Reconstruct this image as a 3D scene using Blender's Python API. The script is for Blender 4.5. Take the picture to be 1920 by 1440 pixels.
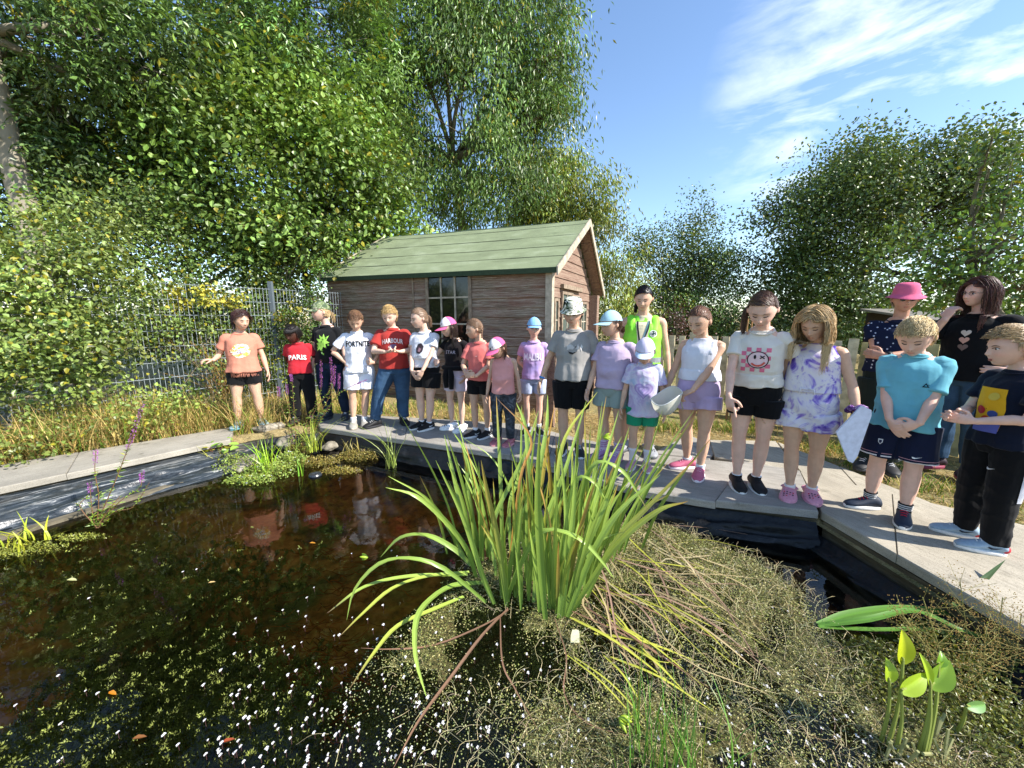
import bpy, bmesh, math, random
import os
import numpy as np
from mathutils import Vector, Matrix, Euler
from mathutils.bvhtree import BVHTree
R = math.radians
for o in list(bpy.data.objects): bpy.data.objects.remove(o)
scene = bpy.context.scene
col = scene.collection
random.seed(5); rng = np.random.default_rng(11)

# ------------------------------------------------------------------ camera, sky, sun, exposure
PITCH, CH, FPX = R(9.8), 1.32, 721.0
cam_d = bpy.data.cameras.new('camera'); cam = bpy.data.objects.new('camera', cam_d); col.objects.link(cam)
cam.location = (0, 0, CH); cam.rotation_euler = (R(90) - PITCH, 0, 0)
cam_d.sensor_width = 36; cam_d.lens = FPX / 1920 * 36; cam_d.clip_start = .02; cam_d.clip_end = 2000
scene.camera = cam
SUN_EL, SUN_AZ = R(40), math.atan2(.40, -.92)
sdir = Vector((.92, -.40, 0)).normalized() * math.cos(SUN_EL) + Vector((0, 0, math.sin(SUN_EL)))
world = bpy.data.worlds.new('World'); scene.world = world; world.use_nodes = True
wn, wl = world.node_tree.nodes, world.node_tree.links
wn.clear()
wo = wn.new('ShaderNodeOutputWorld'); bg = wn.new('ShaderNodeBackground'); sky = wn.new('ShaderNodeTexSky')
sky.sky_type = 'NISHITA'; sky.sun_disc = False; sky.sun_elevation = SUN_EL
sky.sun_rotation = math.atan2(sdir.x, sdir.y)
sky.air_density = 1.0; sky.dust_density = .25; sky.ozone_density = 2.6; sky.altitude = 50
tc = wn.new('ShaderNodeTexCoord')
mp = wn.new('ShaderNodeMapping'); mp.inputs['Scale'].default_value = (1.1, 1.6, 5.0); mp.inputs['Rotation'].default_value = (0, R(24), 0)
nz = wn.new('ShaderNodeTexNoise'); nz.inputs['Scale'].default_value = 3.1; nz.inputs['Detail'].default_value = 9; nz.inputs['Roughness'].default_value = .58; nz.inputs['Distortion'].default_value = .35
cr = wn.new('ShaderNodeValToRGB'); cr.color_ramp.elements[0].position = .46; cr.color_ramp.elements[1].position = .68
def vdot(vec):
    n = wn.new('ShaderNodeVectorMath'); n.operation = 'DOT_PRODUCT'; n.inputs[1].default_value = vec; wl.new(tc.outputs['Generated'], n.inputs[0]); return n.outputs['Value']
cdir = Vector((1.15, 1.05, .60)).normalized()
mr = wn.new('ShaderNodeMapRange'); mr.inputs[1].default_value = .925; mr.inputs[2].default_value = .992; wl.new(vdot(cdir), mr.inputs[0])
mu = wn.new('ShaderNodeMath'); mu.operation = 'MULTIPLY'
wl.new(tc.outputs['Generated'], mp.inputs[0]); wl.new(mp.outputs[0], nz.inputs[0]); wl.new(nz.outputs[0], cr.inputs[0])
wl.new(cr.outputs[0], mu.inputs[0]); wl.new(mr.outputs[0], mu.inputs[1])
mx = wn.new('ShaderNodeMixRGB'); mx.inputs[2].default_value = (5.2, 5.6, 6.2, 1)
wl.new(mu.outputs[0], mx.inputs[0]); hs_ = wn.new('ShaderNodeHueSaturation'); hs_.inputs['Saturation'].default_value = 1.02; wl.new(sky.outputs[0], hs_.inputs['Color']); wl.new(hs_.outputs[0], mx.inputs[1]); wl.new(mx.outputs[0], bg.inputs[0])
bg.inputs[1].default_value = .15; wl.new(bg.outputs[0], wo.inputs[0])
sl = bpy.data.lights.new('sun', 'SUN'); sl.energy = 5.0; sl.angle = R(.5); sl.color = (1, .945, .87)
sun = bpy.data.objects.new('sun', sl); col.objects.link(sun)
sun.rotation_euler = sdir.to_track_quat('Z', 'Y').to_euler()
vs = scene.view_settings; vs.view_transform = 'Standard'; vs.look = 'None'; vs.exposure = .95; vs.gamma = 1

# ------------------------------------------------------------------ helpers
def ray(px, py):
    X = (px - 960) / FPX; Y = -(py - 720) / FPX
    return Vector((X, Y * math.sin(PITCH) + math.cos(PITCH), Y * math.cos(PITCH) - math.sin(PITCH)))
def G(px, py, z=0.0):                      # point of the plane at height z seen at photo pixel
    d = ray(px, py); t = (z - CH) / d.z; return Vector((d.x * t, d.y * t, z))
def P(px, py, Y):                          # point at distance Y in front
    d = ray(px, py); t = Y / d.y; return Vector((d.x * t, Y, CH + d.z * t))
def unit(a): return a / np.maximum(np.linalg.norm(a, axis=-1, keepdims=True), 1e-9)
def rnd(n, k=3): return rng.normal(size=(n, k))
_h = rng.random((64, 64, 64))
def vnoise(p):
    p = np.asarray(p, float) + 1000.37; i = np.floor(p).astype(int); f = p - i; f = f * f * (3 - 2 * f); i &= 63; j = (i + 1) & 63
    x, y, z = f.T
    a = _h[i[:, 0], i[:, 1], i[:, 2]] * (1 - x) + _h[j[:, 0], i[:, 1], i[:, 2]] * x
    b = _h[i[:, 0], j[:, 1], i[:, 2]] * (1 - x) + _h[j[:, 0], j[:, 1], i[:, 2]] * x
    c = _h[i[:, 0], i[:, 1], j[:, 2]] * (1 - x) + _h[j[:, 0], i[:, 1], j[:, 2]] * x
    d = _h[i[:, 0], j[:, 1], j[:, 2]] * (1 - x) + _h[j[:, 0], j[:, 1], j[:, 2]] * x
    return ((a * (1 - y) + b * y) * (1 - z) + (c * (1 - y) + d * y) * z) * 2 - 1

class Acc:                                  # collects geometry for ONE mesh object
    def __init__(s): s.V = []; s.F = []; s.C = []; s.n = 0
    def add(s, V, faces, c=None):
        V = np.asarray(V, float).reshape(-1, 3)
        if not isinstance(faces, (list, tuple)): faces = [faces]
        for f in faces:
            if len(f): s.F.append(np.asarray(f, int) + s.n)
        s.V.append(V); s.n += len(V)
        if c is None: c = (1, 1, 1)
        c = np.asarray(c, float)
        s.C.append(np.broadcast_to(c, (len(V), 3)) if c.ndim == 1 else c)
        return s
    def box(s, lo, hi, c=None, M=None):
        x0, y0, z0 = lo; x1, y1, z1 = hi
        V = np.array([(x0, y0, z0), (x1, y0, z0), (x1, y1, z0), (x0, y1, z0), (x0, y0, z1), (x1, y0, z1), (x1, y1, z1), (x0, y1, z1)], float)
        if M is not None: V = V @ np.array(M.to_3x3()).T + np.array(M.translation)
        return s.add(V, np.array([(0, 3, 2, 1), (4, 5, 6, 7), (0, 1, 5, 4), (1, 2, 6, 5), (2, 3, 7, 6), (3, 0, 4, 7)]), c)
    def loft(s, rings, c=None, cap=True, close=True):
        rings = np.asarray(rings, float); m, n, _ = rings.shape
        a = np.arange(m - 1)[:, None] * n; b = np.arange(n if close else n - 1)[None, :]; b2 = (b + 1) % n
        Q = np.stack([a + b, a + b2, a + n + b2, a + n + b], -1).reshape(-1, 4)
        V = rings.reshape(-1, 3); Fs = [Q]
        if cap:
            V = np.vstack([V, rings[0].mean(0), rings[-1].mean(0)]); k = np.arange(n); k2 = (k + 1) % n
            Fs.append(np.stack([k2, k, np.full(n, m * n)], -1)); Fs.append(np.stack([(m - 1) * n + k, (m - 1) * n + k2, np.full(n, m * n + 1)], -1))
        return s.add(V, Fs, c)
    def tube(s, pts, r, sides=6, c=None, cap=True, squash=1.0, round_end=False):
        pts = np.asarray(pts, float); n = len(pts); r = np.broadcast_to(np.asarray(r, float), (n,)).copy()
        if round_end:
            t0 = unit(pts[0] - pts[1]); t1 = unit(pts[-1] - pts[-2])
            pts = np.vstack([pts[0] + t0 * r[0] * .92, pts[0] + t0 * r[0] * .6, pts, pts[-1] + t1 * r[-1] * .6, pts[-1] + t1 * r[-1] * .92])
            r = np.concatenate([[r[0] * .35, r[0] * .78], r, [r[-1] * .78, r[-1] * .35]]); n = len(pts)
        T = unit(np.gradient(pts, axis=0)); up = np.array((0, 0, 1.)) if abs(T[:, 2]).mean() < .8 else np.array((0, -1., 0))
        A = unit(np.cross(T, up)); B = np.cross(A, T)
        th = np.linspace(0, 2 * np.pi, sides, endpoint=False)
        rings = pts[:, None] + r[:, None, None] * (np.cos(th)[None, :, None] * A[:, None] + squash * np.sin(th)[None, :, None] * B[:, None])
        return s.loft(rings, c, cap)
    def ell(s, cen, rad, c=None, M=None, nu=16, nv=10):
        ph = np.linspace(0, np.pi, nv + 1)[1:-1]; th = np.linspace(0, 2 * np.pi, nu, endpoint=False)
        rings = np.stack([np.sin(ph)[:, None] * np.cos(th), np.sin(ph)[:, None] * np.sin(th), np.broadcast_to(-np.cos(ph)[:, None], (nv - 1, nu))], -1)
        V = np.vstack([rings.reshape(-1, 3), [(0, 0, -1), (0, 0, 1)]]) * np.asarray(rad)
        if M is not None: V = V @ np.array(M.to_3x3()).T
        V = V + np.asarray(cen); m, n = nv - 1, nu
        a = np.arange(m - 1)[:, None] * n; b = np.arange(n)[None, :]; b2 = (b + 1) % n; k = np.arange(n); k2 = (k + 1) % n
        return s.add(V, [np.stack([a + b, a + b2, a + n + b2, a + n + b], -1).reshape(-1, 4), np.stack([k2, k, np.full(n, m * n)], -1), np.stack([(m - 1) * n + k, (m - 1) * n + k2, np.full(n, m * n + 1)], -1)], c)
    def mesh(s, name='m'):
        me = bpy.data.meshes.new(name)
        V = np.vstack(s.V).astype('f'); me.vertices.add(len(V)); me.vertices.foreach_set('co', V.ravel())
        tot = np.concatenate([np.full(len(f), f.shape[1]) for f in s.F]); idx = np.concatenate([f.ravel() for f in s.F]).astype('i')
        me.loops.add(len(idx)); me.loops.foreach_set('vertex_index', idx)
        me.polygons.add(len(tot)); st = np.concatenate([[0], np.cumsum(tot)[:-1]]).astype('i'); me.polygons.foreach_set('loop_start', st)
        me.update(calc_edges=True)
        C = np.vstack(s.C); a = me.color_attributes.new('Col', 'FLOAT_COLOR', 'POINT')
        a.data.foreach_set('color', np.hstack([C, np.ones((len(C), 1))]).astype('f').ravel())
        return me
    def build(s, name, mat, parent=None, smooth=False):
        me = s.mesh(name); me.materials.append(mat)
        if smooth: me.shade_smooth()
        else: me.shade_flat()
        o = bpy.data.objects.new(name, me); col.objects.link(o); o.parent = parent; return o
def tag(o, label, cat=None, group=None, kind=None):
    if label: o['label'] = label
    if cat: o['category'] = cat
    if group: o['group'] = group
    if kind: o['kind'] = kind
    return o
def thing(name, loc, rz, label, cat, group=None):
    o = bpy.data.objects.new(name, None); col.objects.link(o); o.location = loc; o.rotation_euler = (0, 0, rz); o.empty_display_size = .1
    return tag(o, label, cat, group)
def verts(me):
    a = np.empty(len(me.vertices) * 3, 'f'); me.vertices.foreach_get('co', a); return a.reshape(-1, 3).astype(float)
def setverts(me, V): me.vertices.foreach_set('co', V.astype('f').ravel()); me.update()
def normals(me):
    a = np.empty(len(me.vertices) * 3, 'f'); me.vertex_normals.foreach_get('vector', a); return a.reshape(-1, 3).astype(float)
def setcol(me, C):
    a = me.color_attributes.get('Col') or me.color_attributes.new('Col', 'FLOAT_COLOR', 'POINT')
    a.data.foreach_set('color', np.hstack([C, np.ones((len(C), 1))]).astype('f').ravel())
def remesh(acc, vox, it=2, fac=.5):
    ob = bpy.data.objects.new('tmp', acc.mesh('tmp')); col.objects.link(ob)
    m = ob.modifiers.new('r', 'REMESH'); m.mode = 'VOXEL'; m.voxel_size = vox; m.use_smooth_shade = True
    if it: s = ob.modifiers.new('s', 'SMOOTH'); s.iterations = it; s.factor = fac
    me = bpy.data.meshes.new_from_object(ob.evaluated_get(bpy.context.evaluated_depsgraph_get()))
    bpy.data.objects.remove(ob); me.shade_smooth(); return me
def put(name, me, mat, parent):
    me.name = name; me.materials.clear(); me.materials.append(mat)
    o = bpy.data.objects.new(name, me); col.objects.link(o); o.parent = parent; return o

# ------------------------------------------------------------------ materials
def lin(h):
    h = h.lstrip('#'); v = [int(h[i:i + 2], 16) / 255 for i in (0, 2, 4)]
    return tuple(((x + .055) / 1.055) ** 2.4 if x > .04 else x / 12.92 for x in v)
class NT:
    def __init__(s, name):
        s.m = bpy.data.materials.new(name); s.m.use_nodes = True; s.t = s.m.node_tree; s.n = s.t.nodes; s.l = s.t.links
        s.b = s.n['Principled BSDF']; s.out = s.n['Material Output']
    def new(s, typ, **kw):
        n = s.n.new(typ)
        for k, v in kw.items(): setattr(n, k, v)
        return n
    def tex(s, scale, detail=4, rough=.55, stretch=(1, 1, 1), dist=0, rot=(0, 0, 0)):
        if not hasattr(s, 'tc'): s.tc = s.new('ShaderNodeTexCoord')
        m = s.new('ShaderNodeMapping'); m.inputs['Scale'].default_value = stretch; m.inputs['Rotation'].default_value = rot
        n = s.new('ShaderNodeTexNoise'); n.inputs['Scale'].default_value = scale; n.inputs['Detail'].default_value = detail; n.inputs['Roughness'].default_value = rough; n.inputs['Distortion'].default_value = dist
        if any(rot):
            m.inputs['Rotation'].default_value = (0, 0, 0); m0 = s.new('ShaderNodeMapping'); m0.inputs['Rotation'].default_value = rot; s.l.new(s.tc.outputs['Object'], m0.inputs[0]); s.l.new(m0.outputs[0], m.inputs[0])
        else: s.l.new(s.tc.outputs['Object'], m.inputs[0])
        s.l.new(m.outputs[0], n.inputs[0]); return n.outputs[0]
    def ramp(s, fac, stops):
        r = s.new('ShaderNodeValToRGB'); e = r.color_ramp.elements
        while len(e) < len(stops): e.new(.5)
        for k, (p, c) in enumerate(stops):
            e[k].position = p; c = (c, c, c) if isinstance(c, (int, float)) else c; e[k].color = (*c[:3], 1)
        s.l.new(fac, r.inputs[0]); return r.outputs[0]
    def mix(s, fac, a, b, mode='MIX'):
        m = s.new('ShaderNodeMixRGB', blend_type=mode)
        for k, v in enumerate((fac, a, b)):
            if hasattr(v, 'links'): s.l.new(v, m.inputs[k])
            else: m.inputs[k].default_value = v if k == 0 else (*v[:3], 1)
        return m.outputs[0]
    def bump(s, h, strength=.3, dist=.01):
        b = s.new('ShaderNodeBump'); b.inputs['Strength'].default_value = strength; b.inputs['Distance'].default_value = dist
        s.l.new(h, b.inputs['Height']); s.l.new(b.outputs[0], s.b.inputs['Normal']); return b
    def setc(s, c):
        if hasattr(c, 'links'): s.l.new(c, s.b.inputs['Base Color'])
        else: s.b.inputs['Base Color'].default_value = (*c[:3], 1)
    def rough(s, r, spec=None):
        s.b.inputs['Roughness'].default_value = r
        if spec is not None: s.b.inputs['Specular IOR Level'].default_value = spec
_mc = {}
def plain(c, rough=.7, spec=.3, var=.12, scale=30, bump=.0, metal=0):
    key = (tuple(np.round(c, 3)), rough, spec, var, scale, bump, metal)
    if key in _mc: return _mc[key]
    t = NT('surface'); n = t.tex(scale, 3)
    t.setc(t.mix(1, c, t.ramp(n, [(.3, 1 - var), (.7, 1 + var)]), 'MULTIPLY')); t.rough(rough, spec); t.b.inputs['Metallic'].default_value = metal
    if bump: t.bump(n, bump, .004)
    _mc[key] = t.m; return t.m
def cloth(c, var=.1, weave=True):
    key = ('cloth', tuple(np.round(c, 3)), var)
    if key in _mc: return _mc[key]
    t = NT('cloth'); n = t.tex(9, 5); f = t.tex(420, 2)
    t.setc(t.mix(1, c, t.ramp(n, [(.3, 1 - var), (.7, 1 + var * .6)]), 'MULTIPLY')); t.rough(.92, .15); t.bump(f, .35, .0012)
    t.b.inputs['Sheen Weight'].default_value = .08
    _mc[key] = t.m; return t.m
def attr_mat(name, rough=.5, spec=.4, trans=0.0, bump=0, sheen=0):
    t = NT(name); a = t.new('ShaderNodeAttribute', attribute_name='Col'); t.l.new(a.outputs['Color'], t.b.inputs['Base Color']); t.rough(rough, spec)
    if bump: t.bump(t.tex(160, 3), bump, .002)
    if trans:
        tr = t.new('ShaderNodeBsdfTranslucent'); g = t.new('ShaderNodeMixShader'); g.inputs[0].default_value = trans
        c = t.mix(1, a.outputs['Color'], (1.2, 1.12, .55), 'MULTIPLY'); t.l.new(c, tr.inputs[0])
        t.l.new(t.b.outputs[0], g.inputs[1]); t.l.new(tr.outputs[0], g.inputs[2]); t.l.new(g.outputs[0], t.out.inputs[0])
    return t.m
LEAF = attr_mat('leaf', .40, .5, .24)
LEAFD = attr_mat('waxy_leaf', .36, .5, .25)
DRY = attr_mat('dry_stalk', .7, .2, .2)
BARK = attr_mat('bark', .9, .1, 0, .8)
HAIR = attr_mat('hair', .42, .4)
PETAL = attr_mat('petal', .6, .2, .3)
PAINT = attr_mat('print', .75, .2)
# ------------------------------------------------------------------ ground and pond
WZ = -.22                                   # water level
def poly_edge(pts): return [Vector((a[0], a[1], 0)) for a in pts]
L0, L1 = G(0, 913), G(400, 829)             # front edge of the left path
M0, M1, M2, M3 = G(600, 801), G(957, 853), G(1200, 919), G(1537, 962)
R1 = G(1920, 1183)
ld = (L1 - L0).normalized(); rd = (R1 - M3).normalized()
pond = [L0 - ld * 1.6, L0, L1, G(470, 812), G(560, 800), M0, M1, M2, M3, R1, R1 + rd * 1.2, Vector((2.9, -.9, 0)), Vector((-4.6, -.9, 0))]
pond[0].z = 0
pc = Vector((-.6, 1.9, 0))
def dense(poly, step=.12):
    out = []
    for i, a in enumerate(poly):
        b = poly[(i + 1) % len(poly)]; n = max(1, int((b - a).length / step))
        out += [a + (b - a) * k / n for k in range(n)]
    return out
pd = np.array([(v.x, v.y) for v in dense(pond)]); pcn = np.array(pc[:2])
FLIP = -1
def in_poly(x, y, poly):
    inside = np.zeros(len(x), bool); n = len(poly)
    for i in range(n):
        x0, y0 = poly[i][:2]; x1, y1 = poly[(i + 1) % n][:2]
        c = ((y0 > y) != (y1 > y)) & (x < (x1 - x0) * (y - y0) / (y1 - y0 + 1e-12) + x0); inside ^= c
    return inside
GZ = -.05
def ground_z(x, y):
    p = np.stack([x * .8, y * .8, x * 0], -1); q = np.stack([x * 3, y * 3, x * 0 + 5], -1)
    return GZ + .035 * vnoise(p) + .012 * vnoise(q) - .01
rings = []
for k, s in enumerate([0, .03, .1, .2, .35, .5, .7, .9, 1.15, 1.4, 1.7, 2.1, 2.6, 3.2, 4, 5, 6.5, 9, 13, 20, 40, 90, 260, 700]):
    off = unit(pd - pcn) * s; p = pd + off
    if s > 30: p = pcn + unit(pd - pcn) * s
    z = ground_z(p[:, 0], p[:, 1]) if s > .05 else np.full(len(p), -.09)
    rings.append(np.column_stack([p, z]))
a = Acc(); a.loft(rings[::-1], cap=False)
t = NT('ground')
n1 = t.tex(.9, 6, .6); n2 = t.tex(14, 6, .7); n3 = t.tex(90, 4, .7); n4 = t.tex(.13, 4)
base = t.ramp(n2, [(.3, lin('4e4430')), (.5, lin('85764f')), (.7, lin('a8966a'))])
base = t.mix(t.ramp(n1, [(.47, 0), (.62, .8)]), base, t.ramp(n2, [(.35, lin('2f3a18')), (.7, lin('5d6b30'))]))
base = t.mix(t.ramp(n3, [(.4, 0), (.6, .45)]), base, lin('c8b486'), 'MIX')
t.setc(base); t.rough(.95, .1); t.bump(n3, .8, .02)
tag(a.build('ground', t.m, smooth=True), None, kind='structure')

# pond bed (a shelving bowl), then the water sheet
rings = []
for s, z in [(0, -.32), (.006, -.34), (.03, -.40), (.12, -.44), (.3, -.48), (.55, -.52), (.8, -.55), (.999, -.55)]:
    p = pd + (pcn - pd) * s; n = vnoise(np.column_stack([p * 4, p[:, 0] * 0])) * .03 * min(1, s * 6)
    rings.append(np.column_stack([p, np.full(len(p), z) + n]))
a = Acc(); a.loft(rings, cap=False)
t = NT('pond_bed'); n1 = t.tex(1.4, 5, .6, dist=.8); n2 = t.tex(9, 7, .7)
b = t.ramp(n2, [(.3, lin('5a3a1c')), (.5, lin('a3662c')), (.72, lin('d08a45'))])
t.setc(t.mix(t.ramp(n1, [(.42, 0), (.6, 1)]), b, t.ramp(n2, [(.35, lin('35331a')), (.7, lin('7d7a3c'))]))); t.rough(.9, .1)
tag(a.build('pond_bed', t.m, smooth=True), None, kind='structure')
t = NT('pond_water'); t.n.remove(t.b)
gl = t.new('ShaderNodeBsdfGlossy'); gl.inputs['Roughness'].default_value = .015
tr = t.new('ShaderNodeBsdfTransparent'); tr.inputs[0].default_value = (.90, .81, .60, 1)
fr = t.new('ShaderNodeFresnel'); fr.inputs[0].default_value = 1.36
ms = t.new('ShaderNodeMixShader')
bu = t.new('ShaderNodeBump'); bu.inputs['Strength'].default_value = .10; bu.inputs['Distance'].default_value = .01
t.l.new(t.tex(7, 3, .5, stretch=(1, 1, 1), dist=.4), bu.inputs['Height'])
for x in (gl, fr): t.l.new(bu.outputs[0], x.inputs['Normal'])
t.l.new(fr.outputs[0], ms.inputs[0]); t.l.new(tr.outputs[0], ms.inputs[1]); t.l.new(gl.outputs[0], ms.inputs[2]); t.l.new(ms.outputs[0], t.out.inputs[0])
a = Acc(); a.loft([np.column_stack([pd, np.full(len(pd), WZ)]), np.column_stack([pd + (pcn - pd) * .9999, np.full(len(pd), WZ)])][::FLIP], cap=False)
tag(a.build('pond_water', t.m), None, kind='structure')

# black plastic liner, wrinkled, all along the edge
def liner(name, edge, width, z0, z1, seed, nv=14, amp=.03):
    pts = np.array([(v.x, v.y) for v in edge]); seg = np.linalg.norm(np.diff(pts, axis=0), axis=1); L = np.concatenate([[0], np.cumsum(seg)])
    s = np.arange(0, L[-1], .03); X = np.interp(s, L, pts[:, 0]); Y = np.interp(s, L, pts[:, 1])
    T = unit(np.column_stack([np.gradient(X), np.gradient(Y)])); N = np.column_stack([T[:, 1], -T[:, 0]])
    N *= np.sign(((pcn - np.column_stack([X, Y])) * N).sum(1).mean())
    rings = []
    for k in range(nv):
        f = k / (nv - 1); w = (f ** .8) * width
        z = z0 + (z1 - z0) * f ** (1.0 if width > .2 else .9)
        q = np.column_stack([s * 2.2 + f * 3 + seed, np.full(len(s), f * 5), s * 0]); q2 = q * 2.9
        r = 1 - 2 * np.abs(vnoise(q)); r2 = 1 - 2 * np.abs(vnoise(q2))
        d = amp * (r * .7 + r2 * .3) * min(1, f * 3)
        rings.append(np.column_stack([X + N[:, 0] * (w + d * .6), Y + N[:, 1] * (w + d * .6), np.full(len(s), z) + d * .7]))
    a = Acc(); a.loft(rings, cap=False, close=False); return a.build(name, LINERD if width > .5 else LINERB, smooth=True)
t = NT('liner'); n = t.tex(5, 6, .65, dist=.5)
t.setc(t.ramp(n, [(.35, lin('101417')), (.58, lin('2a3238')), (.78, lin('6f7478'))])); t.l.new(t.ramp(t.tex(12, 4), [(.3, .16), (.7, .5)]), t.b.inputs['Roughness']); t.bump(t.tex(30, 5), .25, .01)
LINER = t.m
t = NT('liner_film_glare'); n = t.tex(9, 7, .7, dist=1.6, stretch=(.22, 1.6, 2.5), rot=(0, 0, -.90)); n2 = t.tex(2.5, 4)
t.setc(t.mix(t.ramp(n2, [(.5, 0), (.68, .7)]), t.ramp(n, [(.38, lin('14181b')), (.54, lin('353c41')), (.60, lin('6d7072')), (.63, lin('aeaea8')), (.67, lin('3a4044'))]), t.ramp(n, [(.4, lin('34383a')), (.6, lin('86857f'))]))); t.rough(.32, .5); t.bump(t.tex(14, 6), .6, .02); LINERD = t.m  # pale film, plus white glare highlights put into the colour as streaks
t = NT('liner_dark'); n = t.tex(6, 6, .65, dist=.5); t.setc(t.ramp(n, [(.35, lin('08090a')), (.6, lin('15181a')), (.8, lin('34373a'))])); t.rough(.45, .3); t.bump(t.tex(20, 6), .5, .02); LINERB = t.m
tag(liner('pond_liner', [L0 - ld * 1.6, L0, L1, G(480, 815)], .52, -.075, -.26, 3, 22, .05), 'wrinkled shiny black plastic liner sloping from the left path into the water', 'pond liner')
tag(liner('pond_liner', [G(480, 815), M0, M1, M2, M3], .13, -.07, -.36, 11, 18, .06), 'black plastic liner hanging under the paving where the children stand', 'pond liner')
tag(liner('pond_liner', [M3, R1, R1 + rd * 1.2], .20, -.15, -.40, 21, 20, .06), 'black plastic liner folded below the timber edge of the right path', 'pond liner')

# paths: weathered boards / slabs, each a real step above the soil
def slab_mat(name, tone, grain_rot):
    t = NT(name); n1 = t.tex(2.2, 6, .6); n2 = t.tex(38, 6, .75, stretch=(.12, 1, 1), rot=(0, 0, grain_rot)); n3 = t.tex(210, 3, .6); n4 = t.tex(6, 5, .6)
    c = t.ramp(n2, [(.25, tuple(x * .62 for x in tone)), (.5, tone), (.75, tuple(min(1, x * 1.22) for x in tone))])
    c = t.mix(t.ramp(n1, [(.38, 0), (.66, .65)]), c, tuple(x * .58 for x in tone))
    c = t.mix(t.ramp(n4, [(.60, 0), (.72, .55)]), c, lin('4d4a3a'))
    c = t.mix(t.ramp(n3, [(.54, 0), (.66, .55)]), c, lin('4a4638')); t.setc(c); t.rough(.9, .15); t.bump(n3, .35, .004); return t.m
def prism(acc, poly, z0, z1, bev=.008):
    p = np.array([(v[0], v[1]) for v in poly]); c = p.mean(0); n = len(p)
    rings = [np.column_stack([p, np.full(n, z0)]), np.column_stack([p, np.full(n, z1 - bev)]), np.column_stack([c + (p - c) * (1 - bev / np.linalg.norm(p - c, axis=1).mean()), np.full(n, z1)])]
    acc.loft(rings)
SL = slab_mat('slab', lin('a09b92'), .45); SR = slab_mat('slab_warm', lin('b0a795'), 1.35); SLF = slab_mat('slab_left', lin('a39d90'), -.90)
def lerp(a, b, t): return a + (b - a) * t
def path_strip(front, back, cuts, mat, z=0.0, thick=.055, gap=.0015, skew=0):
    a = Acc()
    for k in range(len(cuts) - 1):
        u0, u1 = cuts[k], cuts[k + 1]; f0, f1 = lerp(*front, u0), lerp(*front, u1); b0, b1 = lerp(*back, u0 + skew), lerp(*back, u1 + skew)
        e = (f1 - f0).normalized() * gap
        dz = rng.uniform(-.004, .004)
        prism(a, [f0 + e, f1 - e, b1 - e, b0 + e], z - thick + dz, z + dz)
    return tag(a.build('path', mat), None, kind='structure')
lb0, lb1 = G(0, 862), G(405, 806)
path_strip((L0 - ld * 1.6, G(432, 824)), (lb0 - ld * 1.6, G(440, 800)), [0, .27, .62, 1], SLF)
path_strip((M0, M1), (G(585, 772), G(975, 795)), [0, .5, 1], SL)
path_strip((M1, M2), (G(975, 795), G(1215, 850)), [0, .33, .66, 1], SL)
path_strip((M2, G(1342, 941)), (G(1215, 850), G(1395, 868)), [0, 1], SL)
path_strip((G(1342, 941), G(1535, 962)), (G(1395, 868), G(1500, 885)), [0, 1], SL, z=.012)
path_strip((G(1225, 846), G(1330, 858)), (G(1290, 812), G(1350, 838)), [0, 1], SL, z=-.012)
path_strip((G(1340, 856), G(1500, 884)), (G(1330, 824), G(1455, 826)), [0, 1], SR, z=-.004)
r0 = M3 + Vector((.03, .02, 0)); rb0, rb1 = G(1460, 828), G(1920, 1012)
path_strip((r0, R1 + rd * 1.2 + Vector((.03, 0, 0))), (G(1500, 884), G(1940, 1010) + Vector((1.1, -.9, 0))), [0, .22, .46, .72, 1], SR)
path_strip((G(1502, 883), G(1785, 985)), (G(1458, 827), G(1745, 940)), [0, .5, 1], SR, z=-.006)
# timber faces under the slabs
t = NT('edge_timber'); n = t.tex(30, 6, .7, stretch=(.1, .1, 1)); t.setc(t.ramp(n, [(.3, lin('2e291e')), (.55, lin('5a5140')), (.75, lin('7d7258'))])); t.rough(.9, .1); t.bump(n, .6, .01); TIMB = t.m
def beam(acc, a, b, z0, z1, th, off=0):
    d = (b - a).normalized(); n = Vector((-d.y, d.x, 0)); n = n if n.dot(pc - a) > 0 else -n
    p = [a + n * (off), b + n * (off), b + n * (off - th), a + n * (off - th)]; prism(acc, p, z0, z1, .004)
def edging(pts, z0, z1, label, off=-.02):
    a = Acc()
    for k in range(len(pts) - 1): beam(a, pts[k], pts[k + 1], z0, z1, .05, off - .004 * k)
    return tag(a.build('timber_edging', TIMB), label, 'edging')
edging([M3 + Vector((.03, 0, 0)), R1 + rd * 1.2 + Vector((.03, 0, 0))], -.19, -.062, 'dark weathered timber board under the edge of the right path', -.005)
edging([M0, M1, M2, M3], -.19, -.062, 'grey board below the paving in front of the row of children', -.02)
edging([L0 - ld * 1.6, L0, L1], -.13, -.062, 'pale board directly under the left path above the liner', -.01)
lo = Vector((.34, -.42, 0))
wl0, wl1 = G(-150, 1062, WZ), G(345, 908, WZ)
a = Acc(); beam(a, wl0, wl1, WZ - .05, WZ + .025, .07)
tag(a.build('timber_rail', plain(lin('6a6353'), .9, .1, .3, 12, .4)), 'submerged grey timber rail lying along the waterline by the left liner', 'rail')

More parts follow.
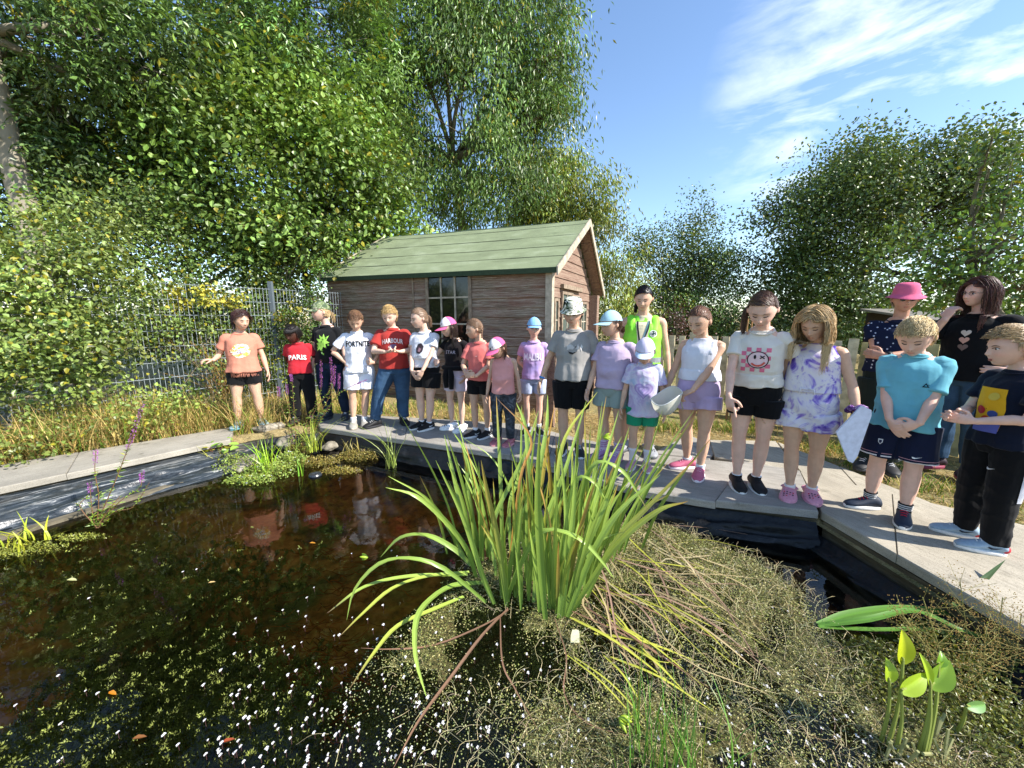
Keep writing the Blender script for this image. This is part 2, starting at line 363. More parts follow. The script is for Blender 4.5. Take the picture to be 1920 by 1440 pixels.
# rocks between the two paths
def rock(c, r, label, seed):
    a = Acc(); a.ell((0, 0, 0), (1, 1, 1), nu=28, nv=18); V = a.V[0]
    d = 1 + .28 * vnoise(V * 1.3 + seed) + .12 * vnoise(V * 3.1 + seed); a.V[0] = V * d[:, None] * np.array(r)
    o = a.build('rock', ROCK, smooth=True); o.location = c; o.rotation_euler = (0, 0, seed); return tag(o, label, 'rock', 'rocks at the pond corner')
t = NT('rock'); n = t.tex(6, 7, .7); t.setc(t.ramp(n, [(.3, lin('4d483e')), (.5, lin('8a8375')), (.7, lin('b3ab9b'))])); t.rough(.9, .1); t.bump(n, .7, .03); ROCK = t.m
rock(G(505, 802, -.03), (.20, .12, .055), 'broad flat pale rock beside the blue shoe at the end of the left path', 1)
rock(G(538, 828, -.12), (.17, .10, .07), 'pale rock at the water side of the broad flat rock', 2)
rock(G(430, 850, -.14), (.20, .11, .06), 'low grey rock under the round leaved plant', 3)
rock(G(620, 836, -.17), (.10, .07, .05), 'small rough black and white rock under the paving corner', 4)
rock(G(462, 868, -.2), (.26, .12, .06), 'dark sloping rock behind the bright sedge clump', 5)
# ripple-less black filter cap floating
a = Acc(); p = G(591, 890, WZ + .01)
a.loft([[(math.cos(q) * r * .06, math.sin(q) * r * .06, z) for q in np.linspace(0, 2 * np.pi, 20, endpoint=False)] for r, z in [(1, -.02), (1.02, 0), (.9, .012), (.5, .016)]])
for q in np.linspace(0, np.pi, 9): a.tube([(math.cos(q) * .055, math.sin(q) * .055, .008), (0, 0, .019), (-math.cos(q) * .055, -math.sin(q) * .055, .008)], .0025, 4)
o = a.build('filter_cap', plain(lin('2b3036'), .35, .5)); o.location = p; tag(o, 'round ribbed black plastic cap floating beside a bright grass blade', 'filter cap')
# ------------------------------------------------------------------ shed
SA = -math.atan2(.438, .899)
SO = Vector((.55, 5.42, 0)); shed = thing('shed', SO, SA, 'weathered brown timber shed with green felt roof behind the row of children', 'shed')
SM = Matrix.Translation(SO) @ Matrix.Rotation(SA, 4, 'Z'); SMI = SM.inverted()
def sl_(v): return SMI @ v
def on_wall(px, py, yl=0.0):                # shed-local point of the front wall plane seen at a pixel
    o = SMI @ Vector((0, 0, CH)); d = SMI.to_3x3() @ ray(px, py); t = (yl - o.y) / d.y; return o + d * t
def on_gable(px, py, xl=0.0):
    o = SMI @ Vector((0, 0, CH)); d = SMI.to_3x3() @ ray(px, py); t = (xl - o.x) / d.x; return o + d * t
t = NT('shed_boards'); g = t.tex(30, 9, .8, stretch=(.08, 1, 3.4), dist=.9); g2 = t.tex(4.5, 5, .65, stretch=(.5, 1, 1.2)); g3 = t.tex(1.1, 3)
c = t.ramp(g, [(.34, lin('3a2822')), (.45, lin('7c5849')), (.54, lin('95806f')), (.66, lin('c9beb0'))])
c2 = t.ramp(g, [(.36, lin('3a3229')), (.5, lin('807260')), (.66, lin('bbae97'))])
c = t.mix(t.ramp(g2, [(.40, 0), (.62, .85)]), c, c2); t.setc(c); t.rough(.9, .12); t.bump(g, .3, .004); WOOD = t.m
t = NT('gable_boards'); g = t.tex(28, 8, .8, stretch=(1, .09, 3.4), dist=.9)
t.setc(t.ramp(g, [(.28, lin('46362c')), (.45, lin('7a6154')), (.6, lin('988574')), (.75, lin('b9ae9e'))])); t.rough(.9, .12); t.bump(g, .3, .004); WOODG = t.m
TRIM = plain(lin('ada28f'), .85, .15, .3, 14, .5); TRIMD = plain(lin('8d7d6b'), .85, .15, .35, 18, .5)
eR, eL = sl_(Vector((.60, 5.30, 1.986))), sl_(Vector((-3.576, 7.33, 2.05)))
rR, rL = sl_(P(1105, 412, 6.3)), sl_(P(720, 445, 8.14)); fR = sl_(P(1132, 550, 7.4)); fL = fR + (eL - eR) + Vector((0, .25, 0))
XL = eL.x + .12
W0, W1 = on_wall(803, 516), on_wall(884, 660)
wx0, wx1, wz1, wz0 = W0.x, W1.x, W0.z, W1.z
ph = .140
def eave_z(x): return (eR.z + (eL.z - eR.z) * (x / XL)) - .02
a = Acc(); z = -.08; k = 0
while z < 2.05:
    for x0, x1 in ([(XL, wx0), (wx1, 0)] if (z + ph > wz0 and z < wz1) else [(XL, 0)]):
        n = max(1, int((x1 - x0) / 1.7)); xs = np.linspace(x0, x1, n + 1)
        if 0 < len(xs) - 2: xs[1:-1] += rng.uniform(-.3, .3, len(xs) - 2)
        for q in range(len(xs) - 1):
            xa, xb = xs[q] + .0015, xs[q + 1] - .0015; zt = min(z + ph, eave_z((xa + xb) / 2)); xx = np.linspace(xa, xb, max(2, int((xb - xa) / .15)))
            w = rng.uniform(-.003, .003) + .0035 * vnoise(np.column_stack([xx * 3, xx * 0 + z * 31, xx * 0]))
            rings = [np.array([(X, -.021 + u, z + .006 + u), (X, -.006 + u, zt + .004), (X, .02, zt + .004), (X, .02, z)]) for X, u in zip(xx, w)]
            if zt > z + .02: a.loft(rings)
    z += ph; k += 1
a.build('wall', WOOD, shed)
# back and left walls
a = Acc(); a.box((XL, .03, -.08), (XL + .03, 2.1, 1.95)); a.box((XL, 2.1, -.08), (-.1, 2.13, 1.78)); a.box((XL, .021, -.08), (-.012, .03, 2.0)); a.build('wall', WOOD, shed)
# gable wall, boards up into the triangle, set back under the roof end
a = Acc(); z = -.08; GX = -.02; ymax = 2.12
while z < 2.9:
    f = lambda zz: (rR.y * (zz - eR.z) / (rR.z - eR.z) + eR.y + .07 if zz > eR.z - .08 else .03)
    g_ = lambda zz: (fR.y + (rR.y - fR.y) * (zz - fR.z) / (rR.z - fR.z) - .07 if zz > fR.z + .08 else ymax)
    y0, y1 = max(.02, f(z + ph)), min(ymax, g_(z + ph))
    if y1 > y0 + .05: a.loft([np.array([(GX + .016, y, z + .005), (GX + .003, y, z + ph), (GX - .03, y, z + ph), (GX - .03, y, z)]) for y in np.linspace(y0, y1, 8)])
    z += ph
a.build('gable_wall', WOODG, shed)
a = Acc(); a.box((-.085, -.034, -.08), (.0, -.0225, 1.95)); a.build('corner_trim', TRIM, shed)
a = Acc(); a.box((.0005, -.034, -.08), (.012, .06, 1.93)); a.build('corner_trim', TRIM, shed)
# roof: two felted slopes with a thick eave
def slope(e0, e1, r0, r1, th=.035, n=26, m=9):
    a = Acc(); top = np.zeros((m, n, 3))
    for i in range(m):
        for j in range(n):
            p = lerp(lerp(e0, e1, j / (n - 1)), lerp(r0, r1, j / (n - 1)), i / (m - 1)); top[i, j] = p
    top[:, :, 2] += .006 * vnoise(top.reshape(-1, 3) * 2.2).reshape(m, n) - .02 * np.sin(np.linspace(0, np.pi, n))[None, :] * np.linspace(0, 1, m)[:, None]
    a.loft(top, cap=False, close=False); bot = top.copy(); bot[:, :, 2] -= th; a.loft(bot[::-1], cap=False, close=False)
    for e in (np.stack([bot[0], top[0]]), np.stack([top[:, -1], bot[:, -1]]), np.stack([bot[:, 0], top[:, 0]]), np.stack([top[-1], bot[-1]])): a.loft(e, cap=False, close=False)
    return a
t = NT('green_felt'); n1 = t.tex(260, 3, .7); n2 = t.tex(2.2, 5, .6, stretch=(1, 2.5, 1)); n3 = t.tex(9, 5, .6, stretch=(.3, 2.4, 1))
c = t.ramp(n2, [(.3, lin('73785f')), (.55, lin('848b6d')), (.75, lin('989e84'))]); c = t.mix(t.ramp(n1, [(.35, .0), (.7, .35)]), c, lin('8aa077'))
c = t.mix(t.ramp(n3, [(.58, 0), (.74, .45)]), c, lin('4d5a44')); t.setc(c); t.rough(.95, .1); t.bump(n1, .6, .004); FELT = t.m
roof = slope(eR, eL, rR, rL).build('roof', FELT, shed)
slope(rR + Vector((0, .004, 0)), rL + Vector((0, .004, 0)), fR, fL).build('roof', FELT, shed)
a = Acc()                                     # lap joints of the felt
for v in (.21, .42, .66, .90):
    rr = []
    for j in np.linspace(0.0, 1.0, 40):
        p = lerp(lerp(eR, eL, j), lerp(rR, rL, j), v + .004 * math.sin(j * 14)); q = lerp(lerp(eR, eL, j), lerp(rR, rL, j), v + .014)
        sag = -.02 * math.sin(j * math.pi) * v + .006; rr.append([(p.x, p.y, p.z + sag), (p.x, p.y, p.z + sag - .006), (q.x, q.y, q.z + sag - .004)])
    a.loft(rr)
a.build('felt_lap', plain(lin('646b54'), .95, .1, .25, 60), roof)
a = Acc(); d = (eL - eR); a.loft([[(p.x, p.y - .012, p.z - .075), (p.x, p.y - .012, p.z - .004), (p.x, p.y + .012, p.z - .006), (p.x, p.y + .012, p.z - .075)] for p in (lerp(eR, eL, j) for j in np.linspace(0, 1, 12))])
a.build('fascia', plain(lin('3d4a38'), .9, .1, .2), shed)
def barge(p, q, w, mat, xo):
    a = Acc(); a.loft([[(v.x + xo, v.y, v.z - w), (v.x + xo, v.y, v.z + .012), (v.x + xo + .02, v.y, v.z + .012), (v.x + xo + .02, v.y, v.z - w)] for v in (p, lerp(p, q, .5), q)]); return a.build('bargeboard', mat, shed)
barge(eR + Vector((0, -.03, -.01)), rR, .10, TRIM, .004); barge(rR, fR, .10, TRIM, .006); barge(eL + Vector((0, -.02, 0)), rL, .055, TRIM, -.03)
a = Acc()                                     # soffit boards under the roof end
for k in range(9):
    u0, u1 = k / 9 + .004, (k + 1) / 9 - .004; p, q = lerp(rR, fR, u0), lerp(rR, fR, u1)
    a.loft([[(x, p.y, p.z - .045), (x, q.y, q.z - .045), (x, q.y, q.z - .06), (x, p.y, p.z - .06)] for x in (-.01, p.x - .02)])
a.build('soffit', WOODG, shed)
a = Acc(); a.box((-.02, 2.0, -.08), (.14, 2.16, 1.72)); a.build('porch_post', WOODG, shed)
# window with six panes and lower lights
win = bpy.data.objects.new('window', None)
a = Acc(); fw = .035; y0, y1 = -.045, -.024
zs = [wz0, wz0 + (wz1 - wz0) * .36, wz0 + (wz1 - wz0) * .70, wz1]
a.box((wx0 - fw, y0, wz0 - .02), (wx0 + fw * .4, y1, wz1 + .03)); a.box((wx1 - fw * .4, y0, wz0 - .02), (wx1 + fw, y1, wz1 + .03))
a.box((wx0 + fw * .4, y0 + .002, wz1), (wx1 - fw * .4, y1, wz1 + .028)); a.box((wx0 + fw * .4, y0 + .002, wz0 - .02), (wx1 - fw * .4, y1, wz0 + .015))
win = a.build('window', TRIMD, shed)
a = Acc()
for k in (1, 2): x = wx0 + (wx1 - wx0) * k / 3; a.box((x - .012, y0 + .004, wz0 + .015), (x + .012, y1, wz1))
for zz in zs[1:3]: a.box((wx0 + fw * .4, y0 + .007, zz - .012), (wx1 - fw * .4, y1, zz + .012))
a.build('glazing_bar', TRIM, win)
t = NT('window_glass'); t.setc(lin('141614')); t.rough(.06, .6); t.bump(t.tex(3, 3), .05, .02); GLASS = t.m
a = Acc()
for i in range(3):
    for j in range(3):
        xa, xb = wx0 + (wx1 - wx0) * i / 3, wx0 + (wx1 - wx0) * (i + 1) / 3; q = rng.uniform(-.004, .004)
        a.loft([[(xa, -.024 + q, zs[j]), (xa, -.024, zs[j + 1])], [(xb, -.024 - q, zs[j]), (xb, -.024, zs[j + 1])]], cap=False, close=False)
a.build('pane', GLASS, win)
a = Acc(); q = on_wall(777, 560); a.box((q.x - .012, -.036, on_wall(777, 600).z - .5), (q.x + .012, -.0235, 1.98)); a.build('batten', TRIMD, shed)
# gable windows and door
def gwin(name, ya, yb, za, zb, cols, rows):
    a = Acc(); x0, x1 = .0, .028
    a.box((x0, ya - .04, za - .04), (x1, ya, zb + .04)); a.box((x0, yb, za - .04), (x1, yb + .04, zb + .04)); a.box((x0, ya, zb), (x1 - .003, yb, zb + .04)); a.box((x0, ya, za - .04), (x1 - .003, yb, za))
    w = a.build(name, TRIMD, shed); a = Acc()
    for k in range(1, cols): y = ya + (yb - ya) * k / cols; a.box((x0, y - .009, za), (x1 - .008, y + .009, zb))
    for k in range(1, rows): z = za + (zb - za) * k / rows; a.box((x0, ya, z - .009), (x1 - .011, yb, z + .009))
    if cols * rows > 1: a.build('glazing_bar', TRIM, w)
    a = Acc(); a.box((x0 - .002, ya, za), (x0 + .006, yb, zb)); a.build('pane', plain(lin('59625a'), .1, .6), w); return w
gwin('window', .10, .20, .75, 1.55, 1, 3)
gwin('door', .42, .86, .95, 1.66, 2, 2); gwin('window', .98, 1.28, .95, 1.60, 2, 2); gwin('window', 1.42, 1.7, .95, 1.55, 2, 2)
a = Acc(); a.box((.0, .36, 1.74), (.05, 1.34, 1.80)); a.build('door_hood', TRIMD, shed)
# low rail in front of the shed corner
rl = thing('veranda_rail', G(1030, 800), SA, 'old timber rail and boarded post beside the shed corner', 'rail')
a = Acc(); a.box((-.22, -.02, .88), (.42, .02, .96)); a.build('top_rail', TRIMD, rl); a = Acc(); a.box((-.30, -.05, .965), (.02, .05, .985)); a.build('shelf', TRIMD, rl)
a = Acc()
for k in range(9): a.box((-.03, -.03, .02 + k * .095), (.06, -.024 + .012, .11 + k * .095)); 
a.box((-.03, -.011, 0), (.06, .03, .88)); a.build('post', WOODG, rl)
a = Acc(); a.box((-.16, -.03, 0), (-.09, .03, .88)); a.build('post', TRIMD, rl)

# ------------------------------------------------------------------ fences
def wire_fence():
    A = P(250, 525, 4.8); B = P(506, 556, 6.1); A.z = B.z = 1.75
    d = (B - A); d.z = 0; L = d.length; u = d / L; t0 = -2.1; t1 = L + 1.25
    root = thing('mesh_fence', A + u * 1.0 - Vector((0, 0, 1.80)), 0, 'tall grey welded wire mesh fence half covered by ivy on the left', 'fence')
    o0 = np.array(root.location); Z0 = -.05
    def pt(s, z): v = A + u * s; return (v.x - o0[0], v.y - o0[1], z - o0[2])
    a = Acc()
    for s in np.arange(t0, t1, .05): a.tube([pt(s, Z0), pt(s, 1.77)], .0032, 4)
    for z in np.arange(.15, 1.8, .2):
        for n in (-.006, .006):
            p, q = pt(t0, z), pt(t1, z); a.tube([(p[0] + n, p[1] - n, p[2]), (q[0] + n, q[1] - n, q[2])], .0036, 4)
    a.build('wire_panel', plain(lin('8f989c'), .5, .4, .08, 30, 0, .2), root)
    for s in (t0, L + .02, t0 + .95):
        a = Acc(); p = pt(s, Z0); a.box((p[0] - .03, p[1] - .02, p[2]), (p[0] + .03, p[1] + .03, p[2] + 1.92)); a.build('post', plain(lin('5f686d'), .5, .4), root)
wire_fence()
PICK = plain(lin('c4b998'), .88, .12, .35, 10, .5); PICKG = plain(lin('a39b70'), .88, .12, .35, 8, .5)
def picket(A, B, H, gap, w, label, mat, rails=(.25, .82), skip=(), name='picket_fence', lean=0, front=-1):
    d = B - A; L = d.length; u = d / L; ang = math.atan2(u.y, u.x)
    r = thing(name, A, ang, label, 'fence'); k = 0; s = 0
    for z in rails: a = Acc(); a.box((0, .012, H * z - .035), (L, .045, H * z + .035)); a.build('rail', mat, r)
    while s < L:
        if k not in skip:
            a = Acc(); h = H * rng.uniform(.97, 1.03); tl = rng.uniform(-.012, .012) + lean
            n = 5; zz = np.linspace(0, h, n); V = []
            a.loft([[(s + tl * z / H, -.011, z), (s + w + tl * z / H, -.011, z), (s + w + tl * z / H, .0115, z), (s + tl * z / H, .0115, z)] for z in zz]); a.build('picket', mat, r)
        s += w + gap; k += 1
    return r
picket(G(1195, 745) + Vector((0, 0, GZ)), G(1370, 768) + Vector((0, 0, GZ)), 1.12, .065, .085, 'pale open picket fence behind the girl holding the net', PICK)
picket(G(1368, 772) + Vector((0, 0, GZ)), G(1590, 800) + Vector((0, 0, GZ)), 1.10, .05, .095, 'picket fence behind the two girls at the slab corner', PICK)
picket(G(1592, 803) + Vector((0, 0, GZ)), G(1622, 812) + Vector((0, 0, GZ)), 1.10, .004, .10, 'short run of close boards left of the pink hat woman', PICKG)
picket(G(1640, 818) + Vector((0, 0, GZ)), G(2100, 905) + Vector((0, 0, GZ)), 1.12, .02, .11, 'greenish close boarded fence behind the women on the right', PICKG)
g = picket(G(1596, 830) + Vector((0, 0, GZ)), G(1640, 838) + Vector((0, 0, GZ)), .98, .003, .11, 'low board panel leaning on the fence beside the long haired girl', PICKG, name='board_panel')
a = Acc()                                     # bundle of poles leaning on the fence
bp = G(1372, 790); tp = P(1398, 600, bp.y + .25)
for k in range(9):
    q = rng.normal(size=3) * .03; a.tube([(bp.x + q[0] * 1.8 - .03, bp.y + q[1], GZ), (tp.x + q[0] * .9, tp.y + q[1], tp.z + q[2] * .7)], .012, 6, c=(1, 1, 1))
tag(a.build('pole_bundle', plain(lin('8a6a45'), .9, .1, .3)), 'bundle of brown poles leaning against the picket fence', 'poles')
a = Acc(); p = P(1382, 655, bp.y - .05); a.box((-.07, -.006, -.09), (.09, .006, .09)); o = a.build('notice', plain(lin('dfe3e6'), .6, .3)); o.location = p; tag(o, 'blank white notice board fixed to the fence by the poles', 'notice')
# shelter roof far right, behind the women
sh = thing('shelter', P(1760, 700, 8.5) * 1 - Vector((0, 0, 0)), 0, 'dark shelter with a pale sloping roof beyond the fence between the two women', 'shelter')
sh.location.z = 0; a = Acc(); top = P(1760, 580, 8.5); zt = top.z
a.loft([[(-.55, -.3, zt - .28), (-.55, 1.6, zt + .0), (-.55, 1.6, zt + .05), (-.55, -.3, zt - .23)], [(.5, -.3, zt - .28), (.5, 1.6, zt), (.5, 1.6, zt + .05), (.5, -.3, zt - .23)]]); a.build('roof', plain(lin('77736a'), .8, .2), sh)
for x in (-.45, .4): a = Acc(); a.box((x - .05, -.2, 0), (x + .05, -.1, zt - .25)); a.build('post', plain(lin('4a4438'), .9, .1), sh)
a = Acc(); a.box((-.5, 1.4, 0), (.45, 1.45, zt - .05)); a.build('wall', plain(lin('34302a'), .9, .1), sh)
# ------------------------------------------------------------------ foliage
def leafq(acc, C, D, N, L, W, c, fold=.12, droop=.1):
    n = len(C); L = np.broadcast_to(L, (n,))[:, None]; W = np.broadcast_to(W, (n,))[:, None]
    D = unit(D); N = unit(N - (N * D).sum(1, keepdims=True) * D); S = np.cross(D, N)
    V = np.stack([C, C + D * L * .42 + S * W * .5 + N * W * fold, C + D * L - N * L * droop, C + D * L * .42 - S * W * .5 + N * W * fold], 1).reshape(-1, 3)
    acc.add(V, np.arange(4 * n).reshape(n, 4), np.repeat(np.broadcast_to(c, (n, 3)), 4, axis=0))
def leaf6(acc, C, D, N, L, W, c, fold=.12, droop=.1):          # rounder leaf: two quads either side of the midrib
    n = len(C); L = np.broadcast_to(L, (n,))[:, None]; W = np.broadcast_to(W, (n,))[:, None]
    D = unit(D); N = unit(N - (N * D).sum(1, keepdims=True) * D); S = np.cross(D, N)
    V = np.stack([C, C + D * L * .3 + S * W * .5 + N * W * fold, C + D * L * .72 + S * W * .36 + N * W * fold * .6, C + D * L - N * L * droop, C + D * L * .72 - S * W * .36 + N * W * fold * .6, C + D * L * .3 - S * W * .5 + N * W * fold], 1).reshape(-1, 3)
    b = np.arange(n)[:, None] * 6; Q = np.concatenate([b + np.array([0, 1, 2, 3]), b + np.array([0, 3, 4, 5])])
    acc.add(V, Q, np.repeat(np.broadcast_to(c, (n, 3)), 6, axis=0))
def sprays(acc, C, D, L, nl, ll, lw, c):                        # compound leaves: pairs of leaflets on a drooping rachis
    n = len(C); D = unit(D); N = unit(np.array((0, 0, 1.)) + rnd(n) * .35); N = unit(N - (N * D).sum(1, keepdims=True) * D); S = np.cross(D, N)
    for k in range(nl):
        f = (k + .6) / nl; b = C + D * (L * f)[:, None] - np.array((0, 0, 1.)) * (L * f * f * .35)[:, None]
        for sg in (-1, 1):
            leafq(acc, b, D * .55 + S * sg * .75 - np.array((0, 0, .25)) + rnd(n) * .12, N + rnd(n) * .3, ll * rng.uniform(.8, 1.15, n), lw, c * rng.uniform(.85, 1.15, (n, 1)))
    leafq(acc, C + D * L[:, None] - np.array((0, 0, 1.)) * (L * .35)[:, None], D - np.array((0, 0, .4)), N, ll, lw, c)
def blob_pts(b, n, shell=.33):
    c, r = np.array(b[0]), np.array(b[1]); d = unit(rnd(n)); rad = rng.random(n) ** shell
    wob = 1 + .32 * vnoise(d * 2.3 + c)      # uneven outline
    q = c + d * r * (rad * wob)[:, None]; f = 1.5 / max(.25, float(max(r))) ; m = vnoise(q * f * 1.3 + 3) > -.03      # hollows between the boughs
    return q[m], d[m]
def tint(base, n, v=.25, yellow=.06):
    c = np.array(base) * rng.uniform(1 - v, 1 + v, (n, 1)); c = c * np.array([1, 1, 1]) + rnd(n) * np.array(base) * .05
    m = rng.random(n) < yellow; c[m] = np.array(lin('9a9a2e')) * rng.uniform(.6, 1.1, (m.sum(), 1)); return np.clip(c, .004, 1)
def tree(name, label, cat, base, blobs, dens, leaf, colr, style='broad', spread=.22, per=14, trunk_r=.14, trunk_top=None, yellow=.04, bark='6f6857', limbs=26, group=None, mat=None, shell=.33, v=.3):
    base = Vector(base); r = thing(name, base, 0, label, cat, group); o = np.array(base); a = Acc(); w = Acc()
    bc = lin(bark); tt = Vector(trunk_top) if trunk_top else Vector((np.mean([b[0][0] for b in blobs]), np.mean([b[0][1] for b in blobs]), min(b[0][2] for b in blobs)))
    mid = (base + tt) / 2 + Vector((rng.normal() * .1, rng.normal() * .1, 0))
    tp = []
    for s in np.linspace(0, 1, 12): tp.append(np.array(base * (1 - s) ** 2 + mid * 2 * s * (1 - s) + tt * s * s) - o)
    tr = Acc(); tr.tube(tp, trunk_r * np.linspace(1.15, .62, 12), 12, np.array(bc)); tr.build('trunk', BARK, r, smooth=True)
    far = base.y > 12 and style == 'broad'; k_ = {'ash': 3.0, 'willow': 6.6, 'broad': 3.6}[style] * (3.2 if far else 1); per = int(per * {'ash': 3.2, 'willow': 3.4, 'broad': 2.5}[style]); leaf = leaf * {'ash': 1.22, 'willow': 1.28, 'broad': .82}[style] * (.78 if far else 1); spread = spread * 1.12
    for b in blobs:
        vol = abs(b[1][0] * b[1][2]); n = max(12, int(dens * k_ * vol * (b[2] if len(b) > 2 else 1)))
        C, d = blob_pts(b, int(n * 1.35), shell); n = len(C); cc = tint(colr, n, v, 0) * (1 + .6 * vnoise(C * 1.5))[:, None]
        # limbs
        bcn = np.array(b[0]) - o; s0 = tp[-1] * .999
        j = bcn * .5 + s0 * .5 + rnd(1)[0] * .12 * np.linalg.norm(bcn - s0)
        L = [s0 * (1 - s) ** 2 + j * 2 * s * (1 - s) + bcn * s * s for s in np.linspace(0, 1, 9)]
        w.tube(L, trunk_r * np.linspace(.42, .14, 9), 7, np.array(bc))
        for q in rng.choice(n, min(n, limbs // 2 + 4), replace=False):
            e = C[q] - o; s = L[rng.integers(3, 9)]; m_ = (e + s) / 2 + rnd(1)[0] * .1 * np.linalg.norm(e - s) + np.array((0, 0, .05))
            w.tube([s * (1 - k) ** 2 + m_ * 2 * k * (1 - k) + e * k * k for k in np.linspace(0, 1, 6)], trunk_r * np.linspace(.12, .025, 6), 5, np.array(bc) * .9)
        Cl = np.repeat(C, per, axis=0) - o; m = len(Cl); dd = np.repeat(d, per, axis=0); cl = np.repeat(cc, per, axis=0)
        off = rnd(m) * spread * np.array((1, 1, .62)); pos = Cl + off
        col_ = np.clip(cl * .78 * rng.uniform(.55, 1.45, (m, 1)), .004, 1)
        ym = rng.random(m) < yellow; col_[ym] = np.array(lin('98922c')) * rng.uniform(.6, 1.2, (ym.sum(), 1))
        if style == 'ash':
            sprays(a, pos, dd * .5 + rnd(m) * .6 - np.array((0, 0, .35)), rng.uniform(.7, 1.2, m) * leaf * 3.2, 3, leaf, leaf * .36, col_)
        elif style == 'willow':
            leafq(a, pos, dd * .4 + rnd(m) * .45 - np.array((0, 0, .9)), np.array((0, 0, 1.)) + rnd(m) * .6, leaf * rng.uniform(.7, 1.3, m), leaf * .30, col_)
        else:
            up = np.array((0, 0, 1.)) + rnd(m) * .55 + dd * .4
            leaf6(a, pos, dd * .45 + rnd(m) * .7 - np.array((0, 0, .25)), up, leaf * rng.uniform(.65, 1.25, m), leaf * .72, col_)
    w.build('limbs', BARK, r, smooth=True); a.build('crown', mat or LEAF, r); return r
def B(px, py, Y, rx, rz=None, ry=None, k=1):
    c = P(px, py, Y); s = Y / FPX; rz = rz or rx; return (tuple(c), (rx * s, (ry or rx) * s, rz * s), k)
AG = lin('76964c'); HZ = lin('7f9d48'); IV = lin('5f7538'); DK = lin('667d42')
tree('ash_tree', 'leaning ash tree with bare grey trunk at the far left edge', 'tree', (-7.6, 6.6, -.1),
     [B(40, 30, 7.2, 130, 90), B(200, 60, 7.4, 170, 120), B(60, 240, 7.6, 100, 70), B(300, 170, 7.8, 130, 110), B(200, 270, 8.2, 150, 90), B(-90, 130, 7.5, 130, 200)], 20, .105, np.array(AG) * .72, 'ash', .24, 5, .19, tuple(P(-30, 60, 6.6)), bark='8b8474')
tree('ash_tree', 'ash tree with forked pale limbs above the hazel in the upper left', 'tree', (-4.2, 10.4, -.1),
     [B(430, 60, 8.8, 150, 120), B(600, 110, 9.2, 130, 130), B(400, 220, 9.0, 120, 100), B(560, -60, 9.2, 200, 90), B(660, 230, 9.5, 70, 70)], 20, .10, AG, 'ash', .24, 5, .20, tuple(P(520, 40, 9.6)), bark='a09a86')
tree('hazel', 'bushy hazel with rounded bright leaves behind the wire fence', 'shrub', (-4.0, 8.4, -.1),
     [B(520, 300, 8.0, 150, 130), B(650, 330, 8.3, 110, 120), B(430, 400, 7.8, 110, 100), B(700, 420, 8.8, 80, 60), B(560, 440, 7.7, 110, 90), B(610, 210, 8.4, 80, 70), B(350, 330, 8.0, 90, 90)], 40, .12, np.array(HZ), 'broad', .24, 12, .07, bark='5d523f')
tree('willow_tree', 'tall airy tree with dark branching stems directly behind the shed roof', 'tree', (-1.2, 12.5, -.1),
     [B(760, 60, 11.5, 130, 110), B(900, 90, 11.5, 150, 120), B(1000, 130, 11.8, 75, 100), B(880, 250, 11.5, 150, 100), B(1000, 270, 11.6, 70, 90), B(780, 330, 11.5, 100, 90), B(930, 380, 11.2, 120, 60), B(960, -40, 11.6, 90, 70), B(1035, 90, 11.6, 45, 35), B(1050, 190, 11.6, 40, 35), B(820, -60, 11.6, 130, 90), B(690, 170, 11.3, 90, 110)], 12, .115, np.array(AG) * .95, 'willow', .26, 16, .17, tuple(P(850, 300, 11.9)), bark='77705f', limbs=34)
tree('willow_tree', 'yellow tinged bushy tree right behind the shed gable', 'tree', (2.3, 12.8, -.1),
     [B(1060, 370, 12, 75, 70), B(1100, 440, 12, 75, 60), B(1140, 520, 11.6, 60, 70), B(1010, 350, 11.8, 70, 70), B(1165, 600, 11, 50, 50), B(1000, 430, 11.9, 70, 60)], 14, .11, lin('8a9a45'), 'willow', .24, 16, .1, yellow=.12)
tree('oak_tree', 'small pointed dark tree standing between the shed and the big round tree', 'tree', (6.2, 14.5, -.1),
     [B(1300, 440, 14, 42, 60), B(1270, 520, 14, 75, 60), B(1340, 520, 14, 70, 55), B(1240, 590, 13.6, 70, 50), B(1330, 600, 13.6, 90, 50), B(1215, 470, 14, 35, 40), B(1375, 600, 13.8, 40, 45), B(1280, 650, 13.5, 90, 45)], 13, .125, np.array(DK) * 1.15, 'broad', .26, 13, .12)
tree('sycamore', 'large round crowned dark sycamore filling the right of the sky', 'tree', (11.3, 14.6, -.1),
     [B(1580, 335, 13, 95, 60), B(1690, 325, 13, 110, 65), B(1795, 310, 13, 85, 65), B(1500, 420, 13, 75, 75), B(1620, 400, 12.6, 130, 90), B(1750, 390, 12.6, 130, 90), B(1475, 520, 13, 62, 75), B(1590, 520, 12.6, 120, 80), B(1720, 520, 12.6, 130, 80), B(1840, 370, 13, 45, 70), B(1540, 600, 12.8, 110, 50)], 11, .15, np.array(DK), 'broad', .30, 13, .22, tuple(P(1630, 500, 13.6)), yellow=.02, bark='4c453a')
tree('apple_tree', 'near leafy tree with bright oval leaves overhanging from the right edge', 'tree', (6.9, 4.6, -.1),
     [B(1890, 350, 5.6, 50, 50), B(1810, 470, 5.6, 90, 60), B(1900, 440, 5.2, 90, 90), B(1760, 540, 5.8, 80, 40), B(1930, 540, 5.2, 100, 60), B(1860, 265, 5.6, 16, 30, k=.5), B(1720, 470, 6, 60, 45), B(1990, 440, 5.2, 100, 140, k=.7)], 34, .085, lin('66853a'), 'broad', .17, 11, .09, mat=LEAF)
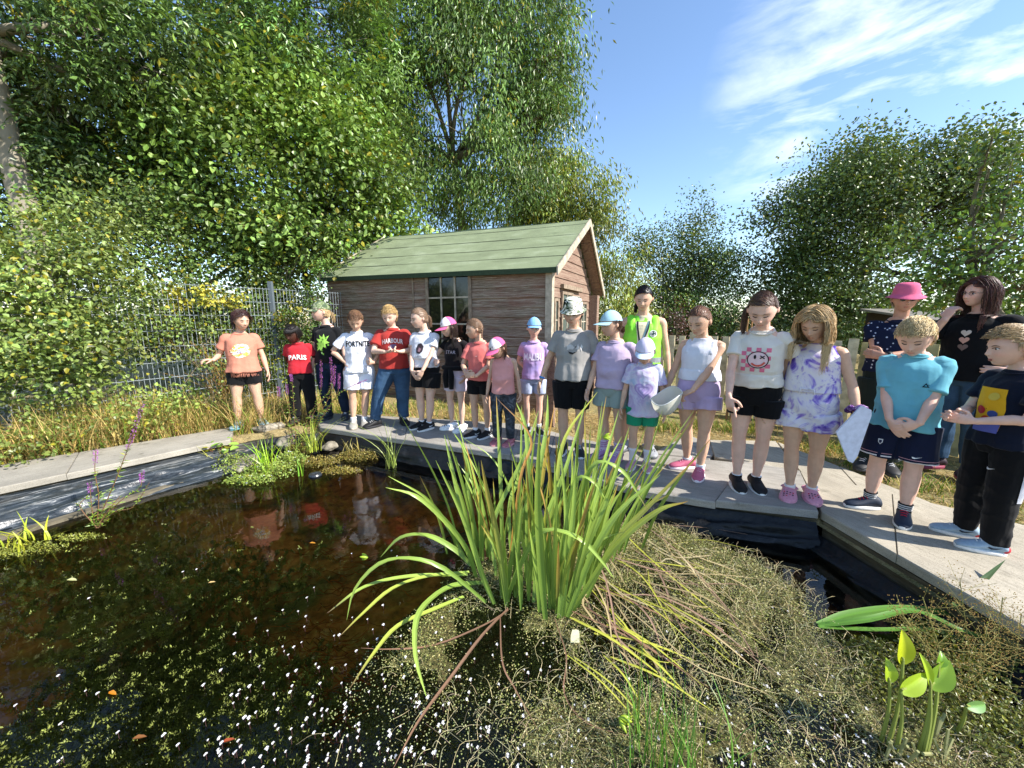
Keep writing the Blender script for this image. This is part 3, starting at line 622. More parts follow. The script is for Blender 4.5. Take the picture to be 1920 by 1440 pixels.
tree('plum_shrub', 'purple brown leaved shrub behind the woman in the hi-vis vest', 'shrub', (3.1, 8.0, -.1), [B(1265, 590, 7.8, 34, 34), B(1300, 640, 7.8, 30, 30), B(1235, 620, 7.9, 25, 30)], 45, .055, lin('6b4a44'), 'broad', .12, 12, .03, yellow=0)
# dark hedge line far behind
for k, (x0, x1, y, Y, lab) in enumerate([(1090, 1330, 640, 16.5, 'dark hedge far behind the picket fence beside the shed'), (1330, 1640, 640, 17, 'dark hedge under the big sycamore'), (1640, 2100, 620, 15, 'dark hedge behind the shelter at the right edge')]):
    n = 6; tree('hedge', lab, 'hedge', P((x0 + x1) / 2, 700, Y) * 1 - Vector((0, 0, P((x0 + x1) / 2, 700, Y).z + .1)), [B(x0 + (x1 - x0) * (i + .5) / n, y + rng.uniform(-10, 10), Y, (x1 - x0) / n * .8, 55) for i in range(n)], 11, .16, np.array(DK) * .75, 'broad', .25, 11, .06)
# hedge behind and over the wire fence
tree('ivy_hedge', 'bright bushy climber mass swallowing the left end of the wire fence', 'hedge', (-5.3, 4.9, -.1),
     [B(60, 500, 4.2, 100, 80), B(165, 560, 4.5, 70, 85), B(60, 620, 4.0, 110, 80), B(185, 665, 4.45, 62, 50), B(-60, 560, 4.0, 100, 150), B(195, 480, 4.8, 50, 45), B(120, 420, 5.0, 90, 50), B(20, 700, 3.9, 90, 50), B(120, 700, 4.2, 80, 40)], 115, .066, lin('86994f'), 'broad', .13, 12, .03, yellow=.07)
tree('ivy_hedge', 'dark green hedge showing through the wire fence', 'hedge', (-5.4, 7.3, -.1),
     [B(300, 480, 6.8, 110, 80), B(400, 540, 6.9, 110, 90), B(330, 640, 6.5, 110, 70), B(480, 630, 7.2, 90, 70), B(540, 520, 7.4, 80, 80), B(330, 580, 6.0, 90, 70), B(430, 600, 6.4, 90, 60), B(260, 620, 5.6, 70, 70), B(500, 580, 6.8, 60, 60), B(580, 420, 7.6, 70, 70), B(250, 390, 7.0, 130, 60), B(520, 700, 7.0, 90, 50)], 50, .075, np.array(IV) * 1.05, 'broad', .15, 12, .04, yellow=.05)
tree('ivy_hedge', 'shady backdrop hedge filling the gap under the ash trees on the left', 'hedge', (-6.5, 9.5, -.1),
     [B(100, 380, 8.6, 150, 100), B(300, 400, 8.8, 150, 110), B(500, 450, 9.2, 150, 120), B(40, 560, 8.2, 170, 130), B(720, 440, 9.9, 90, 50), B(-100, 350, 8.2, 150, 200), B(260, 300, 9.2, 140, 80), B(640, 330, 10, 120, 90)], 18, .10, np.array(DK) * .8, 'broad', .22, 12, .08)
tree('ivy', 'ivy climbing the left corner of the shed', 'climber', (-3.3, 6.35, -.05), [B(592, 560, 6.35, 16, 30), B(585, 620, 6.3, 22, 40), B(560, 660, 6.2, 28, 50), B(600, 500, 6.5, 22, 16), B(540, 610, 6.0, 26, 30)], 130, .05, lin('5d7a33'), 'broad', .07, 12, .015, yellow=.06)
tree('fence_vine', 'yellowing vine hanging along the top of the wire fence', 'climber', (-4.3, 5.3, -.05), [B(330, 555, 5.15, 16, 22), B(385, 555, 5.35, 14, 18), B(435, 565, 5.6, 16, 14), B(475, 572, 5.85, 12, 10), B(540, 580, 6.1, 28, 18)], 55, .065, lin('b0ac4a'), 'broad', .05, 7, .006, yellow=.5)

tree('ivy', 'loose green creeper growing up the wire fence left of the girl in orange', 'climber', (-4.6, 4.9, -.05), [B(262, 590, 4.78, 26, 34), B(300, 655, 4.9, 36, 30), B(370, 665, 5.25, 34, 26), B(400, 610, 5.4, 20, 20), B(480, 640, 5.8, 26, 36), B(330, 610, 5.05, 22, 22), B(440, 680, 5.6, 40, 24), B(262, 540, 4.75, 22, 20)], 85, .055, lin('7a8f48'), 'broad', .07, 7, .008, yellow=.12)
# ------------------------------------------------------------------ grass and weeds
def blades(acc, base, H, lean, W, c, seg=3, curve=.5, side=None):
    n = len(base); H = np.broadcast_to(H, (n,)); W = np.broadcast_to(W, (n,)); a = rng.uniform(0, 2 * np.pi, n) if side is None else side
    dx = np.stack([np.cos(a), np.sin(a), a * 0], -1); sx = np.stack([-np.sin(a + .6 * rng.normal(size=n)), np.cos(a), a * 0], -1)
    rows = []
    for k in range(seg + 1):
        f = k / seg; cpos = base + dx * (lean * H * f ** (1 + curve))[:, None] + np.array((0, 0, 1.)) * (H * f * (1 - .35 * np.minimum(1, lean) * f))[:, None]
        w = W * (1 - f) ** .6 * .5 + .0004
        rows.append(np.stack([cpos - sx * w[:, None], cpos + sx * w[:, None]], 1))
    V = np.stack(rows, 1).reshape(-1, 3); b = np.arange(n)[:, None] * (2 * (seg + 1)); Q = np.concatenate([b + np.array([2 * k, 2 * k + 1, 2 * k + 3, 2 * k + 2]) for k in range(seg)])
    acc.add(V, Q, np.repeat(np.broadcast_to(c, (n, 3)), 2 * (seg + 1), axis=0))
def rpt(n, x0, x1, y0, y1): return np.column_stack([rng.uniform(x0, x1, n), rng.uniform(y0, y1, n)])
paths = [[L0 - ld * 1.6, G(432, 824), G(440, 800), lb0 - ld * 1.6], [M0, M1, G(975, 795), G(585, 772)], [M1, M2, G(1215, 850), G(975, 795)], [M2, G(1342, 941), G(1395, 868), G(1215, 850)],
         [G(1342, 941), M3, G(1500, 884), G(1395, 868)], [M3, R1 + rd * 1.2, G(1940, 1010) + Vector((1.1, -.9, 0)), G(1500, 884)], [G(1502, 883), G(1785, 985), G(1745, 940), G(1458, 827)], [G(1340, 856), G(1500, 884), G(1455, 826), G(1330, 824)], [G(1225, 846), G(1330, 858), G(1350, 838), G(1290, 812)]]
def clear(p, keep_shed=True):
    m = ~in_poly(p[:, 0], p[:, 1], pond)
    for q in paths: m &= ~in_poly(p[:, 0], p[:, 1], q)
    return m
def on_ground(p): return np.column_stack([p, ground_z(p[:, 0], p[:, 1]) - .005])
def straw(n): return tint(lin('bea668'), n, .35, 0)
def green(n): return tint(lin('66802f'), n, .35, .1)
a = Acc()                                    # left bank: tall dry grass mixed with green
for (x0, x1, y0, y1, n, h) in [(-6.2, -3.0, 3.2, 5.6, 5200, .42), (-6.2, -3.0, 3.3, 4.7, 9000, .55), (-4.4, -2.2, 4.5, 6.4, 3800, .30), (-2.6, .8, 4.8, 6.0, 2600, .13)]:
    p = rpt(n, x0, x1, y0, y1); p = p[clear(p)]
    if h > .2: p = p[(p[:, 1] > 1.0 * (p[:, 0] + 4.1) * .9 + 3.55)]
    n = len(p); dn = rng.random(n) < .74; c = np.where(dn[:, None], straw(n), green(n)); blades(a, on_ground(p), h * rng.uniform(.3, 1.15, n), rng.uniform(.1, 1.3, n), .005 + .004 * rng.random(n), c)
tag(a.build('dry_grass', DRY), 'tall straw coloured grass and green blades along the left bank and shed foot', 'grass', kind='stuff')
a = Acc()                                    # flattened straw on the soil
for (x0, x1, y0, y1, n) in [(-6, -3.0, 3.0, 5.0, 5000), (-2.6, 1.4, 4.3, 5.6, 5000), (.9, 3.6, 3.0, 5.4, 9000), (2.0, 5.2, 1.6, 4.2, 9000)]:
    p = rpt(n, x0, x1, y0, y1); p = p[clear(p)]; m = vnoise(np.column_stack([p * 1.7, p[:, 0] * 0])) > -.35; p = p[m]; n = len(p)
    c = tint(lin('ab9560'), n, .4, 0); b = on_ground(p) + np.array((0, 0, .012)); an = rng.uniform(0, 2 * np.pi, n)
    L = rng.uniform(.05, .2, n); D = np.stack([np.cos(an), np.sin(an), rng.normal(size=n) * .15], -1); leafq(a, b, D, np.array((0, 0, 1.)) + rnd(n) * .4, L, .0055, c, 0, .05)
tag(a.build('straw', DRY), 'cut straw lying over the bare soil behind the paving', 'straw', kind='stuff')
a = Acc()                                    # greener turf behind the fence and in tufts
p = rpt(12000, 1.5, 9, 5.6, 12); n = len(p); blades(a, on_ground(p), .07 * rng.uniform(.5, 1.5, n), .5, .012, green(n) * 1.1, 2)
tf = [(G(1400, 800), .25, 300, .14), (G(1310, 795), .2, 260, .15), (G(1370, 800), .3, 300, .12), (G(1560, 835), .35, 500, .12), (G(1750, 905), .3, 300, .10), (G(1620, 865), .3, 350, .08), (G(800, 760), .5, 600, .10), (G(640, 770), .3, 500, .14), (G(700, 768), .4, 400, .10), (G(1850, 960), .35, 250, .08), (G(1240, 800), .3, 300, .2)]
for c0, r, n, h in tf:
    p = np.array(c0[:2]) + rnd(n, 2) * r * np.array((.6, .35)); p = p[clear(p)]; n = len(p); dn = rng.random(n) < .3
    blades(a, on_ground(p), h * rng.uniform(.4, 1.4, n), rng.uniform(.2, 1.2, n), .006, np.where(dn[:, None], straw(n), green(n)))
tag(a.build('grass', DRY), 'green grass tufts and turf behind the paving and fence', 'grass', kind='stuff')
# bramble mounds on the left bank
for k, (x, y, Y, rx, rz, lab) in enumerate([(110, 790, 3.9, 70, 40, 'low bramble with lime green leaves near the left edge of the path'), (260, 760, 4.3, 90, 40, 'broad bramble mound behind the middle of the left path'), (350, 745, 4.7, 55, 32, 'bramble mound left of the girl in the orange top'), (30, 830, 3.5, 60, 26, 'small bramble at the very left beside the path'), (470, 700, 5.4, 50, 40, 'nettle patch behind the girl in the orange top')]):
    b = B(x, y, Y, rx, rz); q = P(x, y, Y); tree('bramble', lab, 'bramble', (q.x, q.y, -.06), [b, B(x - rx * .6, y + 12, Y, rx * .6, rz * .7), B(x + rx * .6, y + 8, Y, rx * .6, rz * .7)], 62, .052, lin('8a9c4a'), 'broad', .11, 8, .008, yellow=.10, limbs=14, bark='7a5a3a')
# tall dry stems by the orange girl
a = Acc()
for k in range(60):
    b = G(rng.uniform(385, 425), rng.uniform(770, 785)); h = rng.uniform(.5, 1.15); l = rnd(1)[0] * .22; n = 7
    a.tube([(b.x + l[0] * f * f, b.y + .25 + l[1] * f * f, GZ + h * f) for f in np.linspace(0, 1, n)], np.linspace(.004, .0015, n), 4, tint(lin('a08550'), 1, .3, 0)[0])
    m = 26; f = rng.uniform(.5, 1, m); C = np.column_stack([b.x + l[0] * f * f, b.y + .25 + l[1] * f * f, GZ + h * f]); leafq(a, C, rnd(m) + np.array((0, 0, .4)), rnd(m), .03, .008, tint(lin('94753f'), m, .35, 0))
tag(a.build('dock_stems', DRY), 'tall brown dry seed stems left of the girl in the orange top', 'weed', kind='stuff')
# ------------------------------------------------------------------ plants in the pond
def ribbon(acc, path, w, c0, c1, seg=16, fold=.22, tip=.12, twist=0, tipc=None):
    pts = catm(path, max(2, seg // (len(path) - 1))); n = len(pts); T = unit(np.gradient(pts, axis=0)); f = np.linspace(0, 1, n)
    up = np.array((0, 0, 1.)) * (1 - np.abs(T[:, 2:3])) + np.array((-.2, -1., .1)) * np.abs(T[:, 2:3]); S = unit(np.cross(T, up)); N = np.cross(S, T)
    an = twist * f; S, N = S * np.cos(an)[:, None] + N * np.sin(an)[:, None], N * np.cos(an)[:, None] - S * np.sin(an)[:, None]
    ww = w * .5 * np.minimum(1, (1 - f) / .45 + .02) ** .75 * (.72 + .28 * np.minimum(1, f * 5)); ww[-1] = .0006
    V = np.stack([pts - S * ww[:, None], pts - S * ww[:, None] * .45 - N * ww[:, None] * fold * .8, pts - N * ww[:, None] * fold, pts + S * ww[:, None] * .45 - N * ww[:, None] * fold * .55, pts + S * ww[:, None]], 1)
    b = (np.arange(n - 1) * 5)[:, None]; Q = np.concatenate([b + np.array([k, k + 1, k + 6, k + 5]) for k in range(4)])
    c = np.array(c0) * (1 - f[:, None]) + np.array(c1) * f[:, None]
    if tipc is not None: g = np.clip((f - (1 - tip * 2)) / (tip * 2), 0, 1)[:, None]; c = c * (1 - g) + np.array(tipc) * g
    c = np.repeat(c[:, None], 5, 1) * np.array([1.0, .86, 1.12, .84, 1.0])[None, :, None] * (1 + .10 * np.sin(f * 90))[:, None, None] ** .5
    acc.add(V.reshape(-1, 3), Q, np.clip(c.reshape(-1, 3), .003, 1))
def catm(P_, m):
    P_ = np.asarray(P_, float); n = len(P_); Q = np.vstack([2 * P_[0] - P_[1], P_, 2 * P_[-1] - P_[-2]]); out = []
    for i in range(n - 1):
        p0, p1, p2, p3 = Q[i:i + 4]
        for k in range(m):
            t = k / m; out.append(.5 * (2 * p1 + (p2 - p0) * t + (2 * p0 - 5 * p1 + 4 * p2 - p3) * t * t + (3 * p1 - p0 - 3 * p2 + p3) * t ** 3))
    out.append(P_[-1]); return np.array(out)
MZ = WZ + .02
G1, G2, YG, OR_, BR = np.array(lin('7c9a42')), np.array(lin('a9c258')), np.array(lin('bfc04e')), np.array(lin('b98a45')), np.array(lin('7d604c'))
mat_px = [(560, 1500), (620, 1330), (690, 1215), (790, 1130), (860, 1060), (930, 1010), (1080, 985), (1240, 965), (1330, 1010), (1440, 1050), (1540, 1120), (1585, 1200), (1700, 1240), (1900, 1290), (2000, 1340), (2000, 1500)]
mat_poly = [G(x, y, WZ) for x, y in mat_px]; mat_poly[0] = Vector((-.55, .3, 0)); mat_poly[-1] = Vector((2.2, .3, 0)); mat_poly[-2] = Vector((2.2, .9, 0)); mat_poly[-3] = Vector((2.1, 1.15, 0))
def mat_h(p): 
    q = np.column_stack([p, p[:, 0] * 0]); return .030 * vnoise(q * 3.1) + .018 * vnoise(q * 9) + .012 * vnoise(q * 24)
# the weed mat: a bumpy half sunken sheet plus thousands of sprigs
gx, gy = np.meshgrid(np.arange(-1.2, 2.4, .016), np.arange(.3, 2.75, .016)); gp = np.column_stack([gx.ravel(), gy.ravel()])
ins = in_poly(gp[:, 0], gp[:, 1], mat_poly).reshape(gx.shape)
from_edge = ins.astype(float)
for _ in range(60): from_edge = (from_edge + np.roll(from_edge, 1, 0) + np.roll(from_edge, -1, 0) + np.roll(from_edge, 1, 1) + np.roll(from_edge, -1, 1)) / 5
base_z = WZ - .004 + mat_h(gp).reshape(gx.shape) * .8 + .004 + .018 * vnoise(np.column_stack([gp * 1.6, gp[:, 0] * 0])).reshape(gx.shape) + (from_edge - 1) * .16 - .05 * np.clip(.15 - gx, 0, 1) * np.clip(1.9 - gy, 0, 1)
z = base_z
def matz(p): i = np.clip(((p[:, 1] - .3) / .016).astype(int), 0, gx.shape[0] - 1); j = np.clip(((p[:, 0] + 1.2) / .016).astype(int), 0, gx.shape[1] - 1); return base_z[i, j]
ny, nx = gx.shape; idx = np.arange(ny * nx).reshape(ny, nx); Q = np.stack([idx[:-1, :-1], idx[:-1, 1:], idx[1:, 1:], idx[1:, :-1]], -1).reshape(-1, 4); k = (from_edge.ravel()[Q].min(1) > .03) & in_poly(gp[Q[:, 0], 0], gp[Q[:, 0], 1], pond)
used = np.unique(Q[k]); remap = -np.ones(ny * nx, int); remap[used] = np.arange(len(used)); a = Acc(); a.add(np.column_stack([gp, z.ravel()])[used], remap[Q[k]])
t = NT('weed_mat'); n = t.tex(60, 6, .75); n2 = t.tex(5, 5, .6)
c = t.ramp(n, [(.32, lin('22220f')), (.48, lin('535428')), (.60, lin('83804a')), (.74, lin('b8ab78'))]); t.setc(t.mix(t.ramp(n2, [(.4, 0), (.65, .6)]), c, t.ramp(n, [(.35, lin('171005')), (.7, lin('6a4a20'))]))); t.rough(.55, .4); t.bump(n, 1, .02)
WEED = tag(a.build('pondweed_mat', t.m, smooth=True), 'matted pondweed with tiny leaves covering the right half of the pond', 'pondweed', kind='stuff')
def scat(n, x0=-1.1, x1=2.3, y0=.45, y1=2.7, thr=-.35):
    p = rpt(n, x0, x1, y0, y1); m = in_poly(p[:, 0], p[:, 1], mat_poly) & in_poly(p[:, 0], p[:, 1], pond); p = p[m]; q = np.column_stack([p, p[:, 0] * 0]); return p[vnoise(q * 2.3 + 9) > thr * rng.random(len(p)) * 2.2]
def kid(acc, name, mat, par=WEED): o = acc.build(name, mat, par); o['kind'] = 'stuff'; return o
p = scat(230000, thr=-.5); n = len(p); C = np.column_stack([p, matz(p) + rng.uniform(-.002, .020, n)])
a = Acc(); c = np.where(rng.random((n, 1)) < .42, np.array(lin('8b9150')), np.where(rng.random((n, 1)) < .5, np.array(lin('ada46c')), np.array(lin('4c5428')))) * rng.uniform(.5, 1.5, (n, 1))
L = rng.uniform(.004, .012, n) * (.6 + .4 * p[:, 1] / 1.5); leafq(a, C, rnd(n) * np.array((1, 1, .5)), np.array((0, 0, 1.)) + rnd(n) * .5, L, L * .55, np.clip(c, .003, 1)); kid(a, 'sprigs', LEAF)
a = Acc()
p = scat(8000, thr=-.2); p = p[(p[:, 0] > -.15 + .25 * rng.normal(size=len(p)))]
for q in p:
    z0 = max(WZ - .005, matz(q[None])[0]); h = rng.uniform(.015, .06); an = rng.uniform(0, 6.28); l = rng.uniform(.03, .13); d = np.array((math.cos(an), math.sin(an))); pr = np.array((-d[1], d[0])) * rng.normal() * .3
    pts = [(q[0], q[1], z0), (q[0] + (d[0] + pr[0]) * l * .5, q[1] + (d[1] + pr[1]) * l * .5, z0 + h), (q[0] + d[0] * l, q[1] + d[1] * l, z0 + h * rng.uniform(.2, 1.4))]; a.tube(catm(pts, 3), np.linspace(.0009, .0004, 7), 3, tint(lin('c4b88e'), 1, .3, 0)[0], cap=False)
kid(a, 'dry_twigs', DRY)
a = Acc()                                     # duckweed
p = scat(26000, thr=-.1); n = len(p); C = np.column_stack([p, np.maximum(matz(p) + .006, WZ + .002)]); leaf6(a, C, rnd(n) * np.array((1, 1, .1)), np.array((0, 0, 1.)) + rnd(n) * .2, .005, .005, tint(lin('a7ac74'), n, .3, 0), 0, 0); kid(a, 'duckweed', LEAF)
# white flowers, thickest towards the bottom of the picture
fp = []
while len(fp) < 400:
    x, y = rng.uniform(-250, 1950), 1110 + 370 * rng.random() ** .7
    pr = min(1, max(.03, (y - 1080) / 330)) * (.16 if x < 380 else 1) * (1 if x < 900 else .55) * (.5 + .5 * vnoise(np.array([[x / 90, y / 90, 0]]))[0] + .3)
    if rng.random() < pr: q = G(x, y, WZ); 
    else: continue
    if q.y > .5 and in_poly(np.array([q.x]), np.array([q.y]), pond)[0]: fp.append((q.x, q.y))
for x, y in [(370, 1073), (345, 1080), (735, 1040), (745, 1048), (690, 1170), (700, 1190), (720, 1180), (830, 1165), (590, 1110), (560, 1153), (575, 1165), (1250, 1125), (660, 1045)]: q = G(x, y, WZ); fp.append((q.x, q.y))
fp = np.array(fp); a = Acc(); n = len(fp); cen = np.column_stack([fp, WZ + .018 + rng.uniform(0, .012, n)]); sc = rng.uniform(.0035, .0072, n)
for j in range(3):
    an = rng.uniform(0, 6.28) + j * 2.094 + rng.normal(size=n) * .2; D = np.column_stack([np.cos(an), np.sin(an), an * 0 + .25]); leaf6(a, cen, D, np.array((0, 0, 1.)) + rnd(n) * .3, sc * 1.35, sc * 1.5, np.array(lin('e9e7ea')) * rng.uniform(.9, 1.05, (n, 1)), .15, .2)
for q in cen[::1]: a.tube([(q[0], q[1], WZ - .03), tuple(q)], .0007, 3, lin('6a4a4a'), cap=False)
kid(a, 'white_flowers', PETAL)
# submerged leafy fronds at the lower left
a = Acc(); 
def under(n, px, spr):
    out = []
    for _ in range(n):
        x, y = px[rng.integers(len(px))]; q = G(x + rng.normal() * spr, y + rng.normal() * spr * .6, WZ - .03)
        if q.y > .45 and in_poly(np.array([q.x]), np.array([q.y]), pond)[0] and not in_poly(np.array([q.x]), np.array([q.y]), mat_poly)[0]: out.append(q)
    return out
fr = under(1500, [(120, 1380), (250, 1330), (330, 1280), (420, 1330), (500, 1400), (60, 1420), (300, 1420), (200, 1250), (380, 1240), (560, 1330), (470, 1260), (150, 1440)], 55) + under(420, [(230, 1080), (330, 1060), (430, 1080), (120, 1130), (520, 1060), (60, 1050), (350, 1130)], 60)
for q in fr:
    an = rng.uniform(0, 6.28); l = rng.uniform(.03, .15); top = rng.uniform(-.030, -.004); m = 16; f = np.linspace(0, 1, m)
    cx = q.x + math.cos(an) * l * f; cy = q.y + math.sin(an) * l * f; cz = WZ + top - .07 * (1 - f) ** 2 + 0 * f; C = np.column_stack([cx, cy, cz]); T = unit(np.gradient(C, axis=0)); cb = np.array(lin('98a050')) * .8 * rng.uniform(.5, 1.35)
    for j in range(6):
        aa = j * 1.047 + f * 9; D = np.column_stack([-T[:, 1] * np.cos(aa), T[:, 0] * np.cos(aa), np.sin(aa)]) + T * .45; leafq(a, C + rnd(m) * .003, D + rnd(m) * .35, T + rnd(m) * .4, rng.uniform(.008, .019, m), .0058, cb * rng.uniform(.8, 1.2, (m, 1)), 0, .3)
tag(a.build('submerged_weed', LEAF), 'dark green leafy weed under the water at the lower left', 'pondweed', kind='stuff')
a = Acc(); 
for q in under(260, [(520, 1220), (600, 1260), (640, 1330), (700, 1060), (620, 1080), (820, 960), (560, 1190)], 60):
    n_ = 5; an = rng.uniform(-.5, .7); l = rng.uniform(.06, .22); pts = [(q.x + math.cos(an) * l * f + rng.normal() * .006, q.y + math.sin(an) * l * f + rng.normal() * .006, WZ - rng.uniform(.015, .06)) for f in np.linspace(0, 1, n_)]; a.tube(catm(pts, 3), .0022, 4, np.array(lin('a8561c')) * rng.uniform(.4, 1.3), cap=False)
tag(a.build('sunken_roots', DRY), 'rust coloured roots and leaves lying under the clear brown water', 'roots', kind='stuff')

# iris: hero blades traced one by one, then the crowd
ib = G(1000, 1140, MZ); iris = thing('iris_clump', ib, 0, 'large clump of tall green sword shaped iris leaves standing in the middle of the pond', 'iris'); io = np.array(ib)
def hero(px, w, c0, c1, end='air', dy=0.0, tipc=None, tw=0.0, y0=None):
    b = G(*px[0], MZ); Y0 = y0 or b.y; Y1 = G(*px[-1], MZ).y if end == 'low' else Y0 + dy; n = len(px); pts = []
    for i, (x, y) in enumerate(px): pts.append(np.array(P(x, y, Y0 + (Y1 - Y0) * (i / (n - 1)))) - io)
    A = Acc(); ribbon(A, pts, w * .86, c0, c1, 18, tipc=tipc, twist=tw); return A
H_ = [  # pixel path base->tip, width, colours, end
 ([(927, 1133), (905, 1080), (868, 970), (817, 863)], .034, G1, G2, 'air', .05), ([(950, 1137), (935, 1020), (915, 930), (902, 863)], .034, G1, OR_ * .8 + G1 * .4, 'air', 0),
 ([(1023, 1163), (1013, 1050), (1008, 920), (1013, 787)], .040, G1, G1 * .8 + YG * .3, 'air', .0), ([(1053, 1158), (1066, 1040), (1075, 960), (1080, 850)], .032, G1, G2, 'air', .08), ([(1048, 1160), (1056, 1080), (1062, 980), (1050, 830)], .034, G1 * .9, G2, 'air', .1),
 ([(893, 1083), (875, 1030), (833, 975), (780, 930), (723, 914)], .036, G1, G2, 'air', -.10), ([(883, 1060), (853, 1030), (800, 1003), (750, 1008), (713, 1045)], .036, G1, G2, 'low', 0),
 ([(912, 1130), (833, 1066), (767, 1046), (710, 1057), (665, 1105), (650, 1163)], .026, G1, G2, 'low', 0), ([(877, 1077), (767, 1080), (683, 1100), (613, 1150)], .030, G2, G2, 'low', 0, BR), ([(880, 1072), (800, 1080), (735, 1103), (680, 1150), (635, 1195)], .026, G2, YG, 'low', 0, BR),
 ([(870, 1118), (815, 1141), (747, 1172), (701, 1224), (655, 1292)], .028, G2, YG, 'low', 0, BR), ([(907, 1092), (850, 1097), (808, 1122), (781, 1160), (779, 1230), (800, 1308)], .036, G1, G2 * 1.1, 'low', 0),
 ([(967, 1095), (978, 1150), (988, 1205), (1010, 1258), (1055, 1302)], .030, G1, G2, 'low', 0, YG), ([(950, 1125), (975, 1060), (1017, 995), (1083, 1007), (1125, 1048), (1152, 1085)], .030, G1, G2, 'air', -.2),
 ([(1075, 1100), (1065, 960), (1083, 898), (1115, 905), (1147, 957)], .026, G1, G2, 'air', -.15), ([(1085, 1100), (1090, 930), (1120, 866), (1167, 883), (1193, 920), (1215, 958)], .026, G1, G2, 'air', -.12, BR),
 ([(1064, 1158), (1110, 1040), (1160, 960), (1238, 890)], .034, G1, G2, 'air', .0), ([(1058, 1155), (1090, 1050), (1140, 930), (1180, 800)], .034, G1, G2, 'air', .1), ([(1070, 1150), (1150, 1030), (1230, 960), (1290, 940)], .032, G1, YG, 'air', -.1, OR_),
 ([(1000, 1130), (1015, 1000), (1060, 880), (1100, 750)], .030, G1, G2, 'air', .3), ([(950, 1100), (975, 900), (995, 820), (930, 745)], .018, OR_, OR_, 'air', .3, BR), ([(930, 1080), (925, 980), (980, 860), (1010, 770)], .030, G1, G2, 'air', .3),
 ([(900, 1050), (865, 950), (848, 880), (833, 815)], .032, G1, G2, 'air', .25), ([(905, 1050), (880, 940), (872, 850), (851, 812)], .030, G1, G2, 'air', .28), ([(870, 1040), (840, 990), (822, 960)], .022, G1, G2, 'air', .1),
 ([(1100, 1120), (1150, 1020), (1225, 940), (1310, 855)], .030, G1, OR_ * .5 + G1 * .6, 'air', .05, OR_), ([(1095, 1110), (1110, 990), (1130, 880), (1160, 770)], .030, G1, G2, 'air', .3),
 ([(1010, 1100), (1040, 930), (1060, 820), (1120, 735)], .028, G1, YG, 'air', .4), ([(985, 1090), (990, 900), (985, 800), (968, 755)], .030, G1, G2, 'air', .4), ([(1000, 1090), (1010, 900), (1025, 800), (1027, 740)], .030, G1 * .9, G2, 'air', .4), ([(960, 1060), (955, 950), (975, 880), (978, 760)], .028, G1, G2, 'air', .35),
]
for h in H_:
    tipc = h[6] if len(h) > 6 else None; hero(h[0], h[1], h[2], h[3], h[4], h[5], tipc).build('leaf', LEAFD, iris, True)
for px, w, e in [([(953, 1141), (905, 1190), (845, 1270), (784, 1353), (738, 1440)], .020, 'low'), ([(953, 1144), (907, 1172), (815, 1209), (735, 1217), (677, 1215)], .013, 'low'), ([(938, 1155), (942, 1240), (965, 1290), (1010, 1370)], .010, 'low'), ([(1085, 1130), (1180, 1190), (1270, 1250), (1310, 1285)], .014, 'low'), ([(1100, 1090), (1190, 1130), (1300, 1180), (1420, 1225)], .012, 'low'), ([(1040, 1160), (1062, 1230), (1058, 1300), (1100, 1355), (1180, 1380)], .008, 'low'), ([(1035, 1130), (1150, 1180), (1240, 1230), (1330, 1290)], .012, 'low')]:
    A = Acc(); ribbon(A, [np.array(G(x, y, MZ + .02 + .02 * math.sin(i * 2.2))) - io for i, (x, y) in enumerate(px)], w * .72, BR, BR * 1.5, 18); A.build('dead_leaf', DRY, iris, True)
a = Acc(); bases = [(890, 1045, 26), (955, 1125, 20), (1005, 1120, 22), (1055, 1145, 20), (1100, 1085, 30), (1000, 1030, 50), (1090, 1020, 50), (1150, 1030, 30)]
for k in range(150):                          # crowd blades
    bx, by, sp = bases[rng.integers(len(bases))]; x0 = bx + rng.normal() * sp; b = np.array(G(x0, by + rng.normal() * sp * .35, MZ)); h = rng.uniform(.45, 1.0) * (1 if by < 1110 else .85); out = ((x0 - 1010) / 160 * .27 + rng.normal() * .11); ly = rng.normal() * .12
    pts = [b - io]; bend = max(0, rng.normal() * .5)
    for f in (.33, .66, 1.0): pts.append(b - io + np.array((out * h * f ** 1.5 * (1 + bend * f), ly * h * f, h * f * (1 - .28 * bend * f * f))))
    y = rng.random(); c1 = G2 if y < .7 else (YG if y < .87 else OR_); A_ = a if False else Acc(); g0 = G1 * rng.uniform(.7, 1.15); 
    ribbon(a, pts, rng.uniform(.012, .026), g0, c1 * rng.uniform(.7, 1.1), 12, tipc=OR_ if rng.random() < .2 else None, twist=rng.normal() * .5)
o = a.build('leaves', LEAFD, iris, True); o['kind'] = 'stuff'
a = Acc()                                     # fallen straps to the right
for k in range(60):
    x0, y0 = rng.uniform(1080, 1260), rng.uniform(960, 1130); x1, y1 = x0 + rng.uniform(40, 240), y0 + rng.uniform(-10, 190); b, e = np.array(G(x0, y0, MZ)), np.array(G(x1, y1, MZ)); m = (b + e) / 2 + np.array((rng.normal() * .06, rng.normal() * .06, rng.uniform(.0, .06)))
    c = [BR * 1.3 + .05, np.array(lin('c9ba92')), YG * .8, np.array(lin('bba77c'))][rng.integers(4)] * rng.uniform(.7, 1.1); pts = [b - io, m - io, e - io + np.array((0, 0, rng.uniform(0, .02)))]
    if rng.random() < .4: pts.append(e - io + np.array((rng.normal() * .05, rng.normal() * .05, rng.uniform(-.01, .03))))
    ribbon(a, pts, rng.uniform(.003, .011), c, c, 10)
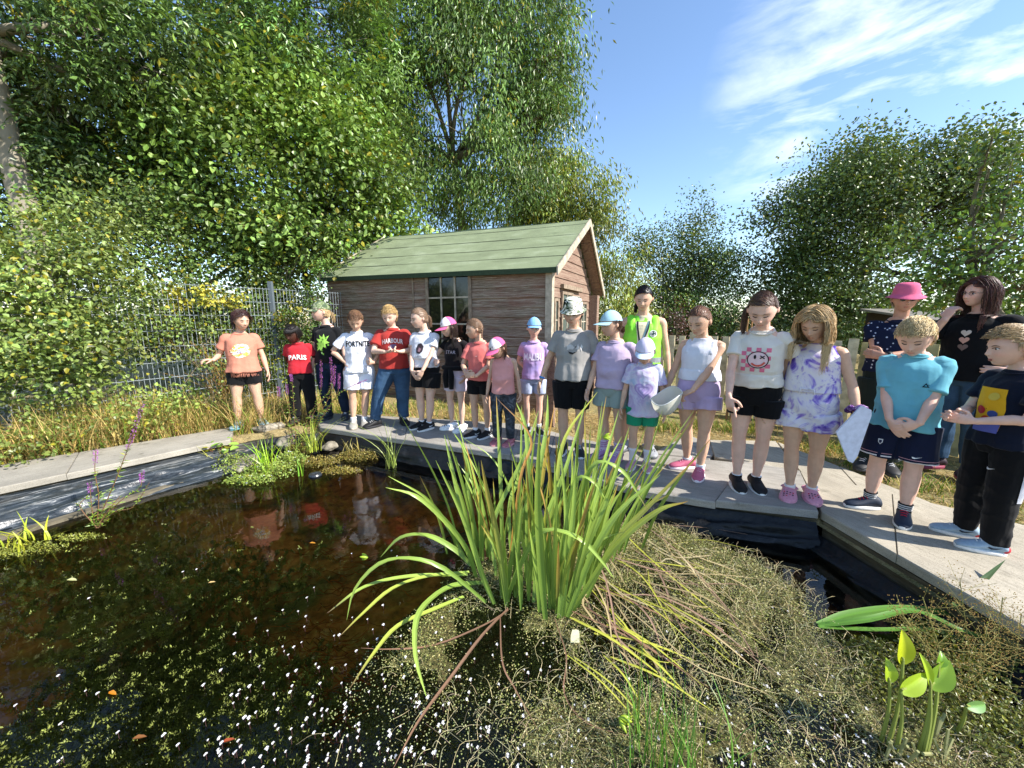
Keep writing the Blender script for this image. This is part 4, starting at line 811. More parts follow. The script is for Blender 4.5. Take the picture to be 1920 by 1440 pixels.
for k in range(10):
    x0, y0 = rng.uniform(1060, 1180), rng.uniform(1120, 1240); x1, y1 = x0 + rng.uniform(60, 200), y0 + rng.uniform(40, 150); b, e = np.array(G(x0, y0, MZ)), np.array(G(x1, y1, MZ)); ribbon(a, [b - io, (b + e) / 2 - io + np.array((0, 0, .03)), e - io], rng.uniform(.006, .016), YG, YG * .9, 8)
o = a.build('fallen_leaves', DRY, iris, True); o['kind'] = 'stuff'
for px, d in (((690, 1045), (-1, .2)), ((1160, 1345), (1, -.6)), ((1130, 820), (1, .5))):  # seed pods
    A = Acc(); q = np.array(P(*px, 2.3 if px[1] == 820 else G(*px, MZ + .04).y)) - io
    for k in range(6): v = np.array((d[0] + rng.normal() * .3, rng.normal() * .4, d[1] * .5 + rng.normal() * .3)); A.tube(catm([q, q + unit(v) * .025, q + unit(v) * .05], 3), np.array([.002, .005, .008, .009, .008, .005, .002]), 6, lin('a8bf3a'))
    A.build('seed_pod', LEAFD, iris, True)

# clumps of sedge, rush and reeds
def clump(name, label, px, z, n, h, w, spread, lean, c, tall=1.0, cat='sedge'):
    b = G(*px, z); r = Acc(); base = rnd(n) * spread * np.array((1, 1, 0)); H = h * rng.uniform(.55, 1.15, n); a_ = rng.uniform(0, 6.28, n)
    blades(r, base, H, lean * rng.uniform(.1, 1.2, n), w, tint(c, n, .25, .1), 7, .8, a_); o = r.build(name, LEAF); o.location = b; return tag(o, label, cat)
clump('sedge', 'bright lime green sedge clump standing in the shallows below the girl in orange', (497, 885), WZ, 46, .36, .012, .045, .55, lin('93b832'))
clump('sedge', 'thin yellow green sedge clump by the corner of the paving', (590, 845), -.15, 40, .42, .008, .035, .7, lin('9aa83f'))
clump('reed_blade', 'single broad bright blade rising from the water beside the black cap', (566, 892), WZ, 5, .24, .022, .012, .25, lin('86b83a'), cat='reed')
clump('sedge', 'short yellowing sedge tuft beside the round leaved plant', (432, 872), WZ, 26, .26, .009, .06, .8, lin('a8ac48'))
clump('sedge', 'low green tuft between the two sedge clumps', (545, 862), WZ, 30, .24, .008, .06, .8, lin('8a9f42'))
clump('sedge', 'straw tipped tuft against the paving left of the rushes', (665, 850), WZ, 30, .20, .007, .07, .9, lin('a89a55'))
clump('rush', 'loose thin rush stems standing before the boy in jeans', (735, 875), WZ, 24, .58, .006, .035, .8, lin('8a9a48'), cat='rush')
clump('rush', 'fine dark green rush clump rising from the bottom edge of the photo', (1240, 1452), WZ, 60, .40, .0048, .075, .35, lin('5f8a35'), cat='rush')
clump('rush', 'sparse outer rush stems right of the fine rush clump', (1340, 1440), WZ, 12, .30, .004, .06, .5, lin('6f9040'), cat='rush')
clump('sedge', 'yellow tipped leaves at the left edge where the liner meets the water', (25, 1030), WZ, 26, .20, .012, .07, 1.2, lin('b0b83a'))
def mound(name, label, blobs, n, leaf, c, cat, flow=None, rnd_=1.0):
    pts = []; 
    for (x, y, z, rx, ry, rz) in blobs:
        q = np.array(G(x, y, z)); d = unit(rnd(n)); d[:, 2] = np.abs(d[:, 2]); pts.append(q + d * np.array((rx, ry, rz)) * (rng.random((n, 1)) ** .4))
    C = np.vstack(pts); m = len(C); a = Acc(); cc = tint(c, m, .4, .05); (leaf6 if rnd_ > .5 else leafq)(a, C, rnd(m) + np.array((0, 0, .3)), np.array((0, 0, 1.)) + rnd(m) * .7, leaf * rng.uniform(.6, 1.3, m), leaf * .6, cc)
    for q in C[::7]: a.tube([tuple(q), (q[0] + rng.normal() * .02, q[1] + rng.normal() * .02, q[2] - .06)], .001, 3, tint(lin('8a8a4a'), 1)[0], cap=False)
    if flow is not None:
        k = C[rng.choice(m, flow)]; k[:, 2] += .02
        for j in range(4): an = j * 1.57 + rng.random(flow); leaf6(a, k, np.column_stack([np.cos(an), np.sin(an), an * 0 + .2]), np.array((0, 0, 1.)) + rnd(flow) * .3, .008, .008, lin('dfe4f0'))
    o = a.build(name, LEAF); return tag(o, label, cat, kind='stuff')
mound('marginal_plants', 'bright green small leaved plants with white flowers at the back of the pond', [(395, 872, WZ, .18, .16, .10), (440, 880, WZ, .26, .18, .17), (505, 890, WZ, .28, .16, .14), (470, 903, WZ, .26, .10, .07), (545, 870, WZ, .2, .16, .13), (350, 890, WZ, .14, .10, .06)], 800, .022, lin('8b9d48'), 'plants', 60)
mound('marginal_plants', 'brownish low growth under the paving left of the iris', [(600, 870, WZ, .22, .12, .09), (670, 860, WZ, .25, .13, .11), (730, 850, WZ, .20, .12, .09), (640, 885, WZ, .22, .08, .05), (560, 850, WZ, .14, .1, .12)], 900, .018, lin('8a7c3c'), 'plants')
mound('marginal_plants', 'mossy green fringe along the left waterline', [(60, 1032, WZ - .01, .35, .08, .035), (150, 1010, WZ - .01, .22, .06, .03), (10, 1040, WZ - .01, .2, .07, .04)], 700, .012, lin('8f9440'), 'plants', None, 0)
mound('water_mint', 'leafy green and straw growth at the lower right corner by the path edge', [(1800, 1290, MZ, .22, .16, .08), (1700, 1300, MZ, .2, .15, .06), (1880, 1240, MZ, .2, .14, .10), (1780, 1210, MZ, .25, .14, .07), (1880, 1380, MZ, .22, .16, .08), (1650, 1230, MZ, .16, .1, .04)], 1100, .016, lin('6e7438'), 'plants')
a = Acc()
for k in range(5):
    q = np.array(G(1400 + k * 3, 845, -.2))
# purple loosestrife
def loose(label, stems, leafz=.35):
    b = G(*stems[0][0][0], WZ); r = thing('purple_loosestrife', b, 0, label, 'wildflower'); bo = np.array(b); st, lf = Acc(), Acc()
    for px, spk in stems:
        base = G(*px[0], WZ); Y0 = base.y; pts = catm([np.array(P(x, y, Y0 + .12 * i / len(px))) - bo for i, (x, y) in enumerate(px)], 6); st.tube(pts, np.linspace(.004, .0018, len(pts)), 5, lin('7a5a3f'))
        n = len(pts); L = np.linalg.norm(np.diff(pts, axis=0), axis=1).sum()
        m = int(L / .012); f = rng.random(m) * (.98 if not spk else .72); C = np.stack([np.interp(f, np.linspace(0, 1, n), pts[:, j]) for j in range(3)], 1); leafq(lf, C, rnd(m) * np.array((1, 1, .3)) + np.array((0, 0, .25)), np.array((0, 0, 1.)) + rnd(m) * .3, rng.uniform(.03, .06, m) * (1 - f * .5), .011, tint(lin('7f9a3c'), m, .3, .1))
        if spk:
            A = Acc(); m = int(L * spk * 480) + 40; f = 1 - spk * rng.random(m); C = np.stack([np.interp(f, np.linspace(0, 1, n), pts[:, j]) for j in range(3)], 1); D = rnd(m); D[:, 2] *= .4; C = C + unit(D) * .008; leafq(A, C, D, rnd(m), rng.uniform(.006, .012, m), .006, np.clip(np.array(lin('a860b0')) * rng.uniform(.7, 1.5, (m, 1)), 0, 1)); A.build('flower_spike', PETAL, r)
    st.build('stems', DRY, r); lf.build('leaves', LEAF, r)
loose('purple loosestrife leaning up from the left waterline in front of the path', [([(180, 985), (215, 905), (240, 840), (268, 757)], .34), ([(182, 985), (185, 930), (178, 885), (180, 842)], .22), ([(178, 985), (172, 950), (168, 905)], .20), ([(186, 985), (225, 940), (262, 915), (266, 885)], .22), ([(182, 990), (150, 950), (165, 930)], 0), ([(184, 990), (215, 960), (250, 950), (280, 905)], 0), ([(180, 990), (205, 955), (225, 930)], 0)])
loose('tall purple loosestrife standing in front of the children on the left', [([(548, 850), (540, 800), (525, 755), (522, 725)], .22), ([(552, 850), (545, 790), (540, 745), (537, 720)], .25), ([(556, 850), (552, 780), (548, 720), (545, 702)], .28), ([(560, 850), (575, 790), (600, 740), (602, 675)], .26), ([(562, 850), (585, 780), (620, 725), (620, 670)], .30), ([(563, 850), (590, 790), (622, 735), (628, 685)], .26), ([(566, 850), (600, 790), (632, 740), (636, 700)], .24), ([(568, 850), (605, 780), (640, 735), (688, 712)], .20), ([(558, 850), (560, 800), (548, 770)], 0), ([(570, 850), (590, 800), (582, 780)], .15)])
# water plantain: oval leaves on tall stalks, and its airy seed heads
wp = G(1660, 1400, MZ); r = thing('water_plantain', wp, 0, 'water plantain with a few large sunlit oval leaves at the lower right', 'water plant'); wo_ = np.array(wp); st = Acc()
def oval(tip_px, base_px, Yd, w, c, foot):
    a0, a1 = np.array(P(*base_px, Yd)) - wo_, np.array(P(*tip_px, Yd + .03)) - wo_; A = Acc(); ax = a1 - a0; L = np.linalg.norm(ax); ax /= L; S = unit(np.cross(ax, np.array((0, -.8, .5)))); N = np.cross(S, ax); m = 13; rows = []
    for i in range(m):
        f = i / (m - 1); ww = w * .5 * (math.sin(math.pi * min(1, f * .97 + .03) ** .75) ** .8 + .02); rows.append([a0 + ax * L * f + S * ww * u - N * ww * (.35 - .5 * abs(u)) + N * .012 * math.sin(f * 3) * 1 for u in np.linspace(-1, 1, 7)])
    C = np.tile(np.array(c), (m * 7, 1)); C[3::7] *= 1.2; A.loft(rows, C, cap=False, close=False); A.build('leaf', LEAFD, r, True)
    f_ = np.array(G(*foot, WZ)) - wo_; st.tube(catm([f_, (f_ + a0) / 2 + np.array((.01, 0, .01)), a0, a0 + ax * L * .2], 4), np.linspace(.007, .003, 13), 6, lin('8f9a4c'))
yg = lin('9cb52c')
Yd = wp.y
oval((1690, 1180), (1693, 1245), Yd, .060, lin('b5bf24'), (1665, 1400)); oval((1660, 1232), (1668, 1280), Yd, .045, yg, (1652, 1390)); oval((1735, 1262), (1690, 1298), Yd - .02, .055, yg, (1680, 1410)); oval((1780, 1238), (1745, 1290), Yd, .075, lin('7c9c2c'), (1730, 1420)); oval((1722, 1222), (1745, 1285), Yd, .03, yg, (1722, 1415)); oval((1762, 1220), (1760, 1250), Yd + .02, .035, lin('6f9428'), (1735, 1420)); oval((1846, 1320), (1812, 1325), Yd, .035, lin('6f9450'), (1790, 1380))
for k in range(14): f_ = np.array(G(1650 + rng.uniform(0, 120), 1395 + rng.uniform(0, 40), WZ)) - wo_; st.tube([f_, f_ + np.array((rng.normal() * .03, rng.normal() * .02, rng.uniform(.05, .13)))], .005, 5, lin('9a9a6a'))
st.build('stalks', DRY, r)
pn = Acc(); 
for (bx, by, tx, ty, Y_) in [(1790, 1330, 1730, 1120, .25), (1820, 1300, 1800, 1090, .32), (1850, 1300, 1880, 1120, .3), (1780, 1280, 1690, 1150, .3), (1830, 1320, 1850, 1180, .2), (1890, 1290, 1915, 1150, .3)]:
    b = np.array(G(bx, by, WZ)); t_ = np.array(P(tx, ty, b[1] + Y_ * .3)); ax = t_ - b; pn.tube([b, b + ax * .5 + np.array((.01, 0, 0)), t_], .002, 4, lin('a39a5a'))
    for k in range(46):
        f = rng.uniform(.25, 1); s0 = b + ax * f; v = rnd(1)[0] * np.array((1, 1, .5)); v = unit(v) * rng.uniform(.05, .17) * (1.15 - f * .6) + np.array((0, 0, .03)); e = s0 + v; pn.tube([s0, (s0 + e) / 2 + np.array((0, 0, -.004)), e], .0007, 3, lin('a39a5a'), cap=False)
        for _ in range(7): q = e + rnd(1)[0] * .014 - v * rng.random() * .5; pn.ell(q, (.0022,) * 3, tint(lin('a88a50'), 1)[0], nu=5, nv=3); 
o = pn.build('seed_heads', DRY); tag(o, 'airy brown seed heads hanging over the right path edge', 'seed heads', kind='stuff')
a = Acc()                                     # long strap leaves folding over the water at the right
for px, w, zz in [([(1535, 1172), (1600, 1150), (1700, 1140), (1800, 1155), (1925, 1200)], .045, .03), ([(1535, 1175), (1640, 1180), (1760, 1182), (1850, 1230), (1960, 1300)], .022, .02), ([(1535, 1172), (1630, 1160), (1720, 1145), (1830, 1190), (1950, 1190)], .03, .05)]:
    pts = [np.array(G(x, y, WZ + .02 + zz * 2.2 * math.sin(i / (len(px) - 1) * 3.1))) for i, (x, y) in enumerate(px)]; ribbon(a, pts, w, lin('6a9a3a'), lin('587c34'), 16)
tag(a.build('strap_leaves', LEAFD, None, True), 'long folded green strap leaves floating towards the right path', 'water plant')
a = Acc(); ribbon(a, [np.array(G(1790, 1135, -.05)), np.array(P(1830, 1100, 1.75)), np.array(P(1885, 1050, 1.8))], .032, lin('4f6a34'), lin('3f5a2c'), 8); tag(a.build('strap_leaf', LEAFD, None, True), 'dark narrow leaf blade pointing up over the right path slab', 'water plant')
# round leaved plant by the left path end
a = Acc(); c0 = np.array(G(405, 850, -.12)); n = 20; C = c0 + rnd(n) * np.array((.13, .07, .02)); C[:, 2] = -.08 + rng.random(n) * .10; leaf6(a, C, rnd(n) * np.array((1, 1, .2)), np.array((0, 0, 1.)) + rnd(n) * .3 + np.array((0, -.4, 0)), rng.uniform(.05, .11, n), rng.uniform(.05, .09, n), tint(lin('88ab45'), n, .3, .1))
for q in C: a.tube([tuple(c0 + np.array((0, 0, -.08))), tuple(q)], .002, 4, lin('a05a4a'), cap=False)
tag(a.build('marsh_marigold', LEAFD), 'round leaved green plant growing over the rocks at the end of the left path', 'plant')
# floating single leaves
for px, L, c_, lab in [((204, 1297), .05, 'd98a1e', 'orange curled leaf floating at the lower left'), ((125, 1087), .075, 'c9c98a', 'pale yellow leaf floating on the dark water at the left'), ((390, 1093), .04, 'd8b878', 'small tan leaf floating left of the middle'), ((580, 1018), .05, 'c98a2a', 'yellow brown leaf floating under the reflection of the red top'), ((325, 905), .09, 'c9b84a', 'broad yellow leaf at the water edge below the liner'), ((345, 892), .08, 'b5a83f', 'yellow leaf overlapping the waterline right of the broad one'), ((248, 1385), .05, '8a5a30', 'reddish brown dead leaf in the weed at the lower left'), ((415, 1392), .045, '9a4a2a', 'rust coloured dead leaf among the white flowers')]:
    a = Acc(); an = rng.uniform(-.5, .5); leaf6(a, np.zeros((1, 3)), np.array([(math.cos(an), math.sin(an), .05)]), np.array([(0, 0, 1.)]), L, L * .34, lin(c_), .3, .0); o = a.build('fallen_leaf', LEAF); o.location = G(*px, WZ + .006); tag(o, lab, 'leaf')
a = Acc(); q = G(1078, 1195, MZ + .02); a.loft([[(-.022, -.01, -.02), (.02, -.012, -.018)], [(-.02, 0, .01), (.022, .004, .012)], [(-.012, .008, .035), (.018, .012, .03)]], cap=False, close=False); o = a.build('litter', plain(lin('c9c7a0'), .35, .5)); o.location = q; tag(o, 'small scrap of pale clear plastic below the iris', 'litter')
# ------------------------------------------------------------------ people
def headshape(d):
    x, y, z = d.T; fr = 1 / (1 + np.exp(y * 14)); low = np.clip(-z, 0, 1)
    X = .72 * x * (1 - .30 * low ** 1.5) * (1 - .06 * np.clip(z, 0, 1) ** 2); Y = .88 * y; Z = z.copy()
    Y = np.where(y > 0, Y * (1 - .42 * low ** 1.3), Y * (1 - .04 * np.clip(z, 0, 1)))
    Y = Y - .30 * low ** 1.8 * (y < .6)
    g = lambda x0, z0, sx, sz: np.exp(-((X - x0) / sx) ** 2 - ((Z - z0) / sz) ** 2) * fr
    Y -= .15 * g(0, -.31, .10, .11) + .09 * g(0, -.16, .07, .16)
    for s in (-1, 1):
        Y += .085 * g(s * .27, -.01, .15, .11); Y -= .04 * g(s * .34, -.36, .18, .18) + .035 * g(s * .085, -.36, .05, .05) + .03 * g(s * .26, -.03, .09, .06)
    Y -= .035 * g(0, .17, .42, .07) + .065 * g(0, -.545, .16, .045) + .06 * g(0, -.65, .13, .05) + .06 * g(0, -.88, .17, .12)
    Y += .05 * g(0, -.595, .17, .018) + .02 * g(0, -.75, .15, .05)
    return np.column_stack([X, Y, Z])
def sphere(nu, nv):
    A = Acc(); A.ell((0, 0, 0), (1, 1, 1), nu=nu, nv=nv); return A.V[0], A.F
_hv, _hf = sphere(80, 60)
HEADV = headshape(_hv)
HBVH = BVHTree.FromPolygons([tuple(v) for v in HEADV], [tuple(int(i) for i in f) for F in _hf for f in F])
def face_pt(x, z, off=.0):
    h = HBVH.ray_cast(Vector((x, -3, z)), Vector((0, 1, 0)))[0]
    return np.array((x, (h.y if h else -.8) - off, z))
def catmull(P_, m):
    P_ = np.asarray(P_, float); n = len(P_); Q = np.vstack([2 * P_[0] - P_[1], P_, 2 * P_[-1] - P_[-2]]); out = []
    for i in range(n - 1):
        p0, p1, p2, p3 = Q[i:i + 4]
        for k in range(m):
            t = k / m; out.append(.5 * (2 * p1 + (p2 - p0) * t + (2 * p0 - 5 * p1 + 4 * p2 - p3) * t * t + (3 * p1 - p0 - 3 * p2 + p3) * t ** 3))
    out.append(P_[-1]); return np.array(out)
def limb(acc, pts, rad, m=4, sides=14, c=None, squash=1.0):
    a = catmull(np.column_stack([np.asarray(pts, float), rad]), m); acc.tube(a[:, :3], np.maximum(a[:, 3], .001), sides, c, squash=squash, round_end=True)
def torso_loft(acc, secs, M, n=28, p=2.3):
    rings = []; th = np.linspace(0, 2 * np.pi, n, endpoint=False); s = catmull(secs, 3)
    cx = np.sign(np.cos(th)) * np.abs(np.cos(th)) ** (2 / p); sy = np.sign(np.sin(th)) * np.abs(np.sin(th)) ** (2 / p)
    for z, rx, ry, yo in s: rings.append(M(np.column_stack([rx * cx, yo + ry * sy, np.full(n, z)])))
    acc.loft(rings)
def skin_mat(c):
    key = ('skin', tuple(np.round(c, 3)))
    if key in _mc: return _mc[key]
    t = NT('skin'); a = t.new('ShaderNodeAttribute', attribute_name='Col'); n = t.tex(18, 4)
    t.setc(t.mix(1, a.outputs['Color'], t.ramp(n, [(.3, .9), (.7, 1.07)]), 'MULTIPLY')); t.rough(.55, .35); t.bump(t.tex(140, 3), .12, .002)
    t.b.inputs['Subsurface Weight'].default_value = .12; t.b.inputs['Subsurface Radius'].default_value = (.012, .005, .003); t.b.inputs['Subsurface Scale'].default_value = 1
    _mc[key] = t.m; return t.m
FAIR = lin('d6b29c'); TAN = lin('caa389'); ROSY = lin('d8b09c'); DARK = lin('4a2b20')

class Person:
    def __init__(s, px, py, top, face, label, cat='child', adult=False, b=1.0, hh=None, skin=FAIR, head=(0, 20, 0), lean=0, arms=None, feet=None, expr='down', vox=None, knees=None, H=None, leg=None, loc=None):
        g = G(px, py) if loc is None else Vector(loc); s.g = g
        s.H = H or (P(px, top, g.y).z if top else 1.3); H = s.H
        s.hh = (hh or (.130 if adult else .151)) * H; s.b = b; s.adult = adult; s.skin = np.array(skin); s.label = label
        s.rot = R(face) - math.atan2(g.x, g.y); s.r = thing('person', g, s.rot, label, cat)
        s.vox = vox or float(np.clip(.0013 * g.y, .0036, .0062)); s.sk = skin_mat(skin)
        hz = .52 if adult else .49; s.hz = hz * H; s.lean = R(lean)
        piv = np.array((0, 0, hz * H)); cl, sn = math.cos(s.lean), math.sin(s.lean)
        def M(V):                              # bends the upper body forward above the hip
            V = np.asarray(V, float).reshape(-1, 3); w = np.clip((V[:, 2] - hz * H) / (.14 * H), 0, 1); an = w * s.lean
            d = V - piv; y = d[:, 1] * np.cos(an) - d[:, 2] * np.sin(an); z = d[:, 1] * np.sin(an) + d[:, 2] * np.cos(an)
            return np.column_stack([V[:, 0], y, z + hz * H])
        s.M = M; s.shz = (.788 if adult else .771) * H; s.shx = (.100 if adult else .092) * H * (b * .5 + .5)
        s.S = {k: M((k * s.shx, .004 * H, s.shz))[0] for k in (-1, 1)}
        # head frame
        topz = H - s.hh / 2 * math.cos(0); piv_h = M((0, .004 * H, H - s.hh * .90))[0] + np.array((0, 0, .42 * s.hh * (1 - math.cos(R(head[1]))) * .8))
        s.HM = Matrix.Rotation(R(head[0]), 3, 'Z') @ Matrix.Rotation(R(head[1]), 3, 'X') @ Matrix.Rotation(R(head[2]), 3, 'Y')
        s.HN = np.array(s.HM); s.hc = piv_h + s.HN @ np.array((0, -.035 * s.hh / .16, .40 * s.hh)); s.hs = s.hh / 2
        s.neck0 = M((0, .010 * H, .79 * H))[0]; s.neck1 = s.hc + s.HN @ np.array((0, .22 * s.hs, -.45 * s.hs))
        s.arms = arms or {}; s.exp = expr
        st = .052 * H
        s.feet = {}
        fd = feet or {}
        for k in (-1, 1):
            f = fd.get(k, {}); p = np.array((*f.get('p', (k * st / H, 0)), 0.)) * H
            s.feet[k] = dict(p=p, yaw=f.get('yaw', k * 12), knee=f.get('knee'))
        s.hip = {k: np.array((k * .052 * H, 0, s.hz - .01 * H)) for k in (-1, 1)}
        s.ank = {k: s.feet[k]['p'] + np.array((0, .01 * H, .045 * H)) for k in (-1, 1)}
        s.knee = {}
        for k in (-1, 1):
            m = (s.hip[k] + s.ank[k]) / 2; m[2] += .012 * H; m[1] -= .012 * H; m[0] += k * .004 * H
            if s.feet[k]['knee'] is not None: m = m + np.array(s.feet[k]['knee']) * H
            s.knee[k] = m
        s.pose_arms(); s.body()
    def pose_arms(s):
        H = s.H; ua, fa = .160 * H, .138 * H; s.E = {}; s.W = {}; s.hand = {}
        for k in (-1, 1):
            a = s.arms.get(k, 'hang'); 
            if a == 'hang': a = dict(w=(k * .155 * (s.b * .5 + .5), -.03, .485 if not s.adult else .50), e=(k * .25, 1, -.1))
            if a == 'back': a = dict(w=(k * .04, .085, .53), e=(k * 1, .55, -.2), d=(-k * 1, .1, -.4))
            W = np.array(a['w']) * H; S = s.S[k]; d = W - S; L = np.linalg.norm(d)
            if L > (ua + fa) * .995: W = S + d / L * (ua + fa) * .995; d = W - S; L = np.linalg.norm(d)
            x = (ua * ua - fa * fa + L * L) / (2 * L); h = math.sqrt(max(0, ua * ua - x * x)); u = d / L
            e = np.array(a.get('e', (k * .4, 1, -.3)), float); e -= u * e.dot(u); e /= np.linalg.norm(e)
            s.E[k] = S + u * x + e * h; s.W[k] = W; s.hand[k] = a
    def body(s):
        H, b = s.H, s.b; A = Acc(); M = s.M; f = .85 + .15 * b
        sec = np.array([(.455, .060, .048, 0), (.49, .086, .064, .004), (.535, .086 * f, .064, .004), (.60, .075, .057, 0), (.66, .080, .060, 0), (.72, .090, .062, .002), (.755, .092, .056, .004), (.79, .070, .044, .006), (.825, .040, .036, .008)])
        sec[:, 1] *= H * b * .95; sec[:, 2] *= H * b * .95; sec[:, 0] *= H; sec[:, 3] *= H; sec[-2:, 1] /= b ** .8
        if s.adult: sec[:, 0] += .012 * H; 
        torso_loft(A, sec, M)
        limb(A, [s.neck0, (s.neck0 + s.neck1) / 2, s.neck1], np.array([.036, .030, .031]) * H * (.9 + .1 * b))
        for k in (-1, 1):
            h, kn, an = s.hip[k], s.knee[k], s.ank[k]
            limb(A, [h + np.array((-k * .004 * H, 0, -.0)), h * .62 + kn * .38, h * .25 + kn * .75, kn, kn * .78 + an * .22 + np.array((0, .006 * H, 0)), kn * .5 + an * .5 + np.array((0, .005 * H, 0)), kn * .2 + an * .8, an + np.array((0, 0, -.01 * H))],
                 np.array([.055, .049, .038, .0305, .0325, .0295, .0195, .018]) * H * b, m=4)
            yw = R(s.feet[k]['yaw']); fw = np.array((math.sin(yw), -math.cos(yw), 0)); limb(A, [an + fw * -.008 * H + np.array((0, 0, -.02 * H)), an + fw * .05 * H + np.array((0, 0, -.026 * H)), an + fw * .09 * H + np.array((0, 0, -.032 * H))], np.array([.020, .018, .012]) * H)
            S, E, W = s.S[k], s.E[k], s.W[k]; c0 = M((k * .055 * H, .004 * H, s.shz - .01 * H))[0]
            limb(A, [c0, S, S * .62 + E * .38, E, E * .72 + W * .28, E * .3 + W * .7, W], np.array([.034, .0280, .0240, .0195, .0212, .0168, .0138]) * H * (.55 + .45 * b), m=4)
            limb(A, [M((k * .055 * H * b, .002 * H, .715 * H))[0], M((k * .070 * H * b, .002 * H, .745 * H))[0], S + np.array((-k * .012 * H, 0, -.004 * H))], np.array([.034, .032, .026]) * H)
            s.mkhand(A, k)
        # head
        V = HEADV * s.hs; V = V @ s.HN.T + s.hc; A.add(V, _hf)
        for k in (-1, 1):
            m = Matrix.Rotation(R(-18 * k), 3, 'Z'); e = Acc(); e.ell((0, 0, 0), (.065, .13, .20), M=m.to_4x4(), nu=14, nv=10); e2 = e.V[0] + np.array((k * .765, .06, -.10)); A.add((e2 * s.hs) @ s.HN.T + s.hc, e.F)
        me = remesh(A, s.vox, 2, .45); V = verts(me); n = len(V)
        hl = ((V - s.hc) @ s.HN) / s.hs; C = np.tile(s.skin, (n, 1))
        lip = np.exp(-((hl[:, 0]) / .15) ** 4) * np.exp(-((hl[:, 2] + .60) / .085) ** 4) * (hl[:, 1] < -.55)
        inh = (np.abs(hl[:, 2]) < 1.1) & (np.abs(hl[:, 0]) < .95) & (np.abs(hl[:, 1]) < 1.2)
        C = C * (1 - lip[:, None] * .6) + np.clip(s.skin * np.array((.85, .45, .45)), 0, 1) * lip[:, None] * .6
        ck = sum(np.exp(-((hl[:, 0] - k * .36) / .16) ** 2 - ((hl[:, 2] + .34) / .14) ** 2) for k in (-1, 1)) * (hl[:, 1] < -.3)
        ear = np.exp(-((np.abs(hl[:, 0]) - .74) / .08) ** 2 - ((hl[:, 2] + .12) / .2) ** 2 - ((hl[:, 1] - .05) / .15) ** 2)
        pink = np.clip(ck * .5 + ear * .6, 0, 1)[:, None]; C = C * (1 - pink) + C * np.array((1.06, .80, .76)) * pink
        for k in (-1, 1):
            for q, r in ((s.knee[k], .035), (s.E[k], .025), (s.W[k] + (s.W[k] - s.E[k]) * .35, .03)):
                w = np.exp(-(np.linalg.norm(V - q, axis=1) / (r * s.H)) ** 2)[:, None] * .35; C = C * (1 - w) + C * np.array((1.03, .80, .76)) * w
        setcol(me, np.clip(C, 0, 1)); s.bodyob = put('body', me, s.sk, s.r)
        s.face()
    def mkhand(s, A, k):
        H = s.H; a = s.hand[k]; W = s.W[k]; fo = unit(W - s.E[k]); d = unit(np.array(a['d'], float)) if a.get('d') is not None else fo
        pn = np.array(a.get('pn', (-k, -.15, 0)), float); pn = pn - d * pn.dot(d); pn /= np.linalg.norm(pn); th = np.cross(d, pn) * (-k); cu = a.get('curl', .35)
        sc = .96 if not s.adult else .98; U = H * sc
        # palm: flattened
        rings = []; 
        for f, w, t_ in ((-.012, .0135, .0125), (.008, .016, .0115), (.028, .0225, .0115), (.046, .0235, .0105), (.056, .021, .0085)):
            q = np.linspace(0, 2 * np.pi, 12, endpoint=False); rings.append(W + d * f * U + np.cos(q)[:, None] * th * w * U + np.sin(q)[:, None] * pn * t_ * U)
        A.loft(rings); s.hc_ = W
        fing = {}
        for i, (o, l) in enumerate(zip((.0168, .0058, -.0056, -.0165), (.92, 1.02, .96, .78))):
            c = cu
            if a.get('point'): c = .04 if i == 0 else 1.0
            c = c + .06 * math.sin(i * 2.1 + k)
            p = W + d * (.050 + (.003 if i in (1, 2) else 0)) * U + th * o * U; pts = [p]; an = .25 * c; spread = th * (1.5 - i) * .05
            for j, sl_ in enumerate((.025, .018, .014)):
                an += c * (.75 if j else .5); dd = d * math.cos(an) + pn * math.sin(an) + spread; p = p + dd * sl_ * l * U; pts.append(p)
            r = np.array([.0066, .0064, .0058, .0048]) * U; limb(A, pts, np.maximum(r, s.vox * 1.15), m=2, sides=8)
            fing[i] = pts
        tb = W + d * .016 * U + th * .016 * U; t1 = tb + (d * .55 + th * .7 + pn * .35) * .024 * U; t2 = t1 + (d * .85 + th * .25 + pn * (.3 + cu * .5)) * .020 * U; t3 = t2 + (d * .9 + pn * (.3 + cu * .6)) * .013 * U
        limb(A, [tb - th * .008 * U, t1, t2, t3], np.maximum(np.array([.0095, .0078, .0068, .0054]) * U, s.vox * 1.15), m=2, sides=8)
        a['fc'] = W + d * .075 * U + pn * .012 * U; a['dv'] = d; a['pnv'] = pn; a['th'] = th
    def hp(s, p): return (np.asarray(p, float) * s.hs) @ s.HN.T + s.hc
